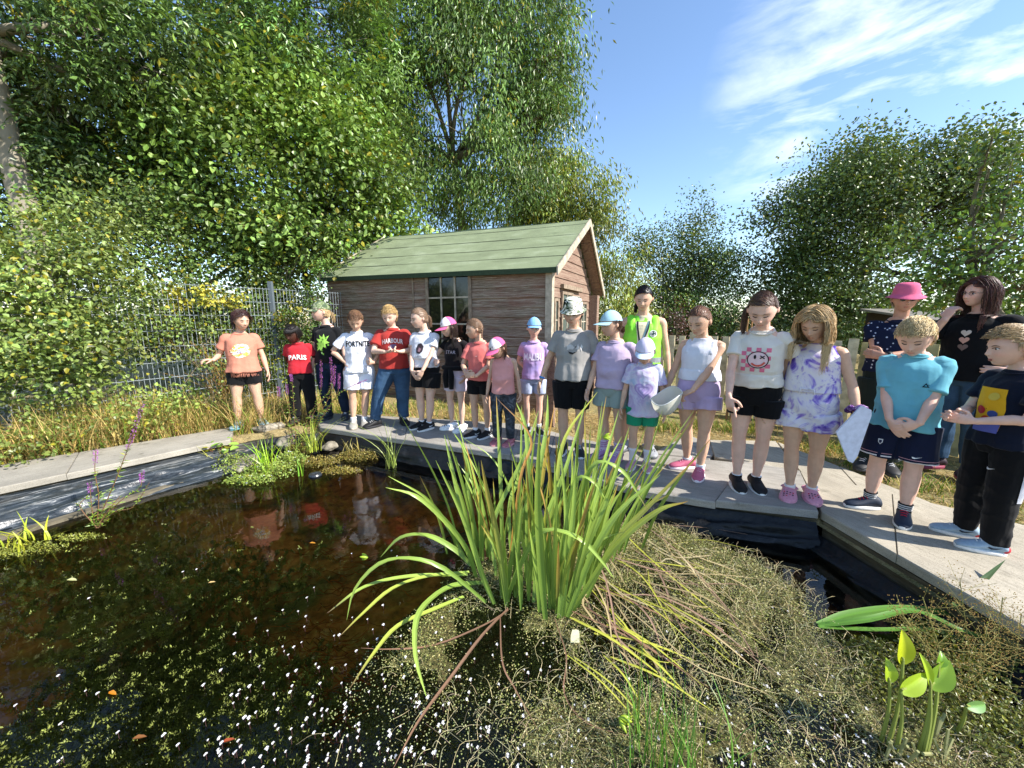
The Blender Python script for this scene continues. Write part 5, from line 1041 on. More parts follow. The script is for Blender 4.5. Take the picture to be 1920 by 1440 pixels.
    def face(s):
        hs = s.hs; dk = plain(lin('2a1c16'), .6, .3)
        for k in (-1, 1):
            x0 = k * .27
            if s.exp == 'down':
                xs = np.linspace(x0 - .12, x0 + .12, 7); pts = [face_pt(x, -.075 + .03 * ((x - x0) / .12) ** 2, .018) for x in xs]
                A = Acc(); A.tube(s.hp(pts), hs * np.array([.012, .021, .026, .028, .026, .021, .012]), 5); A.build('eyelashes', dk, s.r)
                pts = [face_pt(x, .01 - .035 * ((x - x0) / .12) ** 2, .004) for x in xs]; A = Acc(); A.tube(s.hp(pts), hs * .007, 4); A.build('eyelid_crease', plain(s.skin * .55, .7), s.r)
            else:
                c = face_pt(x0, -.03, -.055); A = Acc(); A.ell((0, 0, 0), (.105, .09, .062), nu=14, nv=10); V = A.V[0] + c; A.V[0] = s.hp(V); e = A.build('eye', plain(lin('d8d4cf'), .25, .5), s.r, True)
                A = Acc(); A.ell((0, 0, 0), (.046, .03, .05), nu=12, nv=8); A.V[0] = s.hp(A.V[0] + c + np.array((s.gz if hasattr(s, 'gz') else 0, -.075, -.008))); A.build('iris', plain(lin('33261d'), .2, .5), e, True)
                xs = np.linspace(x0 - .13, x0 + .13, 7); pts = [face_pt(x, .035 - .05 * ((x - x0) / .13) ** 2, .022) for x in xs]; A = Acc(); A.tube(s.hp(pts), hs * .016, 5); A.build('eyelashes', dk, s.r)
            xs = np.linspace(x0 - .13, x0 + .14, 6); pts = [face_pt(x, .15 - .05 * abs((x - x0) / .14) ** 1.5, .012) for x in xs]
            A = Acc(); A.tube(s.hp(pts), hs * np.array([.014, .022, .025, .023, .018, .009]) * 1.15, 5); A.build('eyebrow', plain(getattr(s, 'browc', s.skin * .33), .8, .1), s.r)
            A = Acc(); A.ell((0, 0, 0), (.028, .02, .016), nu=8, nv=6); A.V[0] = s.hp(A.V[0] + face_pt(k * .062, -.405, .004)); A.build('nostril', plain(s.skin * .30, .8, .1), s.r)
        xs = np.linspace(-.15, .15, 7); pts = [face_pt(x, -.597 + .018 * (abs(x) / .15) ** 2 * -1, .004) for x in xs]
        A = Acc()
        if s.exp == 'talk': A.ell((0, 0, 0), (.12, .05, .085), nu=12, nv=8); A.V[0] = s.hp(A.V[0] + face_pt(0, -.62, -.02))
        else: A.tube(s.hp(pts), hs * .011, 5)
        A.build('mouth', plain(s.skin * np.array((.38, .22, .22)), .6, .2), s.r)
    # -------------------------------------------------------------- hair
    def hair(s, colr, style='short', tie=(0, .95, .1), n=600, tail=1.3, cap=False, side=None, fringe=.42, length=1.6):
        n = int(n * 1.5); c0 = np.array(lin(colr)) * 1.25; A = Acc(); hs = s.hs
        d = _hv; V = headshape(d); fr = d[:, 1] < 0
        hz = {'short': .50, 'long': .55, 'pony': .55, 'buns': .55, 'bob': .4}.get(style.split('_')[0], .5)
        # hairline: height limit as a function of direction
        lim = np.where(d[:, 1] < -.25, hz - .25 * np.clip(np.abs(d[:, 0]) - .35, 0, 1), np.where(d[:, 1] < .12, .10 - 1.0 * (d[:, 1] + .25), -.40 - .3 * np.clip(d[:, 1] - .1, 0, 1)))
        lim = np.where((d[:, 1] > -.45) & (d[:, 1] < .12) & (np.abs(d[:, 0]) > .3), np.interp(d[:, 1], [-.45, -.2, .12], [.45, .1, -.12]), lim)
        m = d[:, 2] > lim
        F4 = _hf[0]; keep = m[F4].all(1); th = 1.065 + (.03 if style == 'short' else .02)
        Vs = V * th + np.array((0, .01, .02)); Vs = Vs * (1 + .018 * vnoise(d * 9)[:, None]); cc = c0 * (1 + .25 * vnoise(np.column_stack([d[:, 0] * 22, d[:, 1] * 3, d[:, 2] * 3]))[:, None])
        A.add(s.hp(Vs), [F4[keep]], np.clip(cc, .003, 1))
        tie = np.array(tie)
        idx = rng.choice(np.where(m & ((d[:, 2] < .22) if cap else True))[0], n)
        gdown = s.HN.T @ np.array((0, 0, -1.))      # gravity in head axes
        for q, i in enumerate(idx):
            p = V[i] * (th + .01) + np.array((0, .01, .02)); dn = d[i].copy(); pts = [p.copy()]
            c = np.clip(c0 * rng.uniform(.6, 1.55) + rnd(1)[0] * .006, .003, 1)
            if style == 'short':
                fl = np.array((dn[0] * .3, -.8, .1)) if dn[2] > .25 else np.array((0, -.12, -1.)); st = .085; K = 5 if dn[2] > .2 else 3
                for k in range(K):
                    v = fl + rnd(1)[0] * .22; v = v - dn * v.dot(dn) * .85 + dn * .10; p = p + unit(v) * st
                    r = np.linalg.norm(p / np.array((.72, .88, 1))); lo = 1.075 + .015 * k; 
                    if r < lo: p = p * lo / r
                    dn = unit(p / np.array((.72, .88, 1)) ** 2); pts.append(p.copy())
                    if p[1] < -.5 and p[2] < fringe: break
            elif style.startswith('pony') or style.startswith('braid'):
                tgt = tie if style != 'braids' else tie * np.array((np.sign(p[0]) or 1, 1, 1))
                for k in range(1, 9):
                    f = k / 8; v = V[i] * (1 - f) + tgt * f; r = np.linalg.norm(v / np.array((.72, .88, 1))); 
                    if r < 1.09 and f < .97: v = v * (1.09 / r)
                    pts.append(v + rnd(1)[0] * .006)
            else:                                     # long hair falling from a parting
                sx = np.sign(p[0] + .05 * rng.normal()) or 1; ln = length * rng.uniform(.75, 1.1) * (1 if dn[1] > -.6 else .95); st = .13; off = False; v0 = np.array((sx * .9, .25, -.15)); wv = rng.uniform(0, 6)
                out = rng.uniform(1.06, 1.12) if cap else rng.uniform(1.10, 1.28); acc_ = 0
                while acc_ < ln:
                    g = gdown * (1.0 if off else .75); v = g + (v0 * max(0, dn[2]) * 1.2 if not off else 0) + rnd(1)[0] * .07 + np.array((.10 * math.sin(acc_ * 5 + wv) * sx, .08 * math.cos(acc_ * 4 + wv), 0))
                    if not off: v = v - dn * min(0, v.dot(dn)) * 1.0
                    p = p + unit(v) * st; r = np.linalg.norm(p / np.array((.74, .92, 1)))
                    if r < out and p[2] > -.75:
                        p = p * (1 + (out / r - 1) * .6)
                    # keep the face free
                    if p[1] < -.30 and p[2] < .50 and abs(p[0]) < .70: p[0] = sx * (.66 + .22 * ((i * 7919) % 100) / 100); p[1] = max(p[1], -.60)
                    dn = unit(p / np.array((.72, .88, 1)) ** 2)
                    if p[2] < -.2: off = True
                    if p[2] < -.8 :               # rest on shoulders and chest
                        w = s.hp(p); zc = s.M((0, 0, .80 * s.H))[0]
                        if w[2] < zc[2] + .02 * s.H and abs(w[0]) < s.shx * 1.2:
                            yy = (.062 * s.b + .016 + (.03 if getattr(s, 'fat', 0) else 0)) * s.H; w[1] = (-yy if p[1] < .25 else yy) + zc[1]; p = ((w - s.hc) @ s.HN) / hs
                    pts.append(p.copy()); acc_ += st
                    if len(pts) > 22: break
            pts = np.array(pts)
            if len(pts) < 3: continue
            w = np.linspace(.022, .007, len(pts)) if style != 'short' else np.linspace(.030, .007, len(pts))
            A.tube(s.hp(pts), w * hs * rng.uniform(.7, 1.2), 3, c, cap=False)
        if style.startswith('pony') or style.startswith('braid'):
            for sg in ((1,) if style.startswith('pony') else (-1, 1)):
                t_ = tie * np.array((sg, 1, 1)); wT = s.hp(t_); out = s.HN @ (unit(t_ * np.array((1, 1, .2)))) 
                if style.startswith('pony'):
                    for q in range(130):
                        c = np.clip(c0 * rng.uniform(.6, 1.5), .003, 1); j = rnd(1)[0] * .10 * hs; L = tail * hs * rng.uniform(.75, 1.1); pts = []
                        for f in np.linspace(0, 1, 8): pts.append(wT + out * hs * .30 * math.sin(f * 1.7) + j * min(1, f * 2.2) * (1 - .3 * f) + np.array((0, 0, -1)) * L * f ** 1.35 + np.array((.02 * math.sin(f * 5 + q), 0, 0)) * hs)
                        A.tube(pts, hs * np.linspace(.035, .012, 8), 3, c, cap=False)
                else:
                    for q in range(int(tail * 9)):
                        z = q * .11 * hs; c = c0 * (1.25 if q % 2 else .85); A.ell(wT + out * hs * .08 + np.array(((.03 if q % 2 else -.03) * hs, -.02 * q * hs * 0, -z)), (hs * .085 * (1 - q * .03), hs * .09 * (1 - q * .03), hs * .10), c, nu=10, nv=7)
        A.build('hair', HAIR, s.r, smooth=True)
        return s
    def cornrows(s, colr='15110f', n=46):        # thick short braids
        s.hair(colr, 'short', n=60); A = Acc(); c0 = np.array(lin(colr))
        for q in range(n):
            an = q / n * 2 * np.pi; p = np.array((math.cos(an) * .45, math.sin(an) * .6, .78)); pts = [p]
            front = math.sin(an) < -.35
            for k in range(9 if not front else 4):
                dn = unit(p / np.array((.72, .88, 1)) ** 2); v = np.array((math.cos(an) * .8, math.sin(an) * .8, -.9)); v = v - dn * v.dot(dn) if p[2] > -.1 else np.array((0, 0, -1.)) + rnd(1)[0] * .08
                p = p + unit(v) * .16; r = np.linalg.norm(p / np.array((.72, .88, 1)))
                if r < 1.13 and p[2] > -.6: p = p * 1.13 / r
                pts.append(p)
            A.tube(s.hp(np.array(pts)), s.hs * .052, 6, c0 * rng.uniform(.8, 2.0))
        A.build('braids', HAIR, s.r, smooth=True); return s
    # -------------------------------------------------------------- clothes
    def _fin(s, A, name, mat, it, wr, hem, seed, parent=None, fold=(14, 4)):
        me = remesh(A, s.vox * 1.05, it, .5); V = verts(me); N = normals(me); H = s.H
        q = V / H; w = np.clip((hem[1] - V[:, 2]) / max(1e-3, hem[1] - hem[0]), 0, 1)
        fo = vnoise(np.column_stack([q[:, 0] * fold[0] * 2.2, q[:, 1] * fold[0] * 2.2, q[:, 2] * fold[1]]) + seed); di = 1 - 2 * np.abs(vnoise(np.column_stack([q[:, 0] * 9 + q[:, 2] * 9, q[:, 1] * 9, q[:, 2] * 15 - q[:, 0] * 6]) + seed * 2))
        fi = 1 - 2 * np.abs(vnoise(q * 26 + seed))
        V = V + N * ((fo * (.25 + w) * 1.0 + di * .55 + fi * .28) * wr * H)[:, None]; setverts(me, V); return put(name, me, mat, parent or s.r)
    def top(s, colr, sleeve=.5, hem=.50, loose=1.0, wr=.0055, mat=None, name='t_shirt', neck=.047, seed=None, sl=1.0, flare=1.0, belly=0):
        H, b = s.H, s.b; M = s.M; A = Acc(); o = .010 * loose; dz = .012 if s.adult else 0
        sec = [(hem, (.098 + o) * flare, (.076 + o) * flare, 0), (hem + .006, (.099 + o) * flare, (.077 + o) * flare, 0), (hem + .06, .092 + o, .072 + o, -.002), (.61 + dz, .086 + o * 1.1, .067 + o + belly, -.002 - belly * .6), (.67 + dz, .089 + o, .068 + o + belly * .5, -.002), (.72 + dz, .093 + o * .7, .069 + o * .6, 0), (.758 + dz, .092 + o * .4, .061 + o * .4, .003), (.780 + dz, .074, .050, .005), (.797 + dz, .056, .044, .007), (.813 + dz, neck * .92, neck * .86, .006)]
        sec = [q for i, q in enumerate(sec) if i < 2 or q[0] > hem + .03]
        sec = np.array(sec); sec[:, 0] *= H; bb = np.where(np.arange(len(sec)) < len(sec) - 2, b, b ** .3); sec[:, 1] *= H * bb; sec[:, 2] *= H * bb; sec[:, 3] *= H
        torso_loft(A, sec, M); s.bvt = BVHTree.FromPolygons([tuple(v) for v in A.V[0]], [tuple(int(i) for i in f) for F in A.F for f in F])
        if sleeve > 0:
            for k in (-1, 1):
                S, E, W = s.S[k], s.E[k], s.W[k]; c0 = M((k * .05 * H, .004 * H, s.shz - .012 * H))[0]
                bf = .55 + .45 * b
                if sleeve <= 1: e = S + (E - S) * sleeve; q4 = catmull(np.column_stack([[c0, S, S * .5 + e * .5, e], np.array([.032, .0305 + .002 * loose, .033 * sl, .036 * sl]) * H * bf]), 4); A.tube(q4[:, :3], q4[:, 3], 18)
                else: e = E + (W - E) * (sleeve - 1); limb(A, [c0, S, E, e], np.array([.040, .041, .034, .026]) * H * bf, m=5)
        else:
            for k in (-1, 1): limb(A, [M((k * .058 * H, -.045 * H * b, .735 * H))[0], M((k * .064 * H, .0, s.shz + .014 * H))[0], M((k * .058 * H, .05 * H, .735 * H))[0]], np.array([.020, .020, .020]) * (1.35 if name == 'hi_vis_vest' else 1) * H, m=4)
        s.topm = mat or cloth(lin(colr) if isinstance(colr, str) else colr)
        s.shirt = s._fin(A, name, s.topm, 5, wr, (hem * H, .72 * H), seed if seed is not None else rng.uniform(0, 50))
        if sleeve > 0:
            A = Acc(); th = np.linspace(0, 2 * np.pi, 30); rr = M(np.column_stack([np.cos(th) * neck * 1.02 * H, (.002 - np.sin(th) * neck * .98) * H, (.809 + dz + .012 * np.sin(-th) * -1 * 0 - .010 * np.sin(th)) * H])); A.tube(rr, .0042 * H, 6, cap=False); A.build('collar', s.topm, s.shirt, True)
        me = s.shirt.data; s.bvh = BVHTree.FromPolygons([v.co for v in me.vertices], [tuple(p.vertices) for p in me.polygons])
        return s
    def bottoms(s, colr, end=.33, wide=1.0, waist=.585, mat=None, name='shorts', wr=.0035, wide_end=1.0, parent=None):
        H, b = s.H, s.b; A = Acc(); o = .006 + .006 * wide
        sec = np.array([(.450, .066 + o, .056 + o, 0), (.49, .092 + o, .070 + o, .004), (.54, .091 + o, .069 + o, .004), (waist, .083 + o * .6, .063 + o * .6, 0)]); sec[:, 0] *= H; sec[:, 1:3] *= H * b; sec[:, 3] *= H
        if s.adult: sec[:, 0] += .02 * H
        torso_loft(A, sec, s.M)
        for k in (-1, 1):
            h, kn, an = s.hip[k], s.knee[k], s.ank[k]; zf = (end * H)
            path = catmull([h, h * .5 + kn * .5, kn, kn * .5 + an * .5 + np.array((0, .005 * H, 0)), an], 6); rad = np.interp(path[:, 2] / H, [.04, .16, .27, .38, .5], [.023, .032, .0345, .048, .062]) * H * b
            keep = path[:, 2] >= zf; path = path[keep]; rad = rad[keep]
            if len(path) < 3: continue
            f = np.linspace(0, 1, len(path)); rad = rad + (o * H * .9 + .003 * H) * (1 + (wide_end - 1) * f) + (wide_end - 1) * .012 * H * f
            A.tube(path, rad, 18, round_end=False)
        o_ = s._fin(A, name, mat or cloth(lin(colr) if isinstance(colr, str) else colr), 3, wr, (end * H, .52 * H), rng.uniform(0, 50), parent, fold=(16, 7)); s.bot = o_
        me = o_.data; s.bbvh = BVHTree.FromPolygons([v.co for v in me.vertices], [tuple(p.vertices) for p in me.polygons]); return s
    def project(s, P2, bvh=None, off=.003, dirv=(0, 1, 0)):      # (x, z) in metres -> points on the garment front
        out = []
        for x, z in P2:
            h = (bvh or s.bvh).ray_cast(Vector((x, -2, z)), Vector(dirv))
            p = h[0] if h[0] is not None else Vector((x, -.1 * s.H, z))
            if bvh is None:
                h2 = s.bvt.ray_cast(Vector((x, -2, z)), Vector((0, 1, 0)))[0]
                if h2 is not None and (h[0] is None or h2.y - p.y > .020): p = Vector((x, h2.y - .010, z))
            out.append((p.x, p.y - off, p.z))
        return np.array(out)
    def decal(s, poly, c, name='print', mat=None, bvh=None, off=.003, par=None, grid=5):
        """polygon in (x, z) fractions of H laid on the cloth"""
        poly = np.array(poly, float) * s.H; q_ = []
        for i in range(len(poly)):
            a_, b_ = poly[i], poly[(i + 1) % len(poly)]; m_ = max(1, min(10, int(np.linalg.norm(b_ - a_) / .011))); q_ += [a_ + (b_ - a_) * k / m_ for k in range(m_)]
        poly = np.array(q_); grid = max(grid, min(9, int(np.ptp(poly[:, 0]) / .015))); c0 = poly.mean(0); n = len(poly); A = Acc(); rings = []
        for f in np.linspace(1, .02, grid): rings.append(s.project(c0 + (poly - c0) * f, bvh, off))
        A.loft(rings, cap=False); return A.build(name, mat or cloth(lin(c)), par or s.shirt)
    def text(s, body, x, z, size, c, arch=0.0, name='lettering', font_w=1.0, bold=.0, rot=0, bvh=None, par=None, skew=0):
        cu = bpy.data.curves.new('t', 'FONT'); cu.body = body; cu.size = size * s.H; cu.align_x = 'CENTER'; cu.offset = bold * s.H; cu.resolution_u = 2; cu.space_character = 1.04
        ob = bpy.data.objects.new('t', cu); col.objects.link(ob); me = bpy.data.meshes.new_from_object(ob.evaluated_get(bpy.context.evaluated_depsgraph_get())); bpy.data.objects.remove(ob)
        bm = bmesh.new(); bm.from_mesh(me); bmesh.ops.triangulate(bm, faces=bm.faces); bmesh.ops.subdivide_edges(bm, edges=[e for e in bm.edges if e.calc_length() > .008], cuts=2); bmesh.ops.triangulate(bm, faces=bm.faces)
        P2 = []
        for v in bm.verts:
            X, Y = v.co.x * font_w, v.co.y; a_ = R(rot); X, Y = X * math.cos(a_) - Y * math.sin(a_), X * math.sin(a_) + Y * math.cos(a_); P2.append((x * s.H + X, z * s.H + Y - arch * X * X / s.H + skew * X))
        Q = s.project(P2, bvh, .0075)
        for v, q in zip(bm.verts, Q): v.co = q
        bm.to_mesh(me); bm.free(); me.materials.clear(); me.materials.append(cloth(lin(c))); o = bpy.data.objects.new(name, me); col.objects.link(o); o.parent = par or s.shirt; return s
    # -------------------------------------------------------------- shoes
    def shoes(s, upper='222222', sole='e8e6e0', lace='dddddd', sock=None, sock_h=.075, kind='trainer', logo=None, stripes=None, heel=None, toe=None):
        H = s.H; L = .158 * H if not s.adult else .150 * H; Wd = .030 * H
        for k in (-1, 1):
            f = s.feet[k]; Mx = Matrix.Translation(Vector(f['p'])) @ Matrix.Rotation(R(f['yaw']), 4, 'Z')
            sh = bpy.data.objects.new('shoe', None)
            th = np.linspace(0, 2 * np.pi, 18, endpoint=False); fat = 1.18 if kind == 'clog' else 1.0
            yy = np.array([.34, .31, .22, .08, -.10, -.28, -.46, -.58, -.655, -.675]) * L; ww = np.array([.45, .74, .90, .88, .92, 1.06, 1.08, .90, .58, .25]) * Wd * fat
            ht = np.array([.25, .33, .40, .42, .36, .27, .215, .17, .12, .08]) * L * (.92 if kind == 'clog' else 1); z0 = .012 * H
            rings = [];  
            for y, w, h in zip(yy, ww, ht): rings.append(np.column_stack([np.cos(th) * w * (1 - .25 * np.clip(np.sin(th), 0, 1)), np.full(18, y), z0 * .6 + (np.sin(th) * .5 + .5) ** .8 * h]))
            A = Acc(); rings = catmull(np.array(rings).reshape(10, -1), 3).reshape(-1, 18, 3); A.loft(rings); A.V[0] = A.V[0] @ np.array(Mx.to_3x3()).T + np.array(Mx.translation)
            up = plain(lin(upper), .6 if kind != 'clog' else .5, .3, .12, 60, .15)
            ob = A.build('shoe', up, s.r, True)
            A = Acc(); n = 28; t = np.linspace(0, 2 * np.pi, n, endpoint=False); cy = (yy[0] + yy[-1]) / 2; hy = (yy[0] - yy[-1]) / 2 * 1.03
            ox = np.cos(t) * Wd * fat * 1.12 * (1 - .10 * np.sin(t)) ; oy = cy + np.sign(np.sin(t)) * np.abs(np.sin(t)) ** .8 * hy
            A.loft([np.column_stack([ox * .9, oy * .98 + 0, np.full(n, .001)]), np.column_stack([ox, oy, np.full(n, .006 * H / 1.3)]), np.column_stack([ox, oy, np.full(n, z0 * 1.35)]), np.column_stack([ox * .88, oy * .96, np.full(n, z0 * 1.6)])])
            A.V[0] = A.V[0] @ np.array(Mx.to_3x3()).T + np.array(Mx.translation); A.build('sole', plain(lin(sole), .6, .3), ob, True)
            def on(pts): return np.asarray(pts) @ np.array(Mx.to_3x3()).T + np.array(Mx.translation)
            if kind == 'trainer':
                for q in range(4):
                    y = (-.02 - q * .085) * L; z = np.interp(-y, -yy, ht) + z0 * .6; A = Acc(); w = .5 * Wd; A.tube(on([(-w, y + .01 * L, z - .010 * H / 1.3), (-w * .4, y, z + .002), (w * .4, y, z + .002), (w, y + .01 * L, z - .010 * H / 1.3)]), .0022 * H, 5); A.build('lace', plain(lin(lace), .8, .1), ob, True)
            if kind == 'clog':
                for q in range(10):
                    y = (-.30 - .10 * (q // 4)) * L; x = ((q % 4) - 1.5) * .42 * Wd; z = np.interp(-y, -yy, ht) + z0 * .6 - .10 * abs(x) ** 1.6 / Wd ** .6; A = Acc(); A.ell(on([(x, y, z)])[0], (.0035 * H,) * 3, nu=8, nv=6); A.build('vent_hole', plain(lin('3a3538'), .9, .1) if q % 3 or not logo else plain(lin(logo), .5), ob, True)
                A = Acc(); q = np.linspace(0, np.pi, 10); A.tube(on(np.column_stack([np.cos(q) * Wd * 1.12, .10 * L + np.sin(q) * .27 * L, .30 * L + 0 * q])), .006 * H, 6, squash=.6); A.build('strap', up, ob, True)
            if heel: A = Acc(); A.ell(on([(0, .26 * L, .20 * L)])[0], (Wd * .80, Wd * .75, .13 * L), nu=14, nv=8); A.build('heel_patch', plain(lin(heel), .6, .3), ob, True)
            if toe: A = Acc(); A.ell((0, 0, 0), (Wd * .86, .17 * L, .095 * L), nu=16, nv=8); A.V[0] = on(A.V[0] + np.array((0, -.50 * L, .100 * L))); A.build('toe_panel', plain(lin(toe), .6, .3), ob, True)
            if logo and kind == 'trainer':
                for sx in (-1, 1):
                    A = Acc(); sw = [(.20, .20), (.05, .13), (-.04, .11), (-.10, .14), (-.09, .18), (-.04, .155), (.05, .16)]; V = [(sx * (Wd * (1.02 - .3 * (z - .1) / .1 * .35)) * 1.03, y * L, z * L + z0) for y, z in sw]
                    c_ = np.mean(V, 0); A.loft([on(V), on(c_ + (np.array(V) - c_) * .05)], cap=False); A.build('side_mark', plain(lin(logo), .5, .3), ob)
            if sock:
                an, kn = s.ank[k], s.knee[k]; u = unit(kn - an); e = an + u * (sock_h - .045) * H; A = Acc(); pts = [an - u * .012 * H, an * .5 + e * .5, e, e - u * .002 * H]
                r = np.array([.0245, .0235, .0245 + max(0, sock_h - .08) * .12, .021]) * H * s.b; A.tube(catmull(pts[:3], 3), np.interp(np.linspace(0, 1, 7), [0, .5, 1], r[:3]), 16); so = A.build('sock', cloth(lin(sock)), s.r, True)
                if stripes:
                    for f_ in (.45, .65, .85):
                        A = Acc(); q0 = an * (1 - f_) + e * f_; A.tube([q0 - u * .0022 * H, q0 + u * .0022 * H], np.interp(f_, [0, .5, 1], r[:3]) + .0012, 16); A.build('sock_stripe', cloth(lin(stripes)), so)
        return s
    # -------------------------------------------------------------- headwear and extras
    def cap(s, c1, brim, c2=None, tilt=0, mat=None, zcut=.22, back=None):
        A = Acc(); V = headshape(np.column_stack([_hv[:, 0], _hv[:, 1], np.abs(_hv[:, 2])])); F4 = _hf[0]; zz = _hv[:, 2] - .25 * _hv[:, 1] * -1 * 0
        lim = np.where(_hv[:, 1] < 0, zcut, zcut - .20 * _hv[:, 1]); m = _hv[:, 2] > lim
        keep = m[F4].all(1); D = V * np.array((1.16, 1.14, 1.10)) + np.array((0, .01, .045)); D[:, 2] += .04 * (1 - _hv[:, 0] ** 2); C = np.tile(np.array(lin(c1)), (len(V), 1))
        if c2 is not None: C[_hv[:, 1] > -.05] = lin(c2)
        seam = np.abs(np.abs(_hv[:, 0]) - .0) < .02; C[seam] *= .7
        tri = _hf[2]; A.add(s.hp(D), [F4[keep], tri], C); m_ = mat or CAPM; cp = A.build('cap', m_, s.r, True)
        A = Acc(); A.ell(s.hp([(0, .02, 1.19)])[0], (.045 * s.hs,) * 3, lin(brim), nu=8, nv=6); A.build('button', m_, cp, True)
        A = Acc(); rows = []
        for f in np.linspace(0, 1, 8):
            an = np.linspace(-1.12, 1.12, 17); rx = .80; r = 1 + f * .78 * np.cos(an) ** .75
            x = np.sin(an) * rx * (1 + .02 * f); y = -np.cos(an) * .92 * (1 + f * .85) - .06; z = zcut + .06 + .02 - .10 * f - .30 * (x / .8) ** 2 * (.35 + .65 * f) ** 1 * .6
            rows.append(np.column_stack([x, y + .05, z]))
        up = np.array(rows); lo = up.copy(); lo[:, :, 2] -= .03
        A.loft([s.hp(q) for q in up], lin(brim), cap=False, close=False); A.loft([s.hp(q) for q in lo[::-1]], lin(brim), cap=False, close=False); A.loft([s.hp(lo[-1]), s.hp(up[-1])], lin(brim), cap=False, close=False)
        A.build('brim', m_, cp, True); return cp
    def bucket(s, mat, c=(1, 1, 1), wide=1.0, drop=.26):
        A = Acc(); th = np.linspace(0, 2 * np.pi, 40, endpoint=False); prof = [(.05, 1.22), (.50, 1.21), (.80, 1.14), (.93, .98), (1.03, .62), (1.07, .38), (1.10, .33), (1.32 * wide, .20), (1.62 * wide, .33 - drop), (1.63 * wide, .31 - drop), (1.31 * wide, .17), (1.04, .29)]
        rings = []
        for r, z in prof:
            w = 1 + (.05 * np.sin(th * 3 + .7) + .03 * np.sin(th * 7)) * max(0, r - 1.05); zz = z + .12 * max(0, r - 1.05) * np.sin(th * 2 + 1)
            rings.append(s.hp(np.column_stack([np.cos(th) * .76 * r * w, np.sin(th) * .90 * r * w + .02, zz])))
        A.loft(rings[:9], c, cap=True); A = Acc(); A.loft(rings, c); return A.build('hat', mat, s.r, True)
    def band(s, k, c, w=.012, at=.93, r=1.18, name='wristband'):
        E, W = s.E[k], s.W[k]; u = unit(W - E); p = E + (W - E) * at; A = Acc(); rr = np.interp(at, [0, .28, .7, 1], [.0215, .0235, .0185, .0145]) * s.H * (.55 + .45 * s.b) * r
        A.tube([p - u * w / 2 * s.H, p + u * w / 2 * s.H], rr, 16); return A.build(name, plain(lin(c), .5, .4), s.r, True)
CAPM = attr_mat('cap_cloth', .85, .15, 0, .3)
t = NT('camo'); n1 = t.tex(14, 3, .5, dist=1.2); n2 = t.tex(9, 3, .5, dist=1.0, stretch=(1, 1, 1.5))
c = t.ramp(n1, [(.40, lin('a5a690')), (.45, lin('66744f')), (.55, lin('66744f')), (.58, lin('8f9478'))]); t.setc(t.mix(t.ramp(n2, [(.54, 0), (.57, 1)]), c, lin('4c5a44'))); t.rough(.9, .1); CAMO = t.m
t = NT('camo_bucket'); n1 = t.tex(17, 3, .5, dist=1.4); n2 = t.tex(12, 3, .5, dist=1.2, stretch=(1, 1, 1.5))
c = t.ramp(n1, [(.42, lin('d0cdbd')), (.46, lin('6f7a62')), (.56, lin('6f7a62')), (.59, lin('20251f'))]); t.setc(t.mix(t.ramp(n2, [(.52, 0), (.55, 1)]), c, lin('e2dfd2'))); t.rough(.9, .1); CAMOB = t.m
def denim(c, name='denim'):
    t = NT(name); n = t.tex(300, 2, .6, stretch=(1, 1, .3)); w = t.tex(5, 5, .6); x = t.ramp(w, [(.35, tuple(v * .7 for v in c)), (.65, tuple(min(1, v * 1.6) for v in c))]); t.setc(t.mix(t.ramp(n, [(.4, 0), (.7, .25)]), x, tuple(min(1, v * 2.2) for v in c))); t.rough(.9, .1); t.bump(n, .3, .002); return t.m
DEN = denim(lin('31475f')); DEND = denim(lin('1b2536'))
def patchy(name, stops, scale=6, dist=1.5, detail=3):
    t = NT(name); n = t.tex(scale, detail, .55, dist=dist); t.setc(t.ramp(n, stops)); t.rough(.92, .1); t.bump(t.tex(380, 2), .3, .0012); return t.m

# 1 girl in the orange fringed top
p = Person(470, 799, 581, -5, 'girl in orange fringed t-shirt and black shorts, leftmost of the row', b=1.10, skin=TAN, head=(30, 12, 0), arms={-1: dict(w=(-.185, -.10, .60), e=(-.3, .8, -.8), d=(-.9, -.35, .15), pn=(0, 0, -1), curl=.7), 1: dict(w=(.175, -.02, .46), e=(.4, .6, 0))}, feet={-1: dict(p=(-.085, 0), yaw=-18), 1: dict(p=(.085, 0), yaw=14)})
p.top('c4806a', .62, .485, 1.3, flare=1.06, sl=1.12).bottoms('141416', .375, .3, name='shorts').hair('33211c', 'long', length=.75, n=520)
A = Acc()
for q in np.linspace(-math.pi, math.pi, 64, endpoint=False):
    x, y = math.cos(q) * .118 * p.H, math.sin(q) * .092 * p.H; A.tube([(x, y, .490 * p.H), (x * 1.01 + rng.normal() * .002, y * 1.01, .470 * p.H), (x * 1.0 + rng.normal() * .004, y, .447 * p.H)], .0034 * p.H, 4)
A.build('fringe', p.topm, p.shirt, True)
A = Acc()                                    # sunburst print
for q in range(200):
    r = (rng.uniform(.0, 1) ** .6) * .062; an = rng.uniform(0, 6.28); r2 = .0022 + .003 * rng.random(); c = lin(random.choice(['f0ead8', 'ecd9a0', 'd9a24c', 'f2efe8'])) if r > .027 else lin(random.choice(['f4f2f0', '6b5f9a', 'e8e6f0', '3a3550', 'c9c4dc']))
    o = np.array((math.cos(an) * r, .665 + math.sin(an) * r * .85)); m = [(o + r2 * (2.0 if r > .027 else 1.3) * np.array((math.cos(a_) * (1 + (r > .03)), math.sin(a_)))) for a_ in np.linspace(0, 6.28, 6, endpoint=False)]
    V = p.project(np.array(m) * p.H, off=.003 + .0002 * (q % 5)); A.add(np.vstack([V, V.mean(0)]), np.array([(i, (i + 1) % 6, 6) for i in range(6)]), c)
A.build('sunburst_print', PAINT, p.shirt)
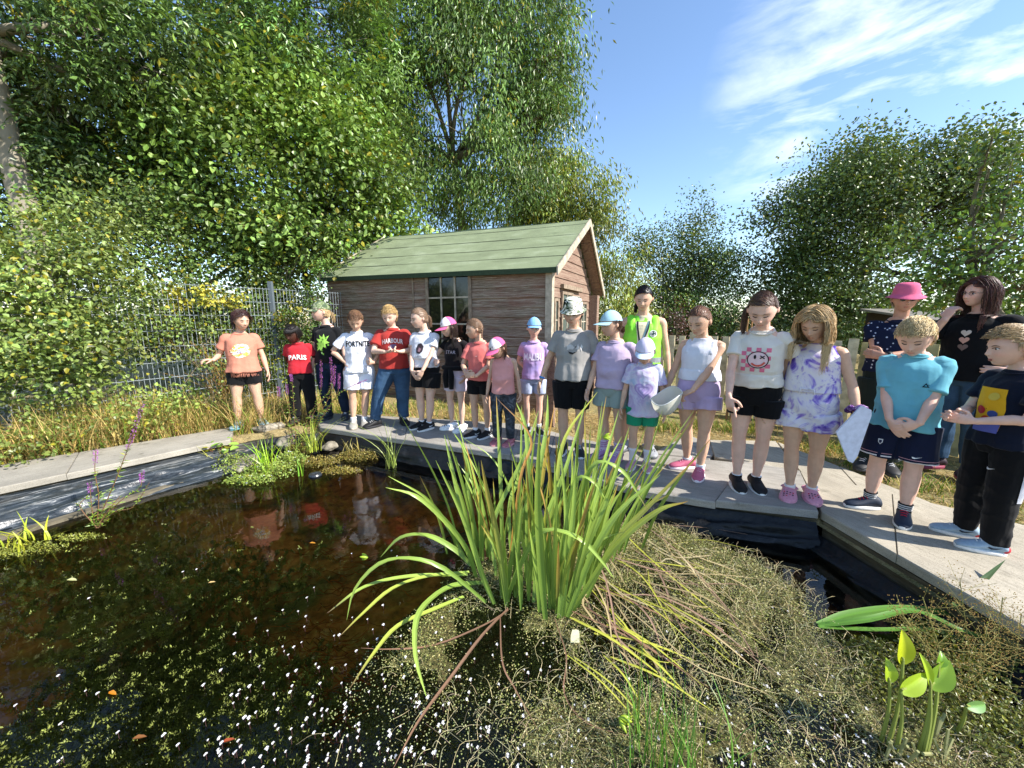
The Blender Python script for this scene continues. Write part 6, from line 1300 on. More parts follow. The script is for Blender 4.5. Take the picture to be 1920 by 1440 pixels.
p.shoes('8fa9b0', '7fc0cc', kind='clog')
# 2 child in the red PARIS top
p = Person(572, 790, 607, -12, 'child with dark braids in red PARIS t-shirt and black trousers', b=1.0, hh=.165, skin=DARK, head=(-28, 19, 0), arms={-1: 'back', 1: 'back'}, feet={-1: dict(p=(-.085, .02), yaw=-20), 1: dict(p=(.075, 0), yaw=10)})
p.browc = np.array((.01, .008, .006)); p.top('b42a34', .6, .51, 1.2, sl=1.15).bottoms('121214', .05, .5, name='trousers', wide_end=1.6).cornrows(); p.text('PARIS', 0, .655, .064, 'f0e8e4', arch=1.6, bold=.0018, font_w=.98); p.shoes('1a1a1c', '2c2c2e')
# 3 girl with camo cap
p = Person(626, 786, 567, -35, 'girl in camouflage cap with blonde ponytail, black t-shirt and dark jeans', b=.98, skin=ROSY, head=(-38, 2, 0), expr='open', arms={-1: dict(w=(-.15, -.02, .45), e=(-.3, .8, 0)), 1: dict(w=(.15, .02, .47), e=(.3, .8, 0))}, feet={-1: dict(p=(-.06, 0), yaw=-10), 1: dict(p=(.085, .05), yaw=25)})
p.top('17181a', .6, .50, 1.2).bottoms('1b2536', .05, .4, mat=DEND, name='jeans').hair('a28c68', 'pony', cap=True, tie=(0, .98, -.05), tail=1.0, n=260); p.cap('b9bb9d', 'a9ab88', mat=CAMO)
lf = [(-.050, .60), (-.030, .64), (-.048, .665), (-.02, .675), (-.046, .705), (-.006, .70), (-.02, .735), (.012, .715), (.02, .745), (.034, .712), (.062, .73), (.045, .69), (.066, .672), (.034, .66), (.04, .625), (.012, .64), (-.005, .60), (-.02, .62)]
p.decal(lf, '9fd05a', 'leaf_print', grid=4)
for q in range(9): x, z = rng.uniform(-.05, .06), rng.uniform(.575, .74); p.decal([(x + .011 * math.cos(a_) * rng.uniform(.5, 1), z + .009 * math.sin(a_)) for a_ in np.linspace(0, 6.28, 6, endpoint=False)], random.choice(['8cc34a', 'c9e88f', '5f8f35']), 'leaf_print', grid=2, off=.004)
p.shoes('26303c', '3a4048')
# 4 boy with FORTNITE t-shirt
p = Person(681, 798, 579, 0, 'boy in white FORTNITE t-shirt and white shorts with his hands on his hips', b=.98, skin=TAN, head=(-4, 30, 0), arms={-1: dict(w=(-.105, -.02, .56), e=(-1, .4, .1), d=(.25, .1, -1), pn=(1, 0, 0)), 1: dict(w=(.115, -.075, .555), e=(1, .7, .1), d=(-1, -.1, .1), pn=(0, 1, 0), curl=.6)}, feet={-1: dict(p=(-.075, -.01), yaw=-4), 1: dict(p=(.012, -.02), yaw=4)})
p.top('dfe0e6', .68, .475, 1.6, wr=.008, sl=1.12, flare=1.05).bottoms('d9dae2', .315, 1.4, wide_end=1.5, wr=.006).hair('705540', 'short', n=700)
p.text('FORTNITE', 0, .695, .062, '101114', arch=0, bold=.0018, font_w=.62); p.shoes('96938b', 'b5aa9a', sock='e8e8ea', sock_h=.085)
# 5 boy in the red t-shirt
p = Person(745, 797, 571, -3, 'fair haired boy in dark red lettered t-shirt and blue jeans looking at his hands', b=1.08, skin=FAIR, head=(-14, 19, 0), arms={-1: dict(w=(-.055, -.165, .635), e=(-1, .5, -.6), d=(.9, -.2, .1), pn=(0, -.2, 1), curl=.5), 1: dict(w=(.060, -.165, .635), e=(1, .5, -.6), d=(-.9, -.2, .1), pn=(0, -.2, 1), curl=.5)}, feet={-1: dict(p=(-.175, -.01), yaw=-60, knee=(-.012, 0, 0)), 1: dict(p=(.05, .04), yaw=18)})
p.top('a03530', .68, .49, 1.3, sl=1.2, seed=4).bottoms('31475f', .05, .9, mat=DEN, name='jeans', wr=.006).hair('a98f62', 'short', n=700); p.text('HARBOUR', 0, .70, .050, 'dccfca', arch=2.0, bold=.0014, font_w=.66)
p.decal([(-.03, .672), (-.01, .655), (.02, .66), (.032, .684), (.012, .69), (-.012, .687)], '6b5b78', 'print'); p.shoes('1e1e20', '26262a')
# 6 girl, white t-shirt, black shorts
p = Person(803, 804, 577, -30, 'girl with long ponytail in white printed t-shirt and black side striped shorts', b=1.06, skin=FAIR, head=(-34, 10, 0), arms={-1: dict(w=(-.045, -.155, .475), e=(-1, .6, 0), d=(.5, -.1, -.8), pn=(.6, .8, .2)), 1: dict(w=(.045, -.165, .475), e=(1, .7, 0), d=(-.5, -.1, -.8), pn=(-.6, .8, .2))}, feet={-1: dict(p=(-.065, 0), yaw=-30), 1: dict(p=(.015, -.02), yaw=-25)})
p.top('d5d7de', .55, .53, .9, belly=.014).bottoms('131316', .36, 1.0, wide_end=1.5).hair('6b5644', 'pony', tie=(0, 1.0, .12), tail=1.15, n=420)
p.decal([(-.022, .645), (.006, .64), (.03, .66), (.034, .70), (.012, .725), (-.016, .715), (-.030, .68)], '3a3138', 'print', grid=4); p.decal([(-.012, .66), (.008, .655), (.016, .68), (-.004, .69)], '8c6a72', 'print', off=.005); p.text('Little', .0, .615, .026, '3a3138')
p.shoes('17181a', 'dcdad6', '2a2a2c', sock='e8e8ea', sock_h=.07, logo='cfcfcf')
# 7 girl with pink cap at the back
p = Person(856, 806, 594, -30, 'dark haired girl in pink and white cap with a jacket tied at her waist', b=.90, skin=FAIR, head=(-34, 19, 0), arms={-1: dict(w=(-.10, -.14, .60), e=(-1, .7, 0), d=(.4, -.7, .3)), 1: dict(w=(.14, -.05, .52), e=(1, .6, 0))}, feet={-1: dict(p=(-.05, 0), yaw=-55), 1: dict(p=(.06, -.01), yaw=-12)})
p.top('1b1719', .35, .55, .7).bottoms('c9bccb', .36, .35, name='shorts').hair('2c1f1a', 'long', cap=True, length=1.9, n=420); cp = p.cap('ded8d6', 'd0608c', c2='d0608c')
A = Acc(); th = np.linspace(0, 6.28, 28); A.tube([(math.cos(q) * .102 * p.H, math.sin(q) * .082 * p.H, .565 * p.H) for q in th], .020 * p.H, 8); A.tube([(-.03 * p.H, -.095 * p.H, .56 * p.H), (-.036 * p.H, -.105 * p.H, .50 * p.H), (-.03 * p.H, -.10 * p.H, .40 * p.H)], [.022 * p.H, .026 * p.H, .02 * p.H], 8); A.tube([(.01 * p.H, -.095 * p.H, .56 * p.H), (.02 * p.H, -.10 * p.H, .50 * p.H), (.015 * p.H, -.095 * p.H, .39 * p.H)], [.02 * p.H, .026 * p.H, .02 * p.H], 8); A.build('tied_jacket', cloth(lin('101012')), p.r, True)
p.text('STAR', 0, .69, .04, 'b8a9b0'); p.shoes('e4e4e4', 'eeeeee', kind='clog')
def koala(cp, p):
    for x, z, a_, b_, c_ in ((.0, .46, .10, .13, '1a1818'), (.26, .62, .05, .06, '2a2626'), (-.26, .62, .05, .06, '2a2626')):
        V = np.array([(x + math.cos(q) * a_, 0, z + math.sin(q) * b_) for q in np.linspace(0, 6.28, 14, endpoint=False)]); d = unit(np.column_stack([V[:, 0] / .83, -np.sqrt(np.clip(1 - (V[:, 0] / .83) ** 2 - (V[:, 2] / 1.15) ** 2, .01, 1)), V[:, 2] / 1.15]))
        D = headshape(d) * np.array((1.19, 1.18, 1.13)) + np.array((0, -.01, .05)); A = Acc(); A.loft([p.hp(D), p.hp(D.mean(0) + (D - D.mean(0)) * .1)], cap=True); A.build('cap_print', plain(lin(c_), .7), cp)
koala(cp, p)
# 8 girl in coral
p = Person(902, 819, 597, -22, 'girl with braids in coral t-shirt and black shorts with her hands held together', b=.95, skin=TAN, head=(-52, 12, 0), arms={-1: dict(w=(-.065, -.14, .555), e=(-1, .6, -.4), d=(.6, -.6, .1), curl=.6), 1: dict(w=(.03, -.155, .55), e=(1, .6, -.4), d=(-.8, -.3, .1), curl=.6)}, feet={-1: dict(p=(-.045, -.02), yaw=-45), 1: dict(p=(.055, 0), yaw=-25)})
p.top('d0706a', .72, .495, 1.3, sl=1.15).bottoms('121214', .37, .4).hair('6b5340', 'braids', tie=(.58, .55, -.15), tail=1.1, n=420); p.decal([(-.012, .70), (0, .695), (.014, .706), (.001, .699)], 'f0d8d4', 'print', grid=2)
p.shoes('17171a', 'd8d8d8', '2a2a2c', sock='e8e8ea', sock_h=.085, logo='cfcfcf')
# 9 small girl
p = Person(944, 832, 629, -12, 'smallest girl in the middle, pink peaked cap and pale pink vest top', b=1.02, hh=.168, skin=TAN, head=(-34, 32, 0), arms={-1: dict(w=(-.15, -.03, .44), e=(-.3, .8, 0)), 1: dict(w=(.165, -.02, .45), e=(.3, .8, 0), curl=.8)}, feet={-1: dict(p=(-.06, 0), yaw=-15), 1: dict(p=(.065, -.02), yaw=-20)})
p.top('d69690', 0, .485, .8, name='vest_top', belly=.016, wr=.004).bottoms('3c4046', .06, .35, mat=patchy('marbled_leggings', [(.4, lin('2d3035')), (.58, lin('4a4e55')), (.7, lin('777b82'))], 12), name='leggings').hair('4a3324', 'long', cap=True, length=.95, n=240); cp = p.cap('ded8d6', 'd0608c', c2='d0608c'); koala(cp, p)
p.shoes('b06a70', 'c98a92', kind='clog')
# 10 MALIBU girl
p = Person(999, 812, 597, 0, 'girl in light blue cap and lilac MALIBU t-shirt facing the camera', b=.88, skin=ROSY, head=(3, 4, 0), expr='open', arms={-1: 'back', 1: 'back'})
p.top('a98fc0', .6, .49, 1.2, mat=patchy('lilac_fade', [(.38, lin('c9a2c0')), (.62, lin('a394cc'))], 3, .3)).bottoms('a9b3cf', .345, .35, name='shorts').hair('4a3426', 'pony', cap=True, tie=(0, .95, -.1), tail=.6, n=160); p.cap('86b6dc', '86b6dc'); p.text('MALIBU', 0, .655, .082, 'ece6f2', bold=.0012, font_w=.56)
p.shoes('202024', 'e0e0e0', sock='e8e8ea', sock_h=.085)
# 11 boy, camo bucket hat
p = Person(1070, 850, 560, -4, 'boy in camouflage bucket hat and grey t-shirt with blue wristband', b=1.07, skin=TAN, head=(-8, 14, 0), arms={-1: dict(w=(-.20, -.02, .49), e=(-.4, .8, 0)), 1: dict(w=(.20, -.0, .49), e=(.4, .8, 0))})
p.top('96938f', .66, .50, 1.2, sl=1.1).bottoms('101012', .30, 1.0).hair('2b211b', 'short', cap=True, n=160); p.bucket(CAMOB, wide=.86, drop=.20); p.band(-1, '2f7fc0')
for q in range(16): x = rng.uniform(-.055, .055); p.decal([(x - .006, .705 + rng.normal() * .006), (x + .002, .69 + rng.normal() * .004), (x + .009, .708), (x + .001, .722 + rng.normal() * .005)], random.choice(['bdb9b4', '4a4a4c', 'd0ccc8']), 'print', grid=2, off=.003 + q * .0002)
sw = [(-.026, .682), (-.016, .668), (.0, .664), (.032, .684), (.002, .673), (-.012, .676)]; p.decal(sw, '2a2a2c', 'print', grid=3, off=.006)
p.shoes('26262a', 'e0e0e0')
# 12 girl lilac plain
p = Person(1144, 860, 584, -22, 'girl in pale blue cap, plain lilac t-shirt and grey green shorts', b=1.12, skin=TAN, head=(-32, 8, 0), expr='open', arms={-1: dict(w=(-.125, -.12, .49), e=(-.4, .8, 0)), 1: dict(w=(.10, .07, .53), e=(1, .6, -.2), d=(-.8, .2, -.4))}, feet={-1: dict(p=(-.055, 0), yaw=-25), 1: dict(p=(.055, -.01), yaw=-8)})
p.top('b5a4be', .68, .505, 1.2, sl=1.1, belly=.012).bottoms('8c9a94', .375, 1.3, wide_end=1.5).hair('3a261b', 'pony', cap=True, tie=(0, .9, -.35), tail=.5, n=260); p.cap('9cbfcb', '9cbfcb'); 
p.shoes('a77fa8', 'b58fb5', sock='c9b3c9', sock_h=.13, stripes='a05f95')
# 13 woman hi-vis
p = Person(1192, 846, 534, 0, 'dark haired woman in bright lime hi-vis vest with lanyards', cat='woman', adult=True, b=.98, skin=TAN, head=(-6, 20, 0), expr='down', arms={-1: 'hang', 1: dict(w=(.155, -.02, .49), e=(.4, .8, 0))}, feet={-1: dict(p=(-.07, .02), yaw=-25), 1: dict(p=(.075, -.02), yaw=12)})
p.top('c9c3a4', 0, .50, .6); inner = p.shirt; p.bottoms('2a2c30', .36, .8).hair('120f10', 'pony', tie=(-.55, .72, -.62), tail=.9, n=620)
VEST = plain(lin('86dc3c'), .6, .3, .06, 20, .15); p.top('86dc3c', 0, .475, 1.9, mat=VEST, name='hi_vis_vest', seed=9, wr=.006, flare=1.05)
for k in (-1, 1):                            # open front edges show the top beneath
    pass
p.decal([(-.040, .79), (.040, .79), (.030, .72), (.022, .60), (.016, .50), (-.010, .50), (-.018, .60), (-.030, .72)], 'c9c3a4', 'top_front', mat=cloth(lin('c9c3a4')), off=.004, grid=6)
def strip(p, pts, w, c, name, off=.006, mat=None, par=None):
    pts = catmull(np.array(pts, float), 6) * p.H; d = unit(np.gradient(pts, axis=0)); nn = np.column_stack([-d[:, 1], d[:, 0]]) * w * p.H / 2; A = Acc(); A.loft([p.project(pts - nn, off=off), p.project(pts + nn, off=off)], cap=False, close=False); return A.build(name, mat or cloth(lin(c)), par or p.shirt)
strip(p, [(-.030, .795), (-.026, .75), (-.010, .66)], .009, '23272c', 'lanyard'); strip(p, [(.034, .795), (.028, .75), (-.006, .66)], .009, '2b3a3a', 'lanyard'); strip(p, [(.030, .795), (.016, .74), (-.004, .67)], .007, '5a7a86', 'lanyard', .008)
A = Acc(); q = p.project([(-.008 * p.H, .645 * p.H)], off=.008)[0]; A.box(q + np.array((-.03, -.004, -.045)), q + np.array((.03, .002, .04))); A.build('id_card', plain(lin('9aa8ac'), .3, .5), p.r)
A = Acc(); th = np.linspace(0, 6.28, 48); R_ = []
for q in th:
    o = Vector((math.cos(q) * .4, -math.sin(q) * .4, .575 * p.H)); h = p.bvh.ray_cast(o, (Vector((0, 0, .575 * p.H)) - o).normalized()); R_.append(h[0] if h[0] else o * .4)
R_ = np.array([tuple(v) for v in R_]); out = unit(R_ * np.array((1, 1, 0))); front = np.abs(np.array([v[0] for v in R_])) > .03
A.loft([R_ + out * .004 + np.array((0, 0, -.024)), R_ + out * .006 + np.array((0, 0, .024))], cap=False, close=False); A.build('reflective_band', plain(lin('8b9094'), .35, .6), p.shirt)
cc = (.058, .725); p.decal([(cc[0] + math.cos(q) * .020, cc[1] + math.sin(q) * .020) for q in np.linspace(0, 6.28, 20, endpoint=False)], 'e8ece8', 'badge', grid=3); 
for q in ((0, 0, .0022, .013), (0, 0, .012, .0022), (0, -.004, .007, .0016)): p.decal([(cc[0] + q[0] - q[2], cc[1] + q[1] - q[3]), (cc[0] + q[0] + q[2], cc[1] + q[1] - q[3]), (cc[0] + q[0] + q[2], cc[1] + q[1] + q[3]), (cc[0] + q[0] - q[2], cc[1] + q[1] + q[3])], '1c3a2a', 'badge', grid=2, off=.006)
ring_ = [(cc[0] + math.cos(q) * .014, cc[1] + math.sin(q) * .014) for q in np.linspace(0, 6.28, 20)]; strip(p, ring_, .003, '1c3a2a', 'badge', .006)
p.shoes('8d8f92', '55585c', kind='clog')
# 14 small child tie dye
p = Person(1198, 878, 631, 0, 'small child in pale tie dye heart t-shirt, white cap and green shorts', b=.98, hh=.17, skin=TAN, head=(-4, 24, 0), arms={-1: dict(w=(-.155, -.03, .45), e=(-.3, .8, 0)), 1: dict(w=(.155, -.04, .45), e=(.3, .8, 0))})
p.top('b9b6cc', .75, .425, 1.5, mat=patchy('tie_dye_pale', [(.36, lin('a9b6d0')), (.5, lin('c6c1d4')), (.62, lin('b4a4c8'))], 7, 2), sl=1.2, flare=1.04).bottoms('1f8a66', .33, .4).hair('4a3324', 'pony', cap=True, tie=(0, .95, -.4), tail=.5, n=120); p.cap('c9c4da', 'c2d2e6', mat=None)
def heart(s, cx, cz): return [(cx + s * .062 * math.sin(q) ** 3, cz + s * .0039 * (13 * math.cos(q) - 5 * math.cos(2 * q) - 2 * math.cos(3 * q) - math.cos(4 * q))) for q in np.linspace(0, 2 * math.pi, 28, endpoint=False)]
for i, (s_, c_) in enumerate(((1.05, 'a48fc0'), (.86, 'b9a6cf'), (.66, 'a48fc0'), (.46, 'bcaad2'), (.24, 'a893c6'))): p.decal(heart(s_, 0, .62), c_, 'heart_print', off=.003 + i * .0012, grid=4)
p.shoes('b98a98', 'e8e4e4', sock='d8d0d2', sock_h=.16)
# 15 girl with the net
p = Person(1296, 887, 571, -12, 'girl in white tank top and lilac shorts holding a white net', b=1.06, skin=TAN, head=(-14, 22, 0), arms={-1: dict(w=(-.175, -.05, .475), e=(-.3, .8, 0)), 1: dict(w=(-.02, -.17, .475), e=(1, .5, .1), d=(-.85, -.25, -.45), pn=(.2, .5, -1), curl=.95)}, feet={-1: dict(p=(-.045, .06), yaw=-50), 1: dict(p=(.050, -.03), yaw=6)})
p.top('d3d5df', 0, .575, .6, name='tank_top', wr=.003).bottoms('b7a3c6', .40, 1.3, wide_end=1.5, waist=.60).hair('5a3d2a', 'pony', tie=(0, .9, .45), tail=.5, n=520); p.band(-1, '5fb5ae', .014); p.shoes('b9607a', 'e8d8dc', 'd8a0b0', sock='e8e8ea', sock_h=.075, toe='a04a68')
netp = p
# 16 girl pointing
p = Person(1398, 917, 549, -4, 'tall girl in white t-shirt with pink check print pointing down at the water', b=.98, skin=ROSY, head=(-2, 32, 0), lean=10, arms={-1: dict(w=(-.095, -.19, .47), e=(-.6, .6, 0), d=(.25, -.15, -1), pn=(.5, .9, 0), point=True, curl=.5), 1: dict(w=(.16, .03, .50), e=(.4, .8, 0))}, feet={-1: dict(p=(-.045, 0), yaw=22), 1: dict(p=(.035, .04), yaw=22)}, H=1.53)
p.top('d5d0c8', .55, .545, .9).bottoms('0e0e10', .385, .9, waist=.6).hair('49352a', 'pony', tie=(-.72, .55, -.05), tail=1.7, n=700)
for i in range(6):
    for j in range(6):
        if (i + j) % 2 == 0 and not (1 < i < 4 and 1 < j < 4): x, z = -.058 + i * .0195, .625 + j * .0185; w = .0095; p.decal([(x - w, z - w), (x + w, z - w), (x + w, z + w), (x - w, z + w)], 'd5708a', 'check_print', grid=2)
p.decal([(.0 + math.cos(q) * .040, .672 + math.sin(q) * .036) for q in np.linspace(0, 6.28, 22, endpoint=False)], 'e0c4c8', 'smile_print', grid=4, off=.0035)
ring_ = [(math.cos(q) * .041, .672 + math.sin(q) * .037) for q in np.linspace(0, 6.28, 26)]; strip(p, ring_, .004, '2a2226', 'smile_print', .005)
strip(p, [(-.024, .655), (-.006, .645), (.014, .648), (.028, .662)], .008, 'c9584a', 'smile_print', .006); p.decal([(-.012 + math.cos(q) * .005, .685 + math.sin(q) * .010) for q in np.linspace(0, 6.28, 10, endpoint=False)], '1c181a', 'smile_print', grid=2, off=.006)
strip(p, [(.008, .692), (.026, .678)], .004, '1c181a', 'smile_print', .006); strip(p, [(.008, .678), (.026, .692)], .004, '1c181a', 'smile_print', .007)
p.shoes('161618', 'd9d7d2', '2a2a2c', sock='dddddd', sock_h=.07, stripes='1a1a1c', heel='a02a3a')
# 17 girl in the purple tie dye playsuit
TD = patchy('purple_tie_dye', [(.34, lin('4a35a0')), (.42, lin('8a78c4')), (.50, lin('cfc9d8')), (.60, lin('d8d3d4')), (.68, lin('9a86c0'))], 5.5, 2.2, 4)
p = Person(1493, 936, 570, -8, 'girl with long loose blonde hair in white and purple tie dye playsuit', b=1.04, skin=TAN, head=(-10, 26, 0), arms={-1: dict(w=(-.17, -.05, .47), e=(-.3, .8, 0)), 1: dict(w=(.19, -.05, .485), e=(.5, .7, 0), curl=.7)}, feet={-1: dict(p=(-.035, 0), yaw=8), 1: dict(p=(.048, .06), yaw=20)})
p.fat = 1; p.top('cccccc', 0, .58, 1.1, mat=TD, name='playsuit_top', wr=.005, seed=3).bottoms('cccccc', .385, 1.4, mat=TD, wide_end=1.6, waist=.62, name='playsuit_shorts', wr=.008).hair('a58c66', 'long', length=3.0, n=1000)
A = Acc()
for sg in (-1, 1): A.tube([(0, -.092 * p.H, .595 * p.H), (sg * .025 * p.H, -.100 * p.H, .60 * p.H), (sg * .03 * p.H, -.102 * p.H, .575 * p.H)], .004 * p.H, 5)
A.build('waist_tie', cloth(lin('d8d4dc')), p.shirt, True)
p.shoes('c98a9c', 'cf93a4', sock='e4dcdc', sock_h=.07, kind='clog', logo='c03a4a'); tdp = p
# 18 woman pink hat (behind)
SPOT = None
t = NT('spotted_navy'); vt = t.new('ShaderNodeTexVoronoi'); vt.inputs['Scale'].default_value = 26; t.l.new(t.new('ShaderNodeTexCoord').outputs['Object'], vt.inputs[0]); t.setc(t.mix(t.ramp(vt.outputs['Distance'], [(.16, 1), (.20, 0)]), lin('1a2036'), lin('b9bccb'))); t.rough(.9, .1); SPOT = t.m
p = Person(1640, 880, 545, 5, 'woman in wide pink sun hat and dark glasses with folded arms', cat='woman', adult=True, b=1.04, skin=lin('b98a72'), head=(6, 6, 0), expr='open', arms={-1: dict(w=(.045, -.125, .615), e=(-1, .3, -.6), d=(1, .1, .1), pn=(0, 1, 0)), 1: dict(w=(-.045, -.155, .645), e=(1, .3, -.6), d=(-1, 0, .1), pn=(0, 1, 0), curl=.8)}, H=1.58)
p.top('1a2036', .45, .55, 1.0, mat=SPOT).bottoms('1c2420', .05, .9, name='trousers').hair('8a7460', 'short', cap=True, n=220); p.bucket(plain(lin('c9607f'), .85, .15, .08, 40, .2), wide=.95, drop=.26)
A = Acc()
for k in (-1, 1): A.ell((0, 0, 0), (.19, .035, .13), nu=16, nv=8); A.V[-1] = p.hp(A.V[-1] + face_pt(k * .27, -.01, .10))
A.tube(p.hp([face_pt(-.12, .04, .12), face_pt(0, .05, .10), face_pt(.12, .04, .12)]), .02 * p.hs, 5)
for k in (-1, 1): A.tube(p.hp([(k * .44, -.80, .03), (k * .70, -.45, .03), (k * .76, .05, .0)]), .018 * p.hs, 5)
A.build('sunglasses', plain(lin('101012'), .12, .6), p.r, True)
b_ = p.band(1, '17181a', .02, .90, 1.25, 'watch'); p.shoes('2a2a2c', '3a3a3c')
# 19 boy aqua
p = Person(1664, 966, 588, -3, 'blond boy in aqua blue t-shirt and navy football shorts with his hands clasped', b=1.06, skin=ROSY, head=(-8, 29, 0), arms={-1: dict(w=(-.035, -.155, .475), e=(-.6, .9, -.1), d=(.55, -.1, -.75), pn=(.5, 1, 0), curl=.35), 1: dict(w=(.050, -.165, .485), e=(.6, .9, -.1), d=(-.75, -.1, -.5), pn=(-.3, 1, 0), curl=.4)}, feet={-1: dict(p=(-.078, .02), yaw=-52), 1: dict(p=(.055, -.035), yaw=4)}, hh=.164)
p.top('68acbd', .86, .465, 1.5, sl=1.0, wr=.007, flare=1.03, seed=2).bottoms('141b33', .30, 1.1, wide_end=1.8, waist=.55, name='football_shorts').hair('b5a27a', 'short', n=1100, fringe=.36)
p.decal([(.040, .672), (.064, .672), (.052, .692)], '1c2a38', 'chest_logo', grid=2); p.decal([(.047, .677), (.057, .677), (.052, .685)], '4f9fb4', 'chest_logo', grid=2, off=.005)
p.text('A', .060, .680, .010, '1c2a38')
def hemtrim(p, z, c, w, name, off=.004):
    for k in (-1, 1):
        A = Acc(); R_ = []; cx = p.hip[k][0] * (1 - .0) ; zz = z * p.H; f = np.clip((p.hip[k][2] - zz) / (p.hip[k][2] - p.knee[k][2]), 0, 1); cc_ = p.hip[k] * (1 - f) + p.knee[k] * f
        for q in np.linspace(0, 2 * np.pi, 40):
            o = Vector((cc_[0] + math.cos(q) * .3, cc_[1] + math.sin(q) * .3, zz)); dr = (Vector((cc_[0], cc_[1], zz)) - o).normalized()
            if (o.x) * k < -.02 and abs(math.cos(q)) > .5: r_ = None
            h = p.bbvh.ray_cast(o, dr); R_.append(tuple(h[0]) if h[0] else tuple(o * .5))
        R_ = np.array(R_); R_ = R_[(R_[:, 0] * k > .004)]
        if len(R_) < 4: continue
        out = unit((R_ - cc_) * np.array((1, 1, 0))); st = np.argmax(np.linalg.norm(np.diff(R_, axis=0), axis=1)) + 1; R_ = np.roll(R_, -st, 0); out = np.roll(out, -st, 0)
        A.loft([R_ + out * off + np.array((0, 0, -w / 2 * p.H)), R_ + out * off + np.array((0, 0, w / 2 * p.H))], cap=False, close=False); A.build(name, cloth(lin(c)), p.bot)
hemtrim(p, .318, 'd8d4d8', .006, 'hem_stripe'); hemtrim(p, .331, 'b58a94', .003, 'hem_stripe')
p.decal([(-.072, .385), (-.064, .374), (-.056, .385), (-.055, .402), (-.073, .402)], 'cfd2da', 'crest', bvh=p.bbvh, par=p.bot, grid=3); p.decal([(-.069, .385), (-.064, .379), (-.059, .386), (-.059, .397), (-.069, .397)], '1c2546', 'crest', bvh=p.bbvh, par=p.bot, grid=2, off=.005)
sw = lambda x, z, s_: [(x - .5 * s_, z + .10 * s_), (x - .42 * s_, z - .16 * s_), (x - .15 * s_, z - .22 * s_), (x + .8 * s_, z + .22 * s_), (x - .1 * s_, z - .04 * s_), (x - .32 * s_, z - .03 * s_)]
p.decal(sw(.062, .345, .026), 'e0e0e4', 'swoosh', bvh=p.bbvh, par=p.bot, grid=2, off=.005)
p.shoes('27303f', 'd9d7d2', 'c02a3a', sock='161618', sock_h=.095, stripes='c9c9c9', toe='52677c')
# 20 woman with glasses
p = Person(1778, 884, 524, -22, 'long haired woman in glasses and black heart t-shirt with her hand at her mouth', cat='woman', adult=True, b=1.14, skin=ROSY, head=(-20, 4, 6), expr='open', arms={-1: dict(w=(-.065, -.135, .800), e=(-.6, -.1, -1), d=(.15, .35, 1), pn=(.2, 1, 0), curl=.9), 1: dict(w=(.17, -.05, .56), e=(1, .7, -.2), d=(-.6, -.5, 0))}, H=1.63, feet={-1: dict(p=(-.06, 0), yaw=-20), 1: dict(p=(.07, 0), yaw=10)})
p.top('0f1013', .62, .50, 1.1).bottoms('31475f', .06, .5, mat=DEN, name='jeans').hair('3f221b', 'long', length=2.4, n=900)
for z, c_ in ((.735, 'cfbfae'), (.700, 'cfa08c'), (.665, '77655f')): p.decal(heart(.30, .0, z), c_, 'heart', grid=3)
A = Acc()
for k in (-1, 1): A.tube(p.hp([face_pt(k * .27, -.01, .12) + np.array((math.cos(q) * .17, 0, math.sin(q) * .12)) for q in np.linspace(0, 6.28, 16)]), .014 * p.hs, 5)
A.tube(p.hp([face_pt(-.1, .02, .12), face_pt(.1, .02, .12)]), .014 * p.hs, 5)
for k in (-1, 1): A.tube(p.hp([(k * .44, -.84, .03), (k * .70, -.45, .03), (k * .76, .05, .0)]), .012 * p.hs, 5)
A.build('glasses', plain(lin('4a4248'), .3, .5), p.r, True); p.shoes('2a1a26', '8a3a50', 'c04a60'); wom = p
# 21 boy navy
p = Person(1838, 1022, 611, -42, 'boy in navy t-shirt with yellow print and black tracksuit trousers at the right edge', b=1.0, skin=ROSY, head=(-14, 8, 0), expr='talk', arms={-1: dict(w=(-.040, -.165, .60), e=(-.9, .9, -.6), d=(.2, -1, .15), pn=(1, 0, -.2), curl=.5), 1: dict(w=(.035, -.165, .595), e=(1, .6, -.6), d=(-.5, -.9, .1), pn=(-.9, .3, 0), curl=.4)}, feet={-1: dict(p=(-.075, -.01), yaw=-32), 1: dict(p=(.06, -.03), yaw=-24)}, hh=.162)
p.top('101626', .66, .485, 1.3, sl=1.12, wr=.007, seed=6).bottoms('0d0d0f', .045, 1.0, name='tracksuit_trousers', wr=.007).hair('9a8260', 'short', n=1100, fringe=.5)
p.decal([(-.058, .735), (.045, .735), (.055, .65), (.05, .555), (-.05, .55), (-.062, .64)], 'd9a521', 'yellow_print', grid=7); p.decal([(-.055, .575), (.052, .585), (.05, .545), (-.05, .54)], '5a62b0', 'yellow_print', off=.006, grid=3)
for x, z, r_, c_ in ((-.028, .635, .022, 'a8262c'), (.012, .70, .020, 'c9b04a'), (.02, .625, .018, '3a4a80'), (-.002, .60, .016, 'b8421f')): p.decal([(x + math.cos(q) * r_, z + math.sin(q) * r_ * .85) for q in np.linspace(0, 6.28, 12, endpoint=False)], c_, 'print_patch', off=.0065, grid=3)
A = Acc(); rr = []
for zf in np.linspace(.46, .26, 10):
    row = []
    for u in np.linspace(-.5, .5, 5):
        an = .25 + u * .5; c_ = Vector((.07 * p.H, 0, zf * p.H)); o = c_ + Vector((math.cos(an), -math.sin(an), 0)) * .4; h = p.bbvh.ray_cast(o, (c_ - o).normalized()); q = h[0] if h[0] else c_; row.append((q.x + math.cos(an) * .004, q.y - math.sin(an) * .004, q.z))
    rr.append(row)
A.loft(rr, cap=False, close=False); A.build('side_panel', cloth(lin('bfc0c8')), p.bot)
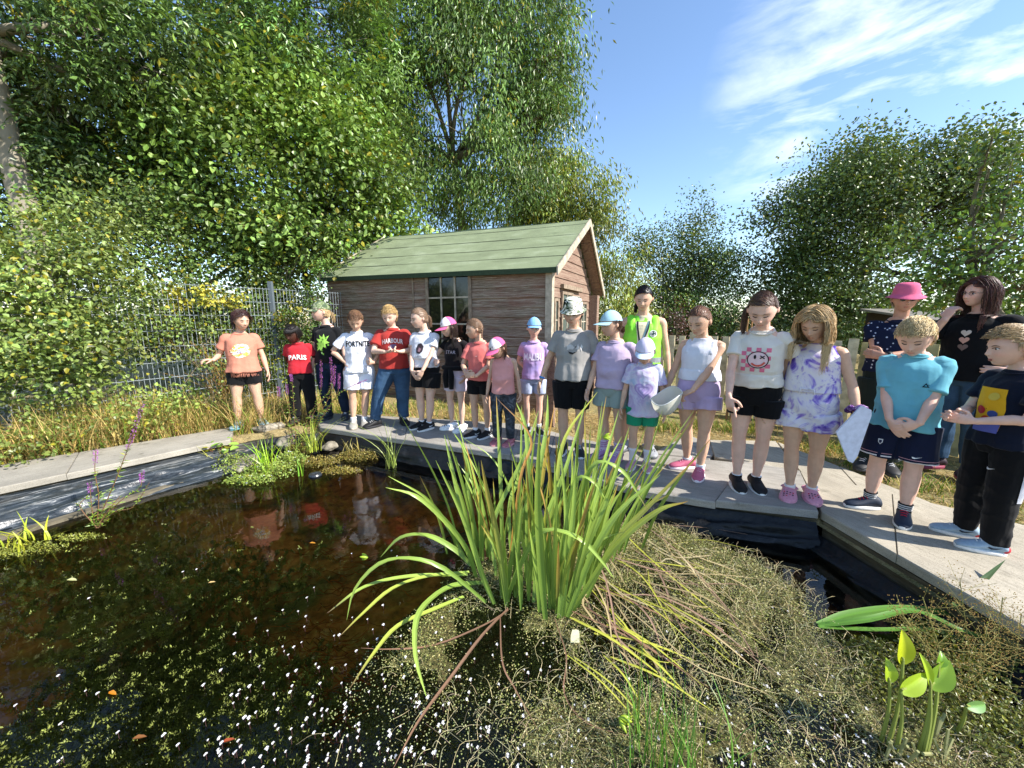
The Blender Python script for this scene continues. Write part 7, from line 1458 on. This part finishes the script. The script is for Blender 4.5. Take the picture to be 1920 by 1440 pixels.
p.decal(sw(.035, .385, .034), 'e0e0e4', 'swoosh', bvh=p.bbvh, par=p.bot, grid=2, off=.005)
p.shoes('8fa3b2', 'dcdad4', 'cfd4d8', kind='trainer', logo='1c2430', heel='b02a34', toe='c9ccd0')

# ------------------------------------------------------------------ things in their hands
p = netp; MW = Matrix.Translation(p.g) @ Matrix.Rotation(p.rot, 4, 'Z'); hw = MW @ Vector(p.hand[1]['fc'])
nc = P(1250, 742, hw.y - .08); net = thing('pond_net', nc, 0, 'white mesh pond net held low by the girl in the tank top', 'net')
A = Acc(); ax = (hw - nc); ax.z = 0; ux = ax.normalized(); uy = Vector((-ux.y, ux.x, 0)); th = np.linspace(0, 2 * np.pi, 36, endpoint=False); RX, RY = .13, .10
tiltz = .05
ring0 = [tuple(ux * math.cos(q) * RX + uy * math.sin(q) * RY + Vector((0, 0, tiltz * math.cos(q) + .012 * math.sin(3 * q)))) for q in th]
A.tube(ring0 + ring0[:1], .0035, 6, cap=False); A.build('rim', plain(lin('c9ccc8'), .4, .5), net, True)
rings = []
for f in np.linspace(0, 1, 14):
    sq = math.sqrt(max(0, 1 - f ** 2.0)) * (1 - .1 * f); dp = Vector((0, 0, -.15 * f)) + ux * (-.05 * f) * 0
    rings.append([np.array(r_) * np.array((sq, sq, 1 - f)) + np.array(dp) + np.array((0, 0, .008 * math.sin(k * 1.7 + f * 6))) * (f > .05) for k, r_ in enumerate(ring0)])
A = Acc(); A.loft(rings, cap=False)
t = NT('net_cloth'); t.setc(lin('d6d4c6')); t.rough(.9, .1); tr_ = t.new('ShaderNodeBsdfTranslucent'); tr_.inputs[0].default_value = (*lin('d6d4c6'), 1); g_ = t.new('ShaderNodeMixShader'); g_.inputs[0].default_value = .4; t.l.new(t.b.outputs[0], g_.inputs[1]); t.l.new(tr_.outputs[0], g_.inputs[2]); t.l.new(g_.outputs[0], t.out.inputs[0]); t.bump(t.tex(240, 2), .5, .002)
A.build('bag', t.m, net, True)
A = Acc(); s0 = Vector(ring0[0]); e0 = hw - nc; A.tube([tuple(s0), tuple(e0), tuple(e0 + (e0 - s0).normalized() * .12)], .006, 8); A.build('handle', plain(lin('b8bab4'), .4, .5), net, True)
p = tdp; MW = Matrix.Translation(p.g) @ Matrix.Rotation(p.rot, 4, 'Z'); hw = MW @ Vector(p.hand[1]['fc'])
A = Acc(); out = [(-.10, -.02), (.015, .16), (.07, .135), (.075, .10), (.035, -.17), (.015, -.215), (-.01, -.205)]
prism_z = lambda y: [(x, y, z) for x, z in out]; A.loft([prism_z(-.006), prism_z(.006)]); o = A.build('white_board', plain(lin('ccd0e0'), .6, .3)); o.location = hw + Vector((-.05, -.04, .02)); o.rotation_euler = (0, 0, R(-12)); tag(o, 'tapered white board hanging from the long haired girl\'s left hand', 'board')
A = Acc(); W = p.W[1]; u = unit(W - p.E[1]); a1 = unit(np.cross(u, (0, 1, 0))); a2 = np.cross(u, a1); 
pts = [W - u * .03 * p.H + (a1 * math.cos(q) + a2 * math.sin(q)) * .027 * p.H * (1 + .12 * math.sin(q * 7)) + u * .006 * math.sin(q * 5) for q in np.linspace(0, 6.28, 40)]; A.tube(pts, .0125 * p.H * (1 + .2 * np.sin(np.linspace(0, 60, 40))), 8, cap=False); A.build('scrunchie', patchy('scrunchie_cloth', [(.4, lin('3a1f4a')), (.55, lin('7a4f90')), (.65, lin('b8a4c0'))], 30), p.r, True)
A = Acc(); p = wom; A.box((-.09, -.05, 0), (.09, .05, .16)); A.tube([(-.05, 0, .16), (-.045, 0, .24), (.045, 0, .24), (.05, 0, .16)], .006, 5); o = A.build('carrier_bag', plain(lin('2f86c9'), .4, .5, .25, 20, .5)); o.location = G(1762, 872) + Vector((0, .1, GZ)); tag(o, 'small bright blue carrier bag on the grass behind the boy in aqua', 'bag')
